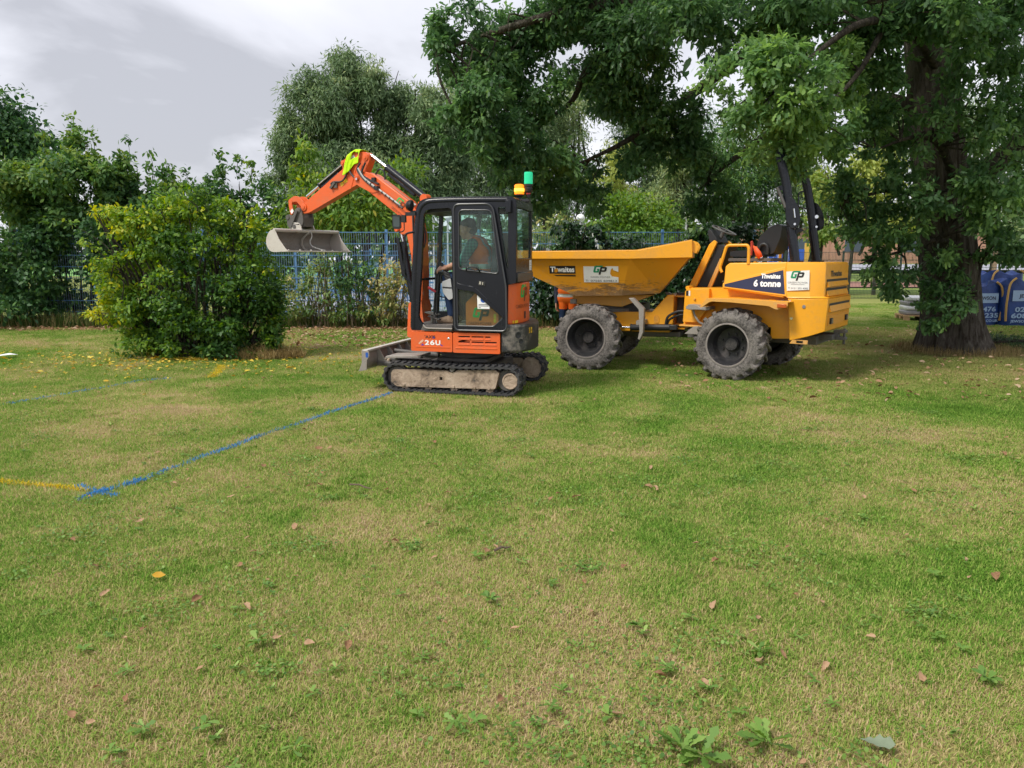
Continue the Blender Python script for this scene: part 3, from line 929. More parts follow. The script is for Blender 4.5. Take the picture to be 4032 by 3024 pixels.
def build_cab():
    y0, y1 = -.735, .22
    # near side frame: outline with the front opening and the door opening
    outer = rounded([(-.535, .800), (-.502, 1.50), (-.428, 2.425), (.785, 2.425), (.825, 2.40), (.83, 1.40), (.73, 1.38), (.725, .800)], [.03, .0, .17, .03, .02, .02, .01, .04], 6)
    front_hole = rounded([(-.435, .955), (-.385, 1.55), (-.335, 2.29), (.022, 2.305), (.022, .862), (-.10, .858), (-.38, .870)], [.06, 0, .10, .05, .02, .01, .05], 5)
    door_hole = rounded([(.075, .835), (.075, 2.325), (.545, 2.325), (.70, 1.40), (.70, .835)], [.03, .05, .08, .02, .04], 5)
    quarter = rounded([(.605, 2.30), (.730, 2.30), (.735, 1.58), (.712, 1.58)], .015, 2)
    sf = MB().plate(outer, y0 + .012, y0 + .075, holes=[front_hole, door_hole, quarter]).build('cab_side_frame', BLACKP, EXC, bevel=.016, seg=3)
    MB().plate(quarter, y0 + .03, y0 + .035).build('window_pane', GLASSC, sf)
    # thick rounded front post and roof edge
    edge = catmull([(-.505, y0 + .045, .83), (-.49, y0 + .045, 1.2), (-.468, y0 + .045, 1.6), (-.425, y0 + .045, 2.10), (-.395, y0 + .045, 2.28), (-.32, y0 + .047, 2.365), (-.20, y0 + .05, 2.388), (.2, y0 + .05, 2.392), (.72, y0 + .05, 2.386)], 5)
    MB().tube(edge, .045, 12).build('front_post', BLACKP, EXC)
    # far side
    fh1 = [(-.478, .98), (-.395, 2.25), (-.195, 2.27), (-.195, .98)]
    fh2 = [(-.145, 1.42), (-.145, 2.27), (.70, 2.27), (.72, 1.42)]
    fs = MB().plate(outer, y1 - .05, y1, holes=[fh1, fh2]).build('cab_far_frame', BLACKP, EXC, bevel=.01)
    MB().plate(fh1, y1 - .03, y1 - .024).build('window_pane', GLASSC, fs)
    MB().plate(fh2, y1 - .03, y1 - .024).build('window_pane', GLASS, fs)
    # roof: crowned panel
    sec = []
    for x, z in ((-.43, 2.30), (-.40, 2.375), (-.33, 2.415), (-.10, 2.425), (.40, 2.428), (.76, 2.418), (.83, 2.385), (.835, 2.33)):
        sec.append([(x, y0 + .03, z - .02), (x, y0 + .10, z), (x, -.25, z + .012), (x, y1 - .07, z), (x, y1, z - .02), (x, y1, z - .035), (x, -.25, z - .03), (x, y0 + .03, z - .035)])
    MB().loft(sec).build('cab_roof', BLACKP, EXC)
    # rear face with its window
    rh = rounded([(-.655, 1.70), (-.655, 2.315), (.12, 2.315), (.12, 1.70)], .04, 4)
    rf = MB().plate(rounded([(-.72, 1.40), (-.72, 2.40), (.21, 2.40), (.21, 1.40)], .02, 2), .800, .832, holes=[rh], axis='x').build('cab_rear_frame', BLACKP, EXC, bevel=.008)
    MB().plate([(-.66, 1.69), (-.66, 2.32), (.125, 2.32), (.125, 1.69)], .812, .817, axis='x').build('window_pane', GLASS, rf)
    flat('paper_notice', [[(.02, 1.545), (.02, 1.675), (.15, 1.675), (.15, 1.545)]], LWHITE, rf, lambda s, t: Vector((.8345, s, t)))
    flat('notice_print', [[(.05, 1.64), (.12, 1.64), (.12, 1.632), (.05, 1.632)], [(.06, 1.612), (.11, 1.612), (.11, 1.600), (.06, 1.600)], [(.06, 1.575), (.12, 1.575), (.12, 1.568), (.06, 1.568)]], LGREY, rf, lambda s, t: Vector((.836, s, t)))
    MB().box(.70, .845, -.70, .21, 1.40, 1.53).build('rear_shroud', BLACKP, EXC, bevel=.015)
    # windscreen, upper visor panel and front cross bar
    ws = MB()
    ws.add([(-.505, y0 + .07, .88), (-.505, y1 - .04, .88), (-.405, y1 - .04, 2.30), (-.405, y0 + .07, 2.30)], [(0, 1, 2, 3)])
    w = ws.build('windscreen', GLASSC, EXC, smooth=False)
    MB().box(-.50, -.46, y0 + .07, y1 - .03, 1.415, 1.445).build('cross_bar', BLACKP, EXC)
    MB().plate([(-.40, 2.25), (-.39, 2.33), (.0, 2.33), (.0, 2.27)], y0 + .10, y1 - .04).build('sun_blind', PLASTIC, EXC)
    MB().box(-.53, .72, y0 + .05, y1, .805, .868).build('cab_floor', FLOORM, EXC, bevel=.01)
    st = MB().plate(rounded([(-.40, .80), (-.36, .872), (.02, .875), (.02, .80)], .02, 3), y0 - .012, y0 + .07)
    st.build('door_sill', FLOORM, EXC, bevel=.012)
    MB().tube(fillet([(-.36, y0 - .012, .875), (-.325, y0 - .018, .832), (.02, y0 - .018, .83)], .03), .010, 8).build('sill_rail', STEELW, EXC)
    # door
    dout = rounded([(.062, .818), (.062, 2.342), (.548, 2.342), (.715, 1.36), (.724, .818)], [.06, .075, .10, .05, .07], 6)
    up = rounded([(.122, 1.565), (.126, 2.275), (.540, 2.268), (.628, 1.51)], [.05, .06, .07, .06], 5)
    lo = rounded([(.095, .872), (.095, 1.362), (.300, 1.362), (.668, 1.02), (.668, .965), (.560, .872)], [.02, .03, .08, .03, .03, .03], 4)
    dr = MB().plate(dout, y0 - .030, y0 + .006, holes=[up, lo]).build('cab_door', BLACKP, EXC, bevel=.010, seg=3)
    MB().plate(up, y0 - .014, y0 - .009).build('door_glass', GLASS, dr)
    MB().plate(lo, y0 - .014, y0 - .009).build('door_glass', GLASS, dr)
    sl = MB()
    sl.tube([(x, y0 - .032, z) for x, z in dout], .011, 6, closed=True)
    sl.tube([(x, y0 - .030, z) for x, z in up], .008, 6, closed=True)
    sl.tube([(x, y0 - .028, z) for x, z in lo], .007, 6, closed=True)
    sl.build('door_seal', plain('rubber_seal', (.045, .048, .055), .35), dr)
    MB().plate([(.095, 1.325), (.095, 1.40), (.32, 1.345), (.69, 1.015), (.69, .965), (.31, 1.29)], y0 - .038, y0 - .028).build('door_brace', BLACKP, dr, bevel=.005)
    MB().tube(fillet([(.215, y0 - .03, 1.545), (.225, y0 - .065, 1.58), (.27, y0 - .07, 1.596), (.36, y0 - .07, 1.585), (.385, y0 - .06, 1.56), (.385, y0 - .03, 1.53)], .03), .009, 8).build('grab_handle', PLASTIC, dr)
    lt = MB().plate(rounded([(.365, 1.372), (.372, 1.432), (.462, 1.420), (.455, 1.362)], .008, 2), y0 - .036, y0 - .028).build('door_latch', PLASTIC, dr)
    MB().plate([(.378, 1.385), (.383, 1.420), (.408, 1.416), (.403, 1.381)], y0 - .040, y0 - .035).build('latch_plate', CHROME, lt)
    MB().plate([(.418, 1.379), (.421, 1.413), (.433, 1.411), (.430, 1.377)], y0 - .042, y0 - .035).build('latch_plate', CHROME, lt)
    # notice stuck inside the lower pane
    pp = flat('safety_notice', [[(.345, 1.27), (.375, 1.27), (.505, 1.165), (.505, 1.085), (.352, 1.085)]], LWHITE, dr, lambda s, t: Vector((s, y0 - .0155, t)))
    flat('notice_disc', [[(.425 + .036 * math.cos(a * .5236), 1.195 + .036 * math.sin(a * .5236)) for a in range(12)]], SBLUE, pp, lambda s, t: Vector((s, y0 - .0165, t)))
    flat('notice_print', [[(.365, 1.132), (.365, 1.142), (.485, 1.142), (.485, 1.132)], [(.362, 1.115), (.362, 1.125), (.49, 1.125), (.49, 1.115)], [(.365, 1.094), (.365, 1.104), (.395, 1.104), (.395, 1.094)]], LGREY, pp, lambda s, t: Vector((s, y0 - .0165, t)))
    # orange box beside the seat, seen through the lower pane
    bx = MB().plate(rounded([(.18, .87), (.18, 1.15), (.317, 1.285), (.42, 1.27), (.60, 1.12), (.60, .87)], .02, 3), -.685, -.30).build('seat_side_cover', ORANGE_IN, EXC, bevel=.01)
    fn = plane_fn((.252, -.6875, .935), (1, 0, 0), (0, 0, 1))
    gp_logo(bx, fn, .245, GREEN, LBLACK)
    text('GREEN POWER', LBROWN, bx, plane_fn((.215, -.6875, .885), (1, 0, 0), (0, 0, 1)), .30, .034)
    flat('warning_sticker', [[(.54, .915), (.54, .96), (.57, .96), (.57, .915)], [(.54, .965), (.54, 1.02), (.57, 1.02), (.57, .965)]], STICKY, bx, lambda s, t: Vector((s, -.688, t)))
    # seat
    se = MB()
    se.plate(rounded([(.10, 1.34), (.10, 1.43), (.50, 1.42), (.54, 1.34)], .03), -.52, -.03)
    s1 = se.build('seat', SEATM, EXC, bevel=.03, seg=3)
    MB().plate(rounded([(.44, 1.40), (.50, 2.02), (.57, 2.02), (.60, 1.70), (.56, 1.40)], .04), -.50, -.05).build('backrest', SEATM, s1, bevel=.03, seg=3)
    MB().box(.14, .52, -.48, -.06, .87, 1.34).build('seat_base', PLASTIC, s1)
    # consoles and levers
    cn = MB().plate(rounded([(-.195, 1.40), (-.075, 1.45), (-.04, 1.20), (-.10, 1.17), (-.18, 1.27)], .02, 3), -.50, -.40).build('control_console', GREYC, EXC, bevel=.01)
    MB().plate([(-.18, 1.325), (-.18, 1.342), (-.06, 1.335), (-.06, 1.318)], -.503, -.498).build('console_slot', PLASTIC, cn)
    bt = MB()
    for i in range(6):
        t = i / 5; bt.lathe([(.04 - .010 * t, -.008), (.052 - .014 * t, 0), (.04 - .010 * t, .008)], (-.115 - .045 * t, -.45, 1.445 + .085 * t), (-.25, 0, 1), 14)
    bt.build('lever_boot', plain('rubber_boot', (.10, .10, .105), .6), cn)
    MB().tube(catmull([(-.165, -.45, 1.53), (-.185, -.45, 1.59), (-.215, -.45, 1.635)], 4), [.020, .020, .02, .021, .023, .022, .021, .020, .016], 10).build('joystick', PLASTIC, cn)
    tl = MB()
    for y in (-.40, -.30):
        tl.tube(catmull([(-.335, y, .93), (-.325, y, 1.15), (-.29, y, 1.50)], 5), .013, 8)
        tl.plate(rounded([(-.32, 1.49), (-.315, 1.525), (-.235, 1.525), (-.24, 1.50), (-.275, 1.485)], .01), y - .018, y + .018)
    build_each(tl, 'travel_lever', PLASTIC, EXC)
    rl = MB().tube(catmull([(-.285, -.47, 1.272), (-.24, -.46, 1.225), (-.19, -.45, 1.205), (-.10, -.44, 1.215)], 5), .007, 8).build('safety_lever', PLASTIC, EXC)
    MB().tube([(-.383, -.48, 1.333), (-.30, -.47, 1.283), (-.283, -.47, 1.272)], [.018, .017, .012], 10).build('lever_grip', RED, rl)
    pd = MB()
    for i, (x, y) in enumerate(((-.38, -.38), (-.38, -.27), (-.30, -.50))):
        pd.obox((x, y, .985 - .04 * (i == 2)), (Vector((1, 0, -.28)), Vector((0, 1, 0)), Vector((.28, 0, 1))), (.16, .085, .014))
        pd.box(x - .01, x + .02, y - .012, y + .012, .87, .98)
    build_each(pd, 'pedal', STEELD, EXC, bevel=.003)
    MB().plate([(-.44, 1.36), (-.44, 1.56), (-.36, 1.52), (-.33, 1.38)], -.05, .12).build('monitor', PLASTIC, EXC, bevel=.01)
    MB().tube(catmull([(-.42, y0 + .09, 2.10), (-.36, y0 + .09, 2.08), (-.345, y0 + .09, 1.95), (-.37, y0 + .09, 1.83), (-.43, y0 + .09, 1.82)], 5), .009, 6).build('inner_grab_rail', PLASTIC, EXC)
    # outside fittings
    MB().tube(fillet([(-.475, y0 + .03, 2.02), (-.585, y0 + .0, 2.00), (-.605, y0 + .0, 1.45), (-.50, y0 + .03, 1.385)], .06), .013, 8).build('hand_rail', BLACKP, EXC)
    mr = MB().plate(rounded([(-.735, 2.075), (-.738, 2.215), (-.72, 2.235), (-.63, 2.225), (-.625, 2.07), (-.65, 2.055), (-.71, 2.055)], .02, 3), -.76, -.735).build('wing_mirror', PLASTIC, EXC, bevel=.006)
    MB().plate(rounded([(-.722, 2.085), (-.724, 2.212), (-.642, 2.205), (-.640, 2.080)], .018, 3), -.7625, -.759).build('mirror_face', MIRROR, mr)
    a = MB().box(-.62, -.565, -.76, -.715, 2.135, 2.225); a.tube(fillet([(-.59, -.735, 2.14), (-.59, -.735, 2.04), (-.62, -.735, 2.02), (-.66, -.735, 2.02)], .03), .007, 6)
    a.box(-.57, -.44, -.74, -.72, 2.215, 2.26)
    a.build('mirror_bracket', PLASTIC, mr)
    MB().box(.712, .778, y0 - .045, y0 + .02, 2.235, 2.385).build('junction_box', BLACKP, EXC, bevel=.006)
    wl = MB().lathe([(.001, -.075), (.04, -.07), (.062, -.04), (.066, -.02), (.066, 0), (.05, .005), (.001, .006)], (-.535, -.60, 2.345), (1, 0, -.1), 20)
    w = wl.build('work_lamp', PLASTIC, EXC)
    rb = MB()
    for i in range(5):
        rb.lathe([(.069, -.002), (.071, 0), (.069, .002)], (-.535 - .012 * i, -.60, 2.345), (1, 0, -.1), 20, cap=False)
    rb.build('lamp_ribs', PLASTIC, w)
    MB().box(-.55, -.43, -.62, -.58, 2.262, 2.285).build('lamp_bracket', PLASTIC, w)
    # beacons
    b = MB().lathe([(.03, 0), (.034, .03), (.055, .045), (.06, .065)], (.725, -.10, 2.435), (0, 0, 1), 20).build('beacon', PLASTIC, EXC)
    MB().lathe([(.060, 0), (.062, .02), (.060, .03), (.062, .05), (.060, .08), (.061, .10), (.056, .118), (.04, .125), (.001, .127)], (.725, -.10, 2.498), (0, 0, 1), 24).build('amber_lens', AMBER, b)
    MB().lathe([(.001, -.02), (.0635, -.02), (.0635, .015), (.001, .015)], (.725, -.10, 2.555), (0, 0, 1), 24, cap=False).build('lens_glow', AMBERC, b)
    b2 = MB()
    b2.lathe([(.025, 0), (.03, .06), (.05, .07), (.054, .085), (.046, .09), (.046, .10), (.054, .105), (.054, .12), (.046, .125), (.046, .135), (.054, .14), (.055, .165)], (.835, -.06, 2.46), (0, 0, 1), 20)
    b2 = b2.build('beacon', PLASTIC, EXC)
    gl = [(.052, 0)]
    for i in range(6): gl += [(.056, .012 + .022 * i), (.053, .022 + .022 * i)]
    gl += [(.05, .148), (.001, .15)]
    MB().lathe(gl, (.835, -.06, 2.626), (0, 0, 1), 24).build('green_lens', GREENL, b2)
    MB().lathe([(.03, 0), (.03, .05)], (.835, -.06, 2.50), (0, 0, 1), 12).build('beacon_collar', RED, b2)
    wr = MB().tube(catmull([(.70, -.30, 2.41), (.72, -.40, 2.33), (.76, -.42, 2.34), (.78, -.30, 2.40)], 6), .005, 5)
    wr.tube(catmull([(.72, -.12, 2.44), (.74, -.2, 2.38), (.80, -.25, 2.36), (.83, -.12, 2.43)], 6), .005, 5)
    wr.box(.66, .86, -.16, -.02, 2.405, 2.44)
    wr.build('beacon_wiring', HOSE, EXC)
build_cab()

def build_boom():
    # swing post
    MB().plate(rounded([(-.16, .62), (-.12, 1.10), (.10, 1.16), (.16, .62)], .05), -.10, .10).build('swing_post', ORANGE, EXC, BO, bevel=.012)
    poly = [(-1.065, 2.83), (-1.075, 2.77), (-1.0, 2.705), (-.82, 2.615), (-.31, 2.285), (-.27, 2.19), (-.285, 2.06), (-.24, 2.01), (-.15, 2.02), (-.07, 1.70), (-.05, 1.0), (.09, .98), (.12, 1.5), (.105, 2.0), (.02, 2.33), (-.10, 2.46), (-.70, 2.835), (-.93, 2.90)]
    bm_ = MB().plate(poly, -.075, .075).build('boom', ORANGE, EXC, BO, bevel=.010)
    for y in (-.085, .073):
        MB().plate(rounded([(-1.075, 2.79), (-1.06, 2.86), (-.96, 2.885), (-.66, 2.72), (-.60, 2.60), (-.74, 2.585), (-1.0, 2.70)], .04, 4), y, y + .012).build('boom_cheek', ORANGE, bm_, bevel=.003)
    pins = MB()
    for (x, z, r) in ((-1.005, 2.80, .034), (-.30, 2.085, .03), (.03, 1.05, .04)):
        pins.lathe([(.001, -.012), (r, -.012), (r, .0), (r * 1.25, .002), (r * 1.25, .012)], (x, -.10, z), (0, 1, 0), 16)
    build_each(pins, 'pivot_pin', ORANGE, bm_)
    MB().lathe([(.001, -.006), (.016, -.006), (.018, 0)], (-.99, -.112, 2.785), (0, 1, 0), 10).build('grease_cap', CHROME, bm_)
    # logo along the boom flank
    d = Vector((.80, 0, -.53)).normalized(); u = Vector((.53, 0, .80)).normalized()
    gp_logo(bm_, lambda s, t: Vector((-.36, -.0765, 2.425)) + d * s + u * t, .20, GREEN, LBROWN)
    text('GREEN POWER', LBROWN, bm_, lambda s, t: Vector((-.405, -.0765, 2.372)) + d * s + u * t, .26, .034)
    # arm
    apoly = [(-2.165, 2.40), (-2.13, 2.345), (-2.0, 2.36), (-1.03, 2.715), (-.93, 2.745), (-.88, 2.87), (-.79, 3.03), (-.80, 3.10), (-.86, 3.145), (-1.06, 3.158), (-1.27, 3.065), (-1.32, 3.01), (-1.29, 2.945), (-2.03, 2.535), (-2.12, 2.50)]
    arm = MB().plate(rounded(apoly, .02, 2), -.060, .060).build('arm', ORANGE, EXC, BO, bevel=.008)
    MB().plate([(-1.16, 2.665), (-1.145, 2.665), (-1.02, 2.97), (-1.035, 2.975)], -.066, -.058).build('weld_strip', ORANGE, arm)
    bs = MB()
    for (x, z, r) in ((-.855, 3.075, .048), (-1.275, 3.02, .040), (-2.095, 2.445, .055), (-1.18, 3.09, .03)):
        bs.lathe([(.001, -.020), (r * .5, -.020), (r * .6, -.010), (r, -.008), (r, .012)], (x, -.068, z), (0, 1, 0), 18)
    build_each(bs, 'pin_boss', ORANGE, arm)
    da = Vector((.905, 0, .425)).normalized(); ua = Vector((-.425, 0, .905)).normalized()
    o0 = Vector((-1.225, -.0635, 2.985))
    fn = lambda s, t: o0 + da * s + ua * t
    flat('maker_plate', [[(-.02, -.015), (-.02, .060), (.20, .060), (.20, -.015)]], LWHITE, arm, fn)
    text('HITACHI', LBLACK, arm, lambda s, t: fn(s, t) + Vector((0, -.0012, 0)), .17, .034, .02)
    flat('warning_sticker', [[(0, 0), (0, .05), (.065, .05), (.065, 0)], [(.08, .005), (.08, .055), (.145, .055), (.145, .005)]], STICKY, arm, lambda s, t: Vector((-1.335, -.0635, 2.70)) + da * s + ua * t)
    # bucket cylinder over the arm
    p0, p1, p2 = Vector((-1.28, 0, 3.02)), Vector((-1.80, 0, 2.752)), Vector((-2.09, 0, 2.60))
    bc = MB().tube([p0, p0.lerp(p1, .12), p1, p1 + (p1 - p0).normalized() * .02], [.03, .040, .040, .046], 14).build('bucket_cylinder', BLACKP, EXC, BO)
    MB().cyl(p1, p2, .020, 12).build('cylinder_rod', CHROME, bc)
    g = MB().obox(p0.lerp(p1, .60) + Vector((.02, 0, -.062)), (p1 - p0, Vector((0, 1, 0)), Vector((-.45, 0, .9))), (.40, .10, .05))
    g.build('cylinder_guard', BLACKP, bc, bevel=.015)
    MB().tube([p0 + Vector((.0, -.048, .0)), p1 + Vector((.02, -.048, .01))], .007, 6).build('cylinder_pipe', STEELL, bc)
    # arm cylinder above the boom
    a0, a1, a2 = Vector((-.80, 0, 3.10)), Vector((-.50, 0, 2.905)), Vector((.13, 0, 2.49))
    ac = MB().tube([a1 - (a2 - a1).normalized() * .03, a1, a2], [.052, .047, .047], 16).build('arm_cylinder', BLACKP, EXC, BO)
    MB().cyl(a0, a1, .024, 12).build('cylinder_rod', CHROME, ac)
    MB().obox(a1.lerp(a2, .38) + Vector((-.01, 0, -.06)), (a2 - a1, Vector((0, 1, 0)), Vector((.5, 0, .8))), (.56, .055, .05)).build('cylinder_guard', BLACKP, ac, bevel=.012)
    br = MB(); br.lathe([(.06, -.05), (.06, .05)], (.13, 0, 2.48), (0, 1, 0), 16); br.plate([(.04, 2.36), (.05, 2.44), (.16, 2.44), (.19, 2.36)], -.06, .06)
    br.build('cylinder_bracket', ORANGE, bm_)
    # boom cylinder in front of the boom foot
    bcy = MB().tube([(-.30, 0, 2.085), (-.22, 0, 1.62)], .024, 12).build('boom_cylinder_rod', CHROME, EXC, BO)
    MB().tube([(-.272, 0, 1.92), (-.265, 0, 1.88), (-.10, 0, 1.05)], [.052, .047, .047], 14).build('boom_cylinder', BLACKP, EXC, BO)
    MB().plate(rounded([(-.245, 1.45), (-.335, 1.96), (-.29, 1.98), (-.19, 1.45)], .02), -.075, -.060).build('cylinder_shield', BLACKP, EXC, BO)
    # hoses
    h1 = MB(); h2 = MB(); h3 = MB()
    h1.tube(catmull([(-1.16, -.085, 2.94), (-1.10, -.095, 2.86), (-1.02, -.10, 2.80)], 5), .014, 7)
    h1.tube(catmull([(-.84, -.09, 3.0), (-.90, -.10, 2.86), (-.80, -.10, 2.78), (-.60, -.095, 2.70)], 6), .014, 7)
    h1.tube(catmull([(-.93, -.09, 3.0), (-.97, -.11, 2.90), (-.84, -.105, 2.76), (-.66, -.10, 2.64)], 6), .013, 7)
    h1.tube(catmull([(-1.19, -.075, 2.90), (-1.25, -.085, 2.80), (-1.33, -.085, 2.765), (-1.46, -.08, 2.77), (-1.52, -.075, 2.745)], 6), .013, 7)
    h1.tube(catmull([(-.70, -.04, 2.84), (-.62, -.05, 2.90), (-.55, -.04, 2.87), (-.54, -.03, 2.76)], 6), .013, 7)
    h1.tube(catmull([(-.60, -.10, 2.63), (-.45, -.10, 2.54), (-.28, -.11, 2.43), (-.16, -.13, 2.36)], 6), .012, 7)
    h1.tube(catmull([(-.02, -.09, 2.3), (.0, -.10, 1.9), (.03, -.10, 1.5), (.05, -.10, 1.0)], 6), .013, 7)
    build_each(h1, 'hydraulic_hose', HOSE, EXC, BO)
    h2.tube(catmull([(-.96, -.108, 2.93), (-.86, -.108, 2.80), (-.72, -.103, 2.70), (-.48, -.103, 2.56), (-.22, -.108, 2.40)], 6), .013, 7)
    h2.tube([(-.60, -.06, 2.75), (-.02, -.06, 2.385)], .014, 7); h2.tube([(-.60, -.02, 2.76), (-.02, -.02, 2.40)], .012, 7)
    build_each(h2, 'steel_pipe', HOSEL, EXC, BO)
    for i in range(8):
        t = i / 8; h3.lathe([(.017, -.008), (.017, .008)], Vector((-.80, -.104, 2.745)).lerp(Vector((-.26, -.108, 2.42)), t), (.83, 0, -.5), 8)
    h3.box(-.66, -.60, -.125, -.075, 2.62, 2.67); h3.box(-.72, -.66, -.11, -.07, 2.74, 2.79)
    build_each(h3, 'pipe_clamp', PLASTIC, EXC, BO)
    for i in range(5):
        pass
    rg = MB()
    for i in range(5):
        y = .20 + .03 * i
        rg.tube([(-.06, y - .12, 2.2), (-.03, y - .12, 1.5), (.02, y - .12, .95)], .010, 6)
    build_each(rg, 'bundled_hose', HOSEL, EXC, BO)
    vl = MB().obox((-1.475, -.085, 2.725), (Vector((1, 0, .9)), Vector((0, 1, 0)), Vector((-.9, 0, 1))), (.12, .03, .035)); vl.box(-1.46, -1.40, -.085, -.062, 2.69, 2.75)
    vl.build('hose_valve', STEELD, EXC, BO)
    # bucket linkage
    lk_ = MB()
    for y in (-.075, .062):
        lk_.plate(rounded([(-2.405, 2.52), (-2.37, 2.575), (-2.28, 2.612), (-2.19, 2.60), (-2.10, 2.52), (-2.05, 2.44), (-2.10, 2.41), (-2.17, 2.47), (-2.24, 2.53), (-2.31, 2.525), (-2.36, 2.495)], .02, 3), y, y + .014)
    lk_.lathe([(.04, -.08), (.04, .08)], (-2.365, 0, 2.53), (0, 1, 0), 14)
    lk_.build('bucket_link', ORANGE, EXC, BO, bevel=.003)
    cp = MB()
    for y in (-.085, .07):
        cp.plate(rounded([(-2.40, 2.50), (-2.33, 2.50), (-2.30, 2.37), (-2.36, 2.33)], .02), y, y + .015)
    build_each(cp, 'link_bar', ORANGE, EXC, BO)
    qh = MB()
    for y in (-.11, .085):
        qh.plate(rounded([(-2.22, 2.43), (-2.15, 2.44), (-2.10, 2.37), (-2.07, 2.24), (-2.12, 2.15), (-2.35, 2.12), (-2.42, 2.18), (-2.42, 2.33), (-2.36, 2.35), (-2.29, 2.30)], .03, 3), y, y + .022)
    qh.lathe([(.035, -.12), (.035, .12)], (-2.40, 0, 2.30), (0, 1, 0), 14); qh.lathe([(.035, -.12), (.035, .12)], (-2.16, 0, 2.395), (0, 1, 0), 14)
    qh.box(-2.28, -2.08, -.085, .085, 2.16, 2.30)
    qh.obox((-2.255, -.13, 2.27), (Vector((.62, 0, 1)), Vector((0, 1, 0)), Vector((1, 0, -.62))), (.30, .03, .05))
    q = qh.build('quick_hitch', STEELD, EXC, BO, bevel=.006)
    flat('hitch_plate', [[(-2.30, 2.385), (-2.255, 2.425), (-2.225, 2.385), (-2.27, 2.345)]], LWHITE, q, lambda s, t: Vector((s, -.1475, t)))
    # bucket
    cs = catmull([(-2.105, 0, 2.105), (-2.20, 0, 2.085), (-2.275, 0, 2.00), (-2.29, 0, 1.90), (-2.235, 0, 1.815), (-2.13, 0, 1.785), (-1.90, 0, 1.797)], 5)
    inn = []
    for i, p in enumerate(cs):
        t = (cs[min(i + 1, len(cs) - 1)] - cs[max(i - 1, 0)]).normalized(); inn.append(p + Vector((-t.z, 0, t.x)) * .014)
    prof = [(p.x, p.z) for p in cs] + [(p.x, p.z) for p in reversed(inn)]
    bk = MB().plate(prof, -.62, .62).build('bucket', STEELW, EXC, BO, bevel=.002)
    side = [(p.x, p.z) for p in cs] + [(-1.855, 1.80), (-1.90, 1.83), (-2.03, 1.97)]
    for y in (-.632, .620):
        MB().plate(side, y, y + .012).build('side_plate', STEELL, bk, bevel=.003)
    MB().tube([(-2.115, -.634, 2.095), (-2.115, .634, 2.095)], .026, 14).build('top_tube', STEELL, bk)
    MB().plate([(-1.965, 1.787), (-1.96, 1.803), (-1.84, 1.800), (-1.835, 1.794)], -.635, .635).build('cutting_edge', STEELL, bk, bevel=.002)
    bb = MB()
    for i in range(6):
        bb.lathe([(.001, .020), (.012, .018), (.016, .006), (.018, 0)], (-1.935, -.54 + .215 * i, 1.803), (0, 0, 1), 8)
    build_each(bb, 'edge_bolt', STEELL, bk)
    for y in (-.135, .115):
        MB().plate(rounded([(-2.30, 2.04), (-2.31, 2.19), (-2.27, 2.225), (-2.15, 2.215), (-2.11, 2.17), (-2.08, 2.09), (-2.16, 2.06)], .03, 3), y, y + .02).build('bucket_ear', STEELL, bk, bevel=.003)
    MB().lathe([(.03, -.15), (.03, .15)], (-2.24, 0, 2.165), (0, 1, 0), 14).build('bucket_pin', STEELD, bk)
    MB().plate([(-2.09, 2.08), (-2.15, 2.05), (-2.25, 1.98), (-2.265, 1.90), (-2.21, 1.83), (-2.12, 1.802), (-2.12, 1.815), (-2.19, 1.845), (-2.235, 1.905), (-2.22, 1.97), (-2.14, 2.03), (-2.085, 2.06)], -.008, .008).build('wear_strap', STEELL, bk)
    MB().tube(catmull([(-2.085, .03, 2.09), (-2.075, .05, 2.02), (-2.09, .02, 1.94), (-2.05, .03, 1.87), (-1.97, .12, 1.825), (-1.93, .17, 1.812)], 6), .009, 6).build('loose_cable', HOSEL, bk)
build_boom()

# ------------------------------------------------------------------ six tonne site dumper
YELLOW = paint('yellow_paint', (.82, .36, .015), .36, .30, (.38, .24, .11), 2.4, scratch=.22)
YELLOWD = paint('scuffed_yellow_paint', (.72, .31, .018), .45, .50, (.27, .17, .09), 2.0, scratch=.45)
YELLOWW = paint('dusty_yellow_paint', (.66, .33, .06), .55, .75, (.36, .27, .18), 3.5)
NAVY = plain('navy_decal', (.018, .022, .065), .35)
def tyre_mat():
    m, nt, nd, lk, out = new_mat('dusty_tyre_rubber')
    v = pos(nt)
    a = noise(nt, 5.0, 7, .7, v, .3); b = noise(nt, 38, 5, .7, v)
    h = math_n(nt, 'ADD', math_n(nt, 'MULTIPLY', a, .55), math_n(nt, 'MULTIPLY', b, .45))
    c = ramp(nt, h, [(.38, (.028, .027, .026)), (.46, (.10, .092, .086)), (.56, (.20, .183, .168)), (.72, (.31, .28, .25))])
    principled(nt, out, c, .88, 0, .2, b, .25, .01)
    return m
TYRE = tyre_mat()
TYREI = plain('clean_tyre_rubber', (.035, .034, .034), .7, 0, .3, .3, 20)
RIM = paint('black_wheel_rim', (.018, .018, .02), .38, .40, (.22, .19, .17), 5.0)
RIME = paint('dusty_rim_edge', (.20, .18, .165), .7, .7, (.38, .33, .29), 14.0)

DMP = empty('site_dumper', (3.64, 11.56, 0), R(-35.5))
tag(DMP, 'yellow articulated site dumper with muddy tyres and folding roll bar', 'dumper')
_mr = Matrix.Translation((3.64, 11.56, 0)) @ Matrix.Rotation(R(-35.5), 4, 'Z')
_mf = Matrix.Translation((1.506, 12.67, 0)) @ Matrix.Rotation(R(-20.0), 4, 'Z')
FR = _mr.inverted() @ _mf                       # front half, steered

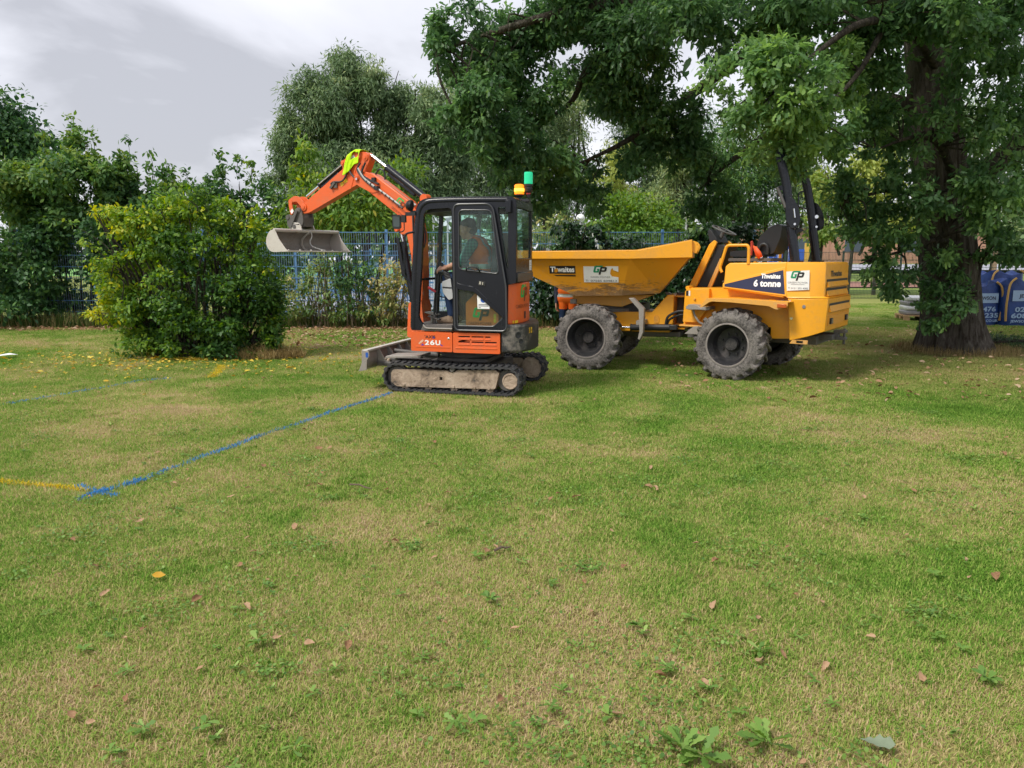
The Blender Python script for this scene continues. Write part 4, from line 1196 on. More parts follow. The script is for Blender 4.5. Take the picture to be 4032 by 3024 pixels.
def build_wheel(basis, far):
    """wheel about its own centre, outer face at y = -.21"""
    n = 64
    prof = [(.29, -.165), (.31, -.195), (.335, -.205), (.36, -.212), (.40, -.214), (.415, -.208), (.43, -.208), (.452, -.195), (.472, -.165), (.478, -.10), (.482, 0), (.478, .10),
            (.472, .165), (.452, .195), (.40, .214), (.335, .205), (.29, .165)]
    w = MB().lathe([(.285, .155), (.285, .19), (.31, .19), (.31, .165), (.262, .13), (.255, -.10), (.275, -.135), (.312, -.165), (.312, -.198), (.290, -.202), (.283, -.165), (.248, -.13), (.235, -.05), (.225, .02), (.10, .03), (.10, -.02), (.001, -.02)], (0, 0, 0), (0, 1, 0), 48, cap=False)
    rim = w.build('wheel', RIM, DMP, basis)
    MB().lathe([(.312, -.197), (.315, -.205), (.293, -.208), (.288, -.200)], (0, 0, 0), (0, 1, 0), 48, cap=False).build('rim_edge', RIME, rim)
    ty = MB().lathe(prof, (0, 0, 0), (0, 1, 0), n, cap=False).build('tyre', TYRE, rim)
    lug = MB()
    N = 19
    for i in range(N):
        for side in (-1, 1):
            a0 = 2 * math.pi * (i + (.5 if side > 0 else 0)) / N
            # bar lug: curved from shoulder to centre, sweeping forward
            secs = []
            for (yy, da, r0, r1, hw) in ((-.205, -.015, .415, .482, .030), (-.19, -.005, .44, .507, .029), (-.13, .06, .465, .512, .026), (-.06, .14, .468, .510, .023), (.012, .20, .468, .506, .020)):
                a = a0 + da * (1 if side < 0 else 1)
                y = yy if side < 0 else -yy
                t = Vector((-math.sin(a), 0, math.cos(a))); rd = Vector((math.cos(a), 0, math.sin(a)))
                b = rd * r0; tp = rd * r1; yv = Vector((0, y, 0))
                secs.append([b + t * hw * 1.25 + yv, b - t * hw * 1.25 + yv, tp - t * hw * .8 + yv, tp + t * hw * .8 + yv])
            lug.loft(secs)
            a = a0 - .015
            if side < 0:
                rd = Vector((math.cos(a), 0, math.sin(a))); t = Vector((-math.sin(a), 0, math.cos(a)))
                lug.obox(rd * .470 + Vector((0, -.208, 0)), (rd, t, Vector((0, 1, 0))), (.018, .024, .010))
    tag(lug.build('tread_lugs', TYRE, ty, bevel=.005, seg=1), kind='stuff')
    hb = MB().lathe([(.001, -.045), (.085, -.045), (.095, -.03), (.095, .02)], (0, 0, 0), (0, 1, 0), 24)
    for i in range(8):
        a = 2 * math.pi * i / 8
        hb.lathe([(.001, -.012), (.016, -.012), (.016, .02)], (.15 * math.cos(a), .01, .15 * math.sin(a)), (0, 1, 0), 8)
    hb.build('hub', RIM, rim)
    return rim
def wheel_at(base, x, y, z, spin, flip):
    M = base @ Matrix.Translation((x, y, z)) @ (Matrix.Rotation(math.pi, 4, 'Z') if flip else Matrix.Identity(4)) @ Matrix.Rotation(spin, 4, 'Y')
    return M
ID = Matrix.Identity(4)
W0 = build_wheel(wheel_at(FR, -.02, -.87, .495, .12, False), False)
for (b, x, y, sp, fl) in ((FR, -.02, .87, .5, True), (ID, -.01, -.87, .3, False), (ID, -.01, .87, .9, True)):
    c = copy_tree(W0, DMP); c.matrix_basis = wheel_at(b, x, y, .495, sp, fl)

def skip_mat():
    # bare scrapes and dark smears of wet soil low on the skip
    m, nt, nd, lk, out = new_mat('scraped_skip_paint')
    v = pos(nt)
    mp = nd.new('ShaderNodeMapping'); mp.inputs['Rotation'].default_value = (0, .12, 0); mp.inputs['Scale'].default_value = (1.0, 1.0, 5.0)
    lk.new(v, mp.inputs['Vector'])
    sm = noise(nt, 3.2, 9, .72, mp.outputs[0], .5); fine = noise(nt, 30, 5, .7, v)
    sp = nd.new('ShaderNodeSeparateXYZ'); lk.new(v, sp.inputs[0])
    hz = nd.new('ShaderNodeMapRange'); hz.inputs['From Min'].default_value = 1.42; hz.inputs['From Max'].default_value = 1.12
    hz.inputs['To Min'].default_value = -.05; hz.inputs['To Max'].default_value = .24
    lk.new(sp.outputs['Z'], hz.inputs['Value'])
    base = mixc(nt, math_n(nt, 'MULTIPLY', noise(nt, 1.6, 4, .6, v), .5), (.74, .32, .016), (.64, .26, .016))
    dk = ramp(nt, math_n(nt, 'ADD', sm, hz.outputs[0]), [(.57, 0.0), (.66, 1.0)])
    c = mixc(nt, math_n(nt, 'MULTIPLY', dk, .78), base, (.085, .06, .038))
    ds = ramp(nt, math_n(nt, 'ADD', math_n(nt, 'MULTIPLY', fine, .5), math_n(nt, 'ADD', math_n(nt, 'MULTIPLY', noise(nt, 2.3, 6, .65, v), .5), math_n(nt, 'MULTIPLY', hz.outputs[0], .6))), [(.52, 0.0), (.68, 1.0)])
    c = mixc(nt, math_n(nt, 'MULTIPLY', ds, .45), c, (.42, .29, .17))
    principled(nt, out, c, math_n(nt, 'ADD', math_n(nt, 'MULTIPLY', dk, .3), .42), 0, .45, sm, .12, .01)
    return m
SKIPM = skip_mat()
FS = FR @ Matrix.Translation((.15, 0, 0)) @ Matrix.Rotation(R(6.0), 4, 'Z') @ Matrix.Translation((-.25, 0, 0))   # skip turned a little on its turntable

def build_front():
    # skip: shell with folded sides, open on top
    top = [(-.98, .96), (.605, .97), (1.46, .93)]
    bot = [(-.24, .76), (.47, .76), (1.03, .62)]
    zt = [1.69, 1.69, 1.70]; zb = [1.12, 1.135, 1.165]
    v = []
    for s in (-1, 1):
        for (x, y), z in zip(top, zt): v.append((x, s * y, z))
        for (x, y), z in zip(bot, zb): v.append((x, s * y, z))
    v += [(-.98, -.90, 1.46), (-.98, .90, 1.46)]
    f = [(0, 1, 4, 3), (1, 2, 5, 4), (6, 9, 10, 7), (7, 10, 11, 8), (3, 4, 10, 9), (4, 5, 11, 10), (2, 8, 11, 5), (12, 3, 9, 13), (0, 3, 12), (6, 13, 9), (0, 12, 13, 6)]
    mb = MB(); mb.add(v, f)
    sk = mb.build('skip', SKIPM, DMP, FS, smooth=False)
    so = sk.modifiers.new('thickness', 'SOLIDIFY'); so.thickness = .025; so.offset = -1
    # rim band all round
    for s in (-1, 1):
        O = [(-.99, 1.685), (-.99, 1.800), (.70, 1.815), (1.50, 1.962), (1.515, 1.705), (.60, 1.685)]
        y = -1.005 if s < 0 else .965
        MB().plate(O, y, y + .04).build('rim_band', YELLOW, sk, bevel=.010, seg=3)
        MB().plate([(-.99, 1.80), (-.99, 1.808), (.70, 1.823), (1.50, 1.970), (1.50, 1.962), (.70, 1.815)], (-1.0 if s < 0 else .92), (-.92 if s < 0 else 1.0)).build('rim_top', YELLOWW, sk)
        MB().plate(rounded([(1.50, 1.80), (1.50, 1.955), (1.585, 1.925), (1.615, 1.885), (1.56, 1.76)], .02, 3), s * .93 - .02, s * .93 + .02, holes=[[(1.573 + .012 * math.cos(a * .785), 1.888 + .012 * math.sin(a * .785)) for a in range(8)]]).build('skip_lug', YELLOW, sk, bevel=.004)
    MB().plate([(1.46, 1.70), (1.46, 1.955), (1.50, 1.960), (1.515, 1.705)], -.964, .964).build('rim_band', YELLOW, sk, bevel=.008)
    MB().plate([(-1.03, 1.69), (-1.03, 1.79), (-.992, 1.80), (-.985, 1.685)], -1.0, 1.0).build('rim_band', YELLOW, sk, bevel=.006)
    MB().tube([(-1.04, -.98, 1.76), (-1.06, -.6, 1.77), (-1.06, .6, 1.77), (-1.04, .98, 1.76)], .025, 8).build('spout_lip', YELLOWW, sk)
    # decals on the near side; plane through the side facet
    A, B, C_ = Vector(v[0]), Vector(v[1]), Vector(v[4])
    U = (B - A).normalized(); nrm = (B - A).cross(C_ - B).normalized()
    if nrm.y > 0: nrm = -nrm
    V = nrm.cross(U) * -1
    if V.z < 0: V = -V
    def side(x, z, e=.003):
        s0 = lambda s, t: A + U * (s + x + .98) + V * ((z - 1.69) / V.z + t) + nrm * e
        return s0
    flat('maker_plate', [[(0, 0), (0, .128), (.405, .128), (.405, 0)]], LBLACK, sk, side(-.63, 1.465))
    flat('maker_stripe', [[(0, 0), (0, .022), (.405, .022), (.405, 0)]], LBLACK, sk, side(-.63, 1.425))
    text('Thwaites', LWHITE, sk, side(-.615, 1.492, .0045), .375, .085, .035)
    flat('decal_scrape', [[(.075, .03), (.085, .075), (.115, .095), (.14, .07), (.125, .03), (.10, .02)]], YELLOWD, sk, side(-.63, 1.462, .006))
    # hire board with a torn corner
    bd = flat('hire_board', [[(0, 0), (0, .262), (.245, .255), (.28, .235), (.35, .262), (.53, .262), (.53, .17), (.455, .20), (.44, .235), (.415, .205), (.405, .14), (.43, .10), (.53, .085), (.53, 0)]], WHITE, sk, side(-.10, 1.335, .004))
    gp_logo(bd, lambda s, t: side(.035, 1.455, .006)(s, t), .235, GREEND, LBLACK, eps=nrm * .0012, hscale=.92)
    text('GREEN POWER', LGREY, bd, side(.005, 1.405, .006), .30, .026)
    text('T: 07585 609813', LGREY, bd, side(-.075, 1.347, .006), .48, .030, .015)
    # scrapes low on the side
    # frame under the skip, turntable
    MB().plate([(-.34, 1.115), (.95, 1.14), (.45, .945), (-.28, .985)], -.50, .50).build('skip_subframe', YELLOWW, DMP, FS, bevel=.01)
    MB().box(-.36, -.26, -.56, -.42, .985, 1.06).build('hinge_block', STEELW, DMP, FS, bevel=.01)
    MB().plate([(-.20, .95), (-.05, 1.0), (.10, .95), (.02, .92)], -.54, -.50).build('subframe_gusset', YELLOWD, DMP, FS)
    MB().lathe([(.50, 0), (.50, .05), (.44, .055), (.44, .09)], (.15, 0, .865), (0, 0, 1), 40).build('turntable', STEELD, DMP, FR)
    # chassis
    ch = MB().plate([(-.25, .56), (-.25, .86), (.865, .868), (1.10, 1.14), (1.20, 1.14), (1.20, .69), (1.15, .56)], -.42, .42).build('front_chassis', YELLOW, DMP, FR, bevel=.012)
    MB().plate(rounded([(.90, .70), (.90, .80), (.93, .83), (.96, .83), (.985, .80), (.985, .70)], .02, 2), -.4275, -.4205).build('chassis_pocket', YELLOWD, ch)
    pl = MB().plate(rounded([(.70, .675), (.70, .83), (.76, .83), (.76, .675)], .012, 2), -.435, -.4205).build('lock_plate', BLACKP, ch, bevel=.003)
    MB().box(-.12, .12, -.70, .70, .40, .58).build('front_axle', STEELD, DMP, FR, bevel=.03)
    MB().box(.30, .70, -.36, .36, .70, .98).build('tip_ram_housing', PLASTIC, DMP, FR)
    for z in (.60, .66, 1.10):
        MB().box(1.15, 1.36, -.26, .26, z, z + .025).build('pivot_plate', YELLOW, DMP, FR, bevel=.004)
    MB().lathe([(.07, -.3), (.07, .3)], (1.25, 0, .86), (0, 0, 1), 20).build('pivot_post', STEELD, DMP, FR)
    MB().tube([(.30, 0, .50), (.75, .02, .49), (1.7, .2, .50)], .05, 12).build('drive_shaft', STEELD, DMP, FR)
    MB().box(.65, 1.30, -.30, .30, .49, .56).build('belly_plate', STEELD, DMP, FR)
    # steering ram
    r = MB().tube([(.56, -.52, .632), (.59, -.52, .632), (1.16, -.50, .648), (1.18, -.50, .648)], [.060, .050, .050, .058], 16).build('steering_ram', PLASTIC, DMP, FR)
    MB().cyl((.38, -.52, .630), (.58, -.52, .632), .018, 10).build('ram_rod', CHROME, r)
    MB().box(.30, .42, -.58, -.44, .60, .665).build('ram_clevis', YELLOWW, r, bevel=.01)
    MB().box(1.16, 1.28, -.56, -.42, .61, .69).build('ram_clevis', PLASTIC, r, bevel=.012)
    # bent guard bar beside the front wheel
    gpts = [(.60, 1.105), (.665, 1.11), (.835, .955), (.83, .60), (.785, .485), (.752, .495), (.775, .62), (.755, .94)]
    MB().plate(gpts, -.93, -.80).build('tread_guard', STEELW, DMP, FR, bevel=.004)
    MB().box(.70, .80, -.82, -.42, .70, .76).build('guard_arm', STEELW, DMP, FR)
    MB().plate([(1.0, 1.14), (.92, 1.14), (1.1, .98), (1.18, .98)], .42, .55).build('far_guard', STEELW, DMP, FR)
    h = MB()
    h.tube(catmull([(1.10, -.50, .70), (1.14, -.52, .82), (1.30, -.55, .90), (1.48, -.55, .88), (1.6, -.5, .80)], 6), .020, 8)
    h.tube(catmull([(1.12, -.48, .70), (1.17, -.50, .78), (1.33, -.53, .85), (1.5, -.53, .84)], 6), .018, 8)
    h.tube(catmull([(1.05, .05, 1.08), (1.2, .05, 1.02), (1.3, .0, .9), (1.5, -.1, .85)], 6), .018, 8)
    build_each(h, 'hydraulic_hose', HOSE, DMP, FR)
    # scrapes that have gone through the paint
build_front()

def build_rear():
    # chassis flank
    MB().plate(rounded([(-.86, .70), (-.83, 1.22), (-.78, 1.265), (-.20, 1.272), (.72, 1.165), (.80, .60), (.45, .58), (.45, .74), (-.40, .74), (-.50, .66)], .015, 2), -.62, .62).build('rear_chassis', YELLOW, DMP, bevel=.010)
    ch = MB().plate([(-.84, .76), (-.82, 1.21), (-.79, 1.25), (-.45, 1.262), (-.45, .98), (-.62, .76)], -.70, -.621).build('side_cheek', YELLOW, DMP, bevel=.006)
    flat('capacity_sticker', [[(-.80, 1.15), (-.80, 1.225), (-.765, 1.225), (-.765, 1.15)]], LBLACK, ch, lambda s, t: Vector((s, -.7025, t)))
    flat('capacity_sticker', [[(-.76, 1.15), (-.76, 1.225), (-.735, 1.225), (-.735, 1.15)]], WHITE, ch, lambda s, t: Vector((s, -.7025, t)))
    MB().lathe([(.001, -.03), (.012, -.03), (.02, 0)], (-.66, -.70, 1.105), (0, 1, 0), 10).build('grease_point', YELLOWW, ch)
    MB().tube([(-.80, -.66, 1.265), (-.80, -.50, 1.265)], .03, 10).build('cheek_boss', YELLOW, ch)
    MB().box(-.86, -.42, -.78, -.40, .700, .722).build('lower_step', YELLOWW, DMP, bevel=.004)
    MB().plate([(-.74, .60), (-.60, .715), (-.42, .715), (-.40, .60)], -.86, -.70).build('step_plate', STEELW, DMP, bevel=.004)
    MB().plate([(-.72, 1.00), (-.72, .965), (-.66, .955), (-.52, .965), (-.42, .955), (-.36, .965), (-.36, 1.015), (-.45, 1.005), (-.50, .99), (-.55, 1.025), (-.68, 1.035)], -.88, -.66).build('foot_step', STEELW, DMP, bevel=.004)
    MB().tube(catmull([(-.64, -.80, .96), (-.62, -.79, .88), (-.58, -.79, .82), (-.54, -.78, .77), (-.50, -.76, .75)], 5), .016, 7).build('step_chain', STEELW, DMP)
    MB().box(-.14, .14, -.70, .70, .40, .60).build('rear_axle', STEELD, DMP, bevel=.03)
    MB().box(-.9, 1.0, -.35, .35, .50, .62).build('belly_plate', STEELD, DMP)
    # engine cover, sloping side with its navy flash
    sec = lambda x, zb, zt, yb, yt: [(x, -yb, zb), (x, -yt, zt), (x, yt, zt), (x, yb, zb)]
    ec = MB().loft([sec(-.205, 1.262, 1.585, .79, .74), sec(-.150, 1.262, 1.632, .79, .73), sec(.652, 1.165, 1.648, .805, .74)])
    eco = ec.build('engine_cover', YELLOW, DMP, bevel=.014, seg=3)
    def cov(s, t, e=.004):
        # side plane of the cover
        k = (t - 1.22) / .42
        return Vector((s, -(.80 - .062 * k) - e, t))
    MB().add([cov(*p, .008) for p in ((-.215, 1.285), (-.215, 1.350), (.640, 1.585), (.700, 1.185))] + [cov(*p, -.02) for p in ((-.215, 1.285), (-.215, 1.350), (.640, 1.585), (.700, 1.185))],
             [(0, 1, 2, 3), (4, 7, 6, 5), (0, 4, 5, 1), (1, 5, 6, 2), (2, 6, 7, 3), (3, 7, 4, 0)]).build('side_door', YELLOW, eco, bevel=.006)
    flat('navy_flash', [[(-.186, 1.302), (-.186, 1.334), (.615, 1.540), (.668, 1.212)]], NAVY, eco, lambda s, t: cov(s, t, .011))
    text('Thwaites', LWHITE, eco, lambda s, t: cov(.322 + s, 1.425 + t, .0125), .265, .062, .035)
    text('6 tonne', LWHITE, eco, lambda s, t: cov(.228 + s, 1.315 + t, .0125), .375, .085, .040)
    # tail box
    up = [(.660, -.805), (.995, -.800), (1.150, -.690), (1.150, .640), (1.02, .80), (.660, .805)]
    low = [(.712, -.815), (1.015, -.812), (1.205, -.695), (1.205, .645), (1.05, .812), (.712, .815)]
    def ringz(pl, z, g=0, zr=None):
        return [(x, y * (1 - g), z if zr is None else z + zr * (x - .66)) for x, y in pl]
    t1 = MB().loft([ringz(low, 1.165), ringz(up, 1.19), ringz(up, 1.60, .015), [(x - .0 if i not in (2, 3) else x - .02, y * .97, 1.645) for i, (x, y) in enumerate(up)]]).build('tail_upper_cover', YELLOW, DMP, bevel=.008)
    b0 = [(.76, -.80, .585), (1.01, -.80, .655), (1.190, -.69, .725), (1.190, .64, .725), (1.05, .80, .655), (.76, .80, .585)]
    t2 = MB().loft([b0, ringz(low, 1.158)]).build('tail_lower_cover', YELLOW, DMP, bevel=.008)
    bl = MB()
    for (x, y, z) in ((.745, -.820, 1.12), (.775, -.815, .89)):
        bl.lathe([(.001, -.012), (.018, -.012), (.024, 0)], (x, y + .004, z), (0, 1, 0), 10)
    build_each(bl, 'cover_bolt', CHROME, t2)
    MB().lathe([(.001, -.003), (.022, -.003), (.024, .004)], (.93, -.817, 1.055), (0, 1, 0), 14).build('cover_plug', LGREY, t2)
    bd = flat('hire_board', [[(.693, 1.262), (.672, 1.520), (.975, 1.540), (.985, 1.282)]], WHITE, t1, lambda s, t: Vector((s, -.8155, t)))
    gp_logo(bd, lambda s, t: Vector((.722 + s, -.817, 1.400 + t)), .20, GREEND, LBLACK)
    text('GREEN POWER', LGREY, bd, lambda s, t: Vector((.700 + s, -.817, 1.362 + t)), .262, .024)
    flat('board_print', [[(.74, 1.345), (.74, 1.350), (.92, 1.352), (.92, 1.347)]], LGREY, bd, lambda s, t: Vector((s, -.817, t)))
    text('T: 0121 355 4083', LGREY, bd, lambda s, t: Vector((.708 + s, -.817, 1.288 + t)), .262, .022, .012)
    # rear face: louvres, worn name, lamps
    rx = 1.152
    text('Thwaites', LBLACK, t1, lambda s, t: Vector((rx + .006, -.42 + s, 1.455 + t)), .62, .075, .03)
    for (z0, z1, dx_) in ((1.32, 1.405, .0), (1.195, 1.285, .0), (.985, 1.085, .048)):
        fr_ = MB()
        fr_.box(rx + dx_ - .004, rx + dx_ + .006, -.60, .57, z0 - .012, z1 + .012)
        fo = fr_.build('louvre_recess', PLASTIC, t1 if dx_ == 0 else t2)
        MB().add([(rx + dx_ + .008, -.60, z1 - .02), (rx + dx_ + .008, .57, z1 - .02), (rx + dx_ + .034, .57, z0), (rx + dx_ + .034, -.60, z0), (rx + dx_ + .0, -.60, z0 - .012), (rx + dx_ + .0, .57, z0 - .012)],
                 [(0, 1, 2, 3), (3, 2, 5, 4), (0, 3, 4), (1, 5, 2)]).build('louvre_slat', YELLOW, fo, smooth=False)
    MB().box(rx + .030, rx + .052, -.60, .57, .80, .93).build('lamp_recess', YELLOWD, t2)
    for y in (-.48, .40):
        l_ = MB().box(rx + .050, rx + .075, y - .055, y + .055, .815, .895).build('tail_lamp', PLASTIC, t2, bevel=.006)
        MB().box(rx + .075, rx + .080, y - .04, y + .04, .825, .885).build('lamp_lens', plain('dull_lens', (.20, .17, .14), .3), l_)
    MB().box(.80, 1.18, -.20, .20, .56, .64).build('tow_beam', STEELD, DMP, bevel=.01)
    tw = MB().plate(rounded([(1.16, .56), (1.16, .70), (1.32, .70), (1.32, .66), (1.22, .655), (1.22, .605), (1.32, .60), (1.32, .56)], .01, 2), -.06, .06)
    tw.cyl((1.29, 0, .50), (1.29, 0, .72), .018, 10)
    tw.build('tow_hitch', STEELD, DMP, bevel=.004)
    MB().plate([(.76, .545), (.80, .60), (1.0, .60), (1.0, .545)], -.80, -.77, holes=[[(.85, .555), (.85, .59), (.94, .59), (.94, .555)]]).build('tie_down_eye', YELLOWW, DMP, bevel=.004)
    # mudguard
    prof = [(-.43, 1.022), (-.335, 1.142), (.0, 1.150), (.20, 1.140), (.79, 1.125), (.79, 1.112), (.2, 1.127), (.0, 1.137), (-.325, 1.128), (-.415, 1.012)]
    for s in (-1, 1):
        ya, yb_ = (-1.075, -.62) if s < 0 else (.62, 1.075)
        mg = MB().plate(prof, ya, yb_).build('mudguard', YELLOW, DMP, bevel=.003)
        ye = -1.078 if s < 0 else 1.066
        MB().plate([(-.43, 1.022), (-.335, 1.142), (.0, 1.150), (.79, 1.125), (.79, 1.07), (.66, 1.018), (.60, 1.032), (.54, 1.062), (.0, 1.095), (-.26, 1.098), (-.30, 1.085), (-.40, 1.01)], ye, ye + .012).build('mudguard_lip', YELLOWW, mg, bevel=.002)
        if s < 0:
            lp = MB().box(.655, .775, -1.095, -1.03, 1.045, 1.095).build('indicator_lamp', plain('amber_lens_unlit', (.45, .09, .015), .25), mg, bevel=.006)
            for (x, y) in ((.30, -.86), (.56, -.84)):
                MB().plate([(x, y), (x + .06, y + .05), (x + .17, y + .03), (x + .10, y - .03)], 1.133 if x < .4 else 1.1305, 1.1365 if x < .4 else 1.1345, axis='z').build('grip_patch', STEELD, mg)
    # driver platform: steering column, wheel, seat, handrails
    col = MB()
    d = Vector((.36, 0, .685)).normalized()
    for y in (-.34, .26):
        col.plate([(-.92, 1.265), (-.62, 1.90), (-.545, 1.965), (-.50, 1.93), (-.80, 1.265)], y, y + .05)
    co = build_each(col, 'steering_column', YELLOW, DMP, bevel=.010)[0]
    MB().plate([(-.80, 1.27), (-.50, 1.90), (-.40, 1.87), (-.60, 1.27)], -.29, .26).build('column_cover', PLASTIC, co)
    MB().plate([(-.62, 1.27), (-.44, 1.70), (-.40, 1.66), (-.56, 1.27)], -.335, -.29).build('column_side', YELLOWW, co)
    MB().plate([(-.66, 1.93), (-.70, 2.10), (-.66, 2.13), (-.55, 2.0), (-.53, 1.93)], -.22, .22).build('dash_panel', PLASTIC, co, bevel=.008)
    ax = Vector((.40, 0, .92)).normalized(); c0 = Vector((-.515, -.02, 2.112))
    u = Vector((.92, 0, -.40)).normalized(); wv = Vector((0, 1, 0))
    sw = MB(); sw.tube([c0 + (u * math.cos(a) + wv * math.sin(a)) * .185 for a in [2 * math.pi * i / 32 for i in range(32)]], .014, 8, closed=True)
    so = sw.build('steering_wheel', plain('grey_rim_grip', (.10, .10, .10), .5), DMP)
    sp = MB()
    for a in (0.5, 2.6, 4.7):
        sp.tube([c0 - ax * .02, c0 + (u * math.cos(a) + wv * math.sin(a)) * .18], .010, 6)
    sp.cyl(c0 - ax * .14, c0 + ax * .005, .030, 12)
    build_each(sp, 'wheel_spoke', STEELD, so)
    se = MB().plate(rounded([(-.32, 1.655), (-.31, 1.70), (.30, 1.70), (.31, 1.655)], .02), -.34, .30).build('seat_suspension', plain('grey_bellows', (.09, .085, .08), .7), DMP, bevel=.012)
    MB().plate(rounded([(-.30, 1.72), (-.31, 1.80), (-.05, 1.815), (.16, 1.80), (.20, 1.72)], .03), -.30, .28).build('seat_cushion', SEATM, se, bevel=.03, seg=3)
    bk = MB().plate(rounded([(.10, 1.74), (.075, 1.90), (.10, 2.0), (.24, 2.135), (.36, 2.185), (.42, 2.15), (.405, 1.98), (.32, 1.76)], .05, 4), -.27, .25).build('seat_back', SEATM, se, bevel=.04, seg=3)
    ar = MB().tube(catmull([(.10, -.31, 1.73), (.13, -.31, 1.86), (.19, -.31, 1.90), (.24, -.31, 1.86), (.24, -.31, 1.75)], 5), .022, 8).build('seat_arm', PLASTIC, se)
    bt = MB().tube(catmull([(.02, -.35, 1.74), (.03, -.35, 1.90), (.02, -.36, 1.935)], 4), .022, 6)
    bt.build('belt_buckle', plain('red_buckle', (.42, .05, .03), .4), se)
    MB().add([(.05, -.37, 1.88), (.11, -.38, 1.86), (.17, -.38, 1.79), (.20, -.37, 1.72), (.14, -.37, 1.69), (.10, -.38, 1.74), (.08, -.38, 1.79)], [(0, 1, 2, 6), (6, 2, 3, 5), (5, 3, 4)]).build('seat_belt', plain('orange_webbing', (.80, .10, .02), .6), se).modifiers.new('t', 'SOLIDIFY').thickness = .012
    for s in (-1, 1):
        y = -.735 if s < 0 else .735
        MB().tube(fillet([(-.255, y, 1.50), (-.29, y, 1.56), (-.205, y, 1.86), (-.17, y, 1.878), (.095, y, 1.878), (.118, y, 1.84), (.122, y, 1.62)], .06, 5), .022, 10).build('grab_rail', YELLOW, DMP)
    lv = MB()
    for (x, y, z, h) in ((-.40, -.22, 1.27, .10), (-.34, -.10, 1.27, .13), (-.46, .05, 1.27, .09)):
        lv.tube([(x, y, z), (x + .03, y, z + h)], [.02, .012], 6); lv.obox((x + .03, y, z + h), (Vector((1, 0, .3)), Vector((0, 1, 0)), Vector((-.3, 0, 1))), (.11, .07, .014))
    build_each(lv, 'pedal', STEELD, DMP)
    # roll bar
    pts = fillet([(.715, -.56, 1.64), (.585, -.56, 2.40), (.525, -.56, 2.74), (.40, -.55, 3.14), (.36, .55, 3.16), (.50, .56, 2.80), (.585, .56, 2.40), (.715, .56, 1.64)], .24, 7)
    rb = MB().tube(pts, .060, 14).build('roll_bar', BLACKP, DMP)
    for s in (-1, 1):
        y = s * .56
        MB().box(.64, .80, y - .07, y + .07, 1.640, 1.665).build('bar_foot', BLACKP, rb)
        MB().tube([(.705, y, 1.66), (.625, y, 2.12)], .068, 4).build('bar_sleeve', BLACKP, rb, bevel=.012)
        hp = MB().plate(rounded([(.56, 2.46), (.60, 2.52), (.66, 2.50), (.74, 2.36), (.77, 2.22), (.755, 2.13), (.66, 2.09), (.58, 2.20)], .03, 3), y - s * -.060, y - s * -.085).build('hinge_plate', BLACKP, rb, bevel=.004)
        ho = MB(); ho.lathe([(.001, -.02), (.016, -.02), (.016, .02)], (.705, y - .085, 2.155), (0, 1, 0), 12); ho.build('hinge_pin', CHROME, hp)
        pn = MB().tube([(.68, y - .095, 2.36), (.70, y - .095, 2.24)], .014, 8) if s < 0 else MB().lathe([(.026, -.02), (.03, -.01), (.03, .01)], (.70, y - .09, 2.30), (0, 1, 0), 14)
        pn.build('lock_pin', CHROME, hp)
        MB().plate([(.62, 2.10), (.60, 2.135), (.76, 2.10), (.80, 2.07), (.74, 2.04), (.68, 2.0)], y - .02, y + .02).build('strut_bracket', BLACKP, rb) if s < 0 else None
    MB().plate([(.535, 2.70), (.42, 2.665), (.44, 2.62), (.56, 2.60)], -.60, -.585).build('strut_bracket', BLACKP, rb)
    gs = MB().tube([(.43, -.62, 2.655), (.56, -.62, 2.38)], .022, 10); gs.tube([(.56, -.62, 2.38), (.70, -.62, 2.09)], .011, 8)
    gs.build('gas_strut', STEELD, rb)
    MB().tube(fillet([(.455, -.585, 2.62), (.425, -.60, 2.52), (.47, -.60, 2.43), (.545, -.585, 2.46)], .05), .011, 7).build('lift_handle', BLACKP, rb)
    MB().tube(fillet([(.49, .50, 2.68), (.43, .42, 2.66), (.44, .40, 2.44), (.56, .48, 2.42)], .05), .011, 7).build('lift_handle', BLACKP, rb)
build_rear()

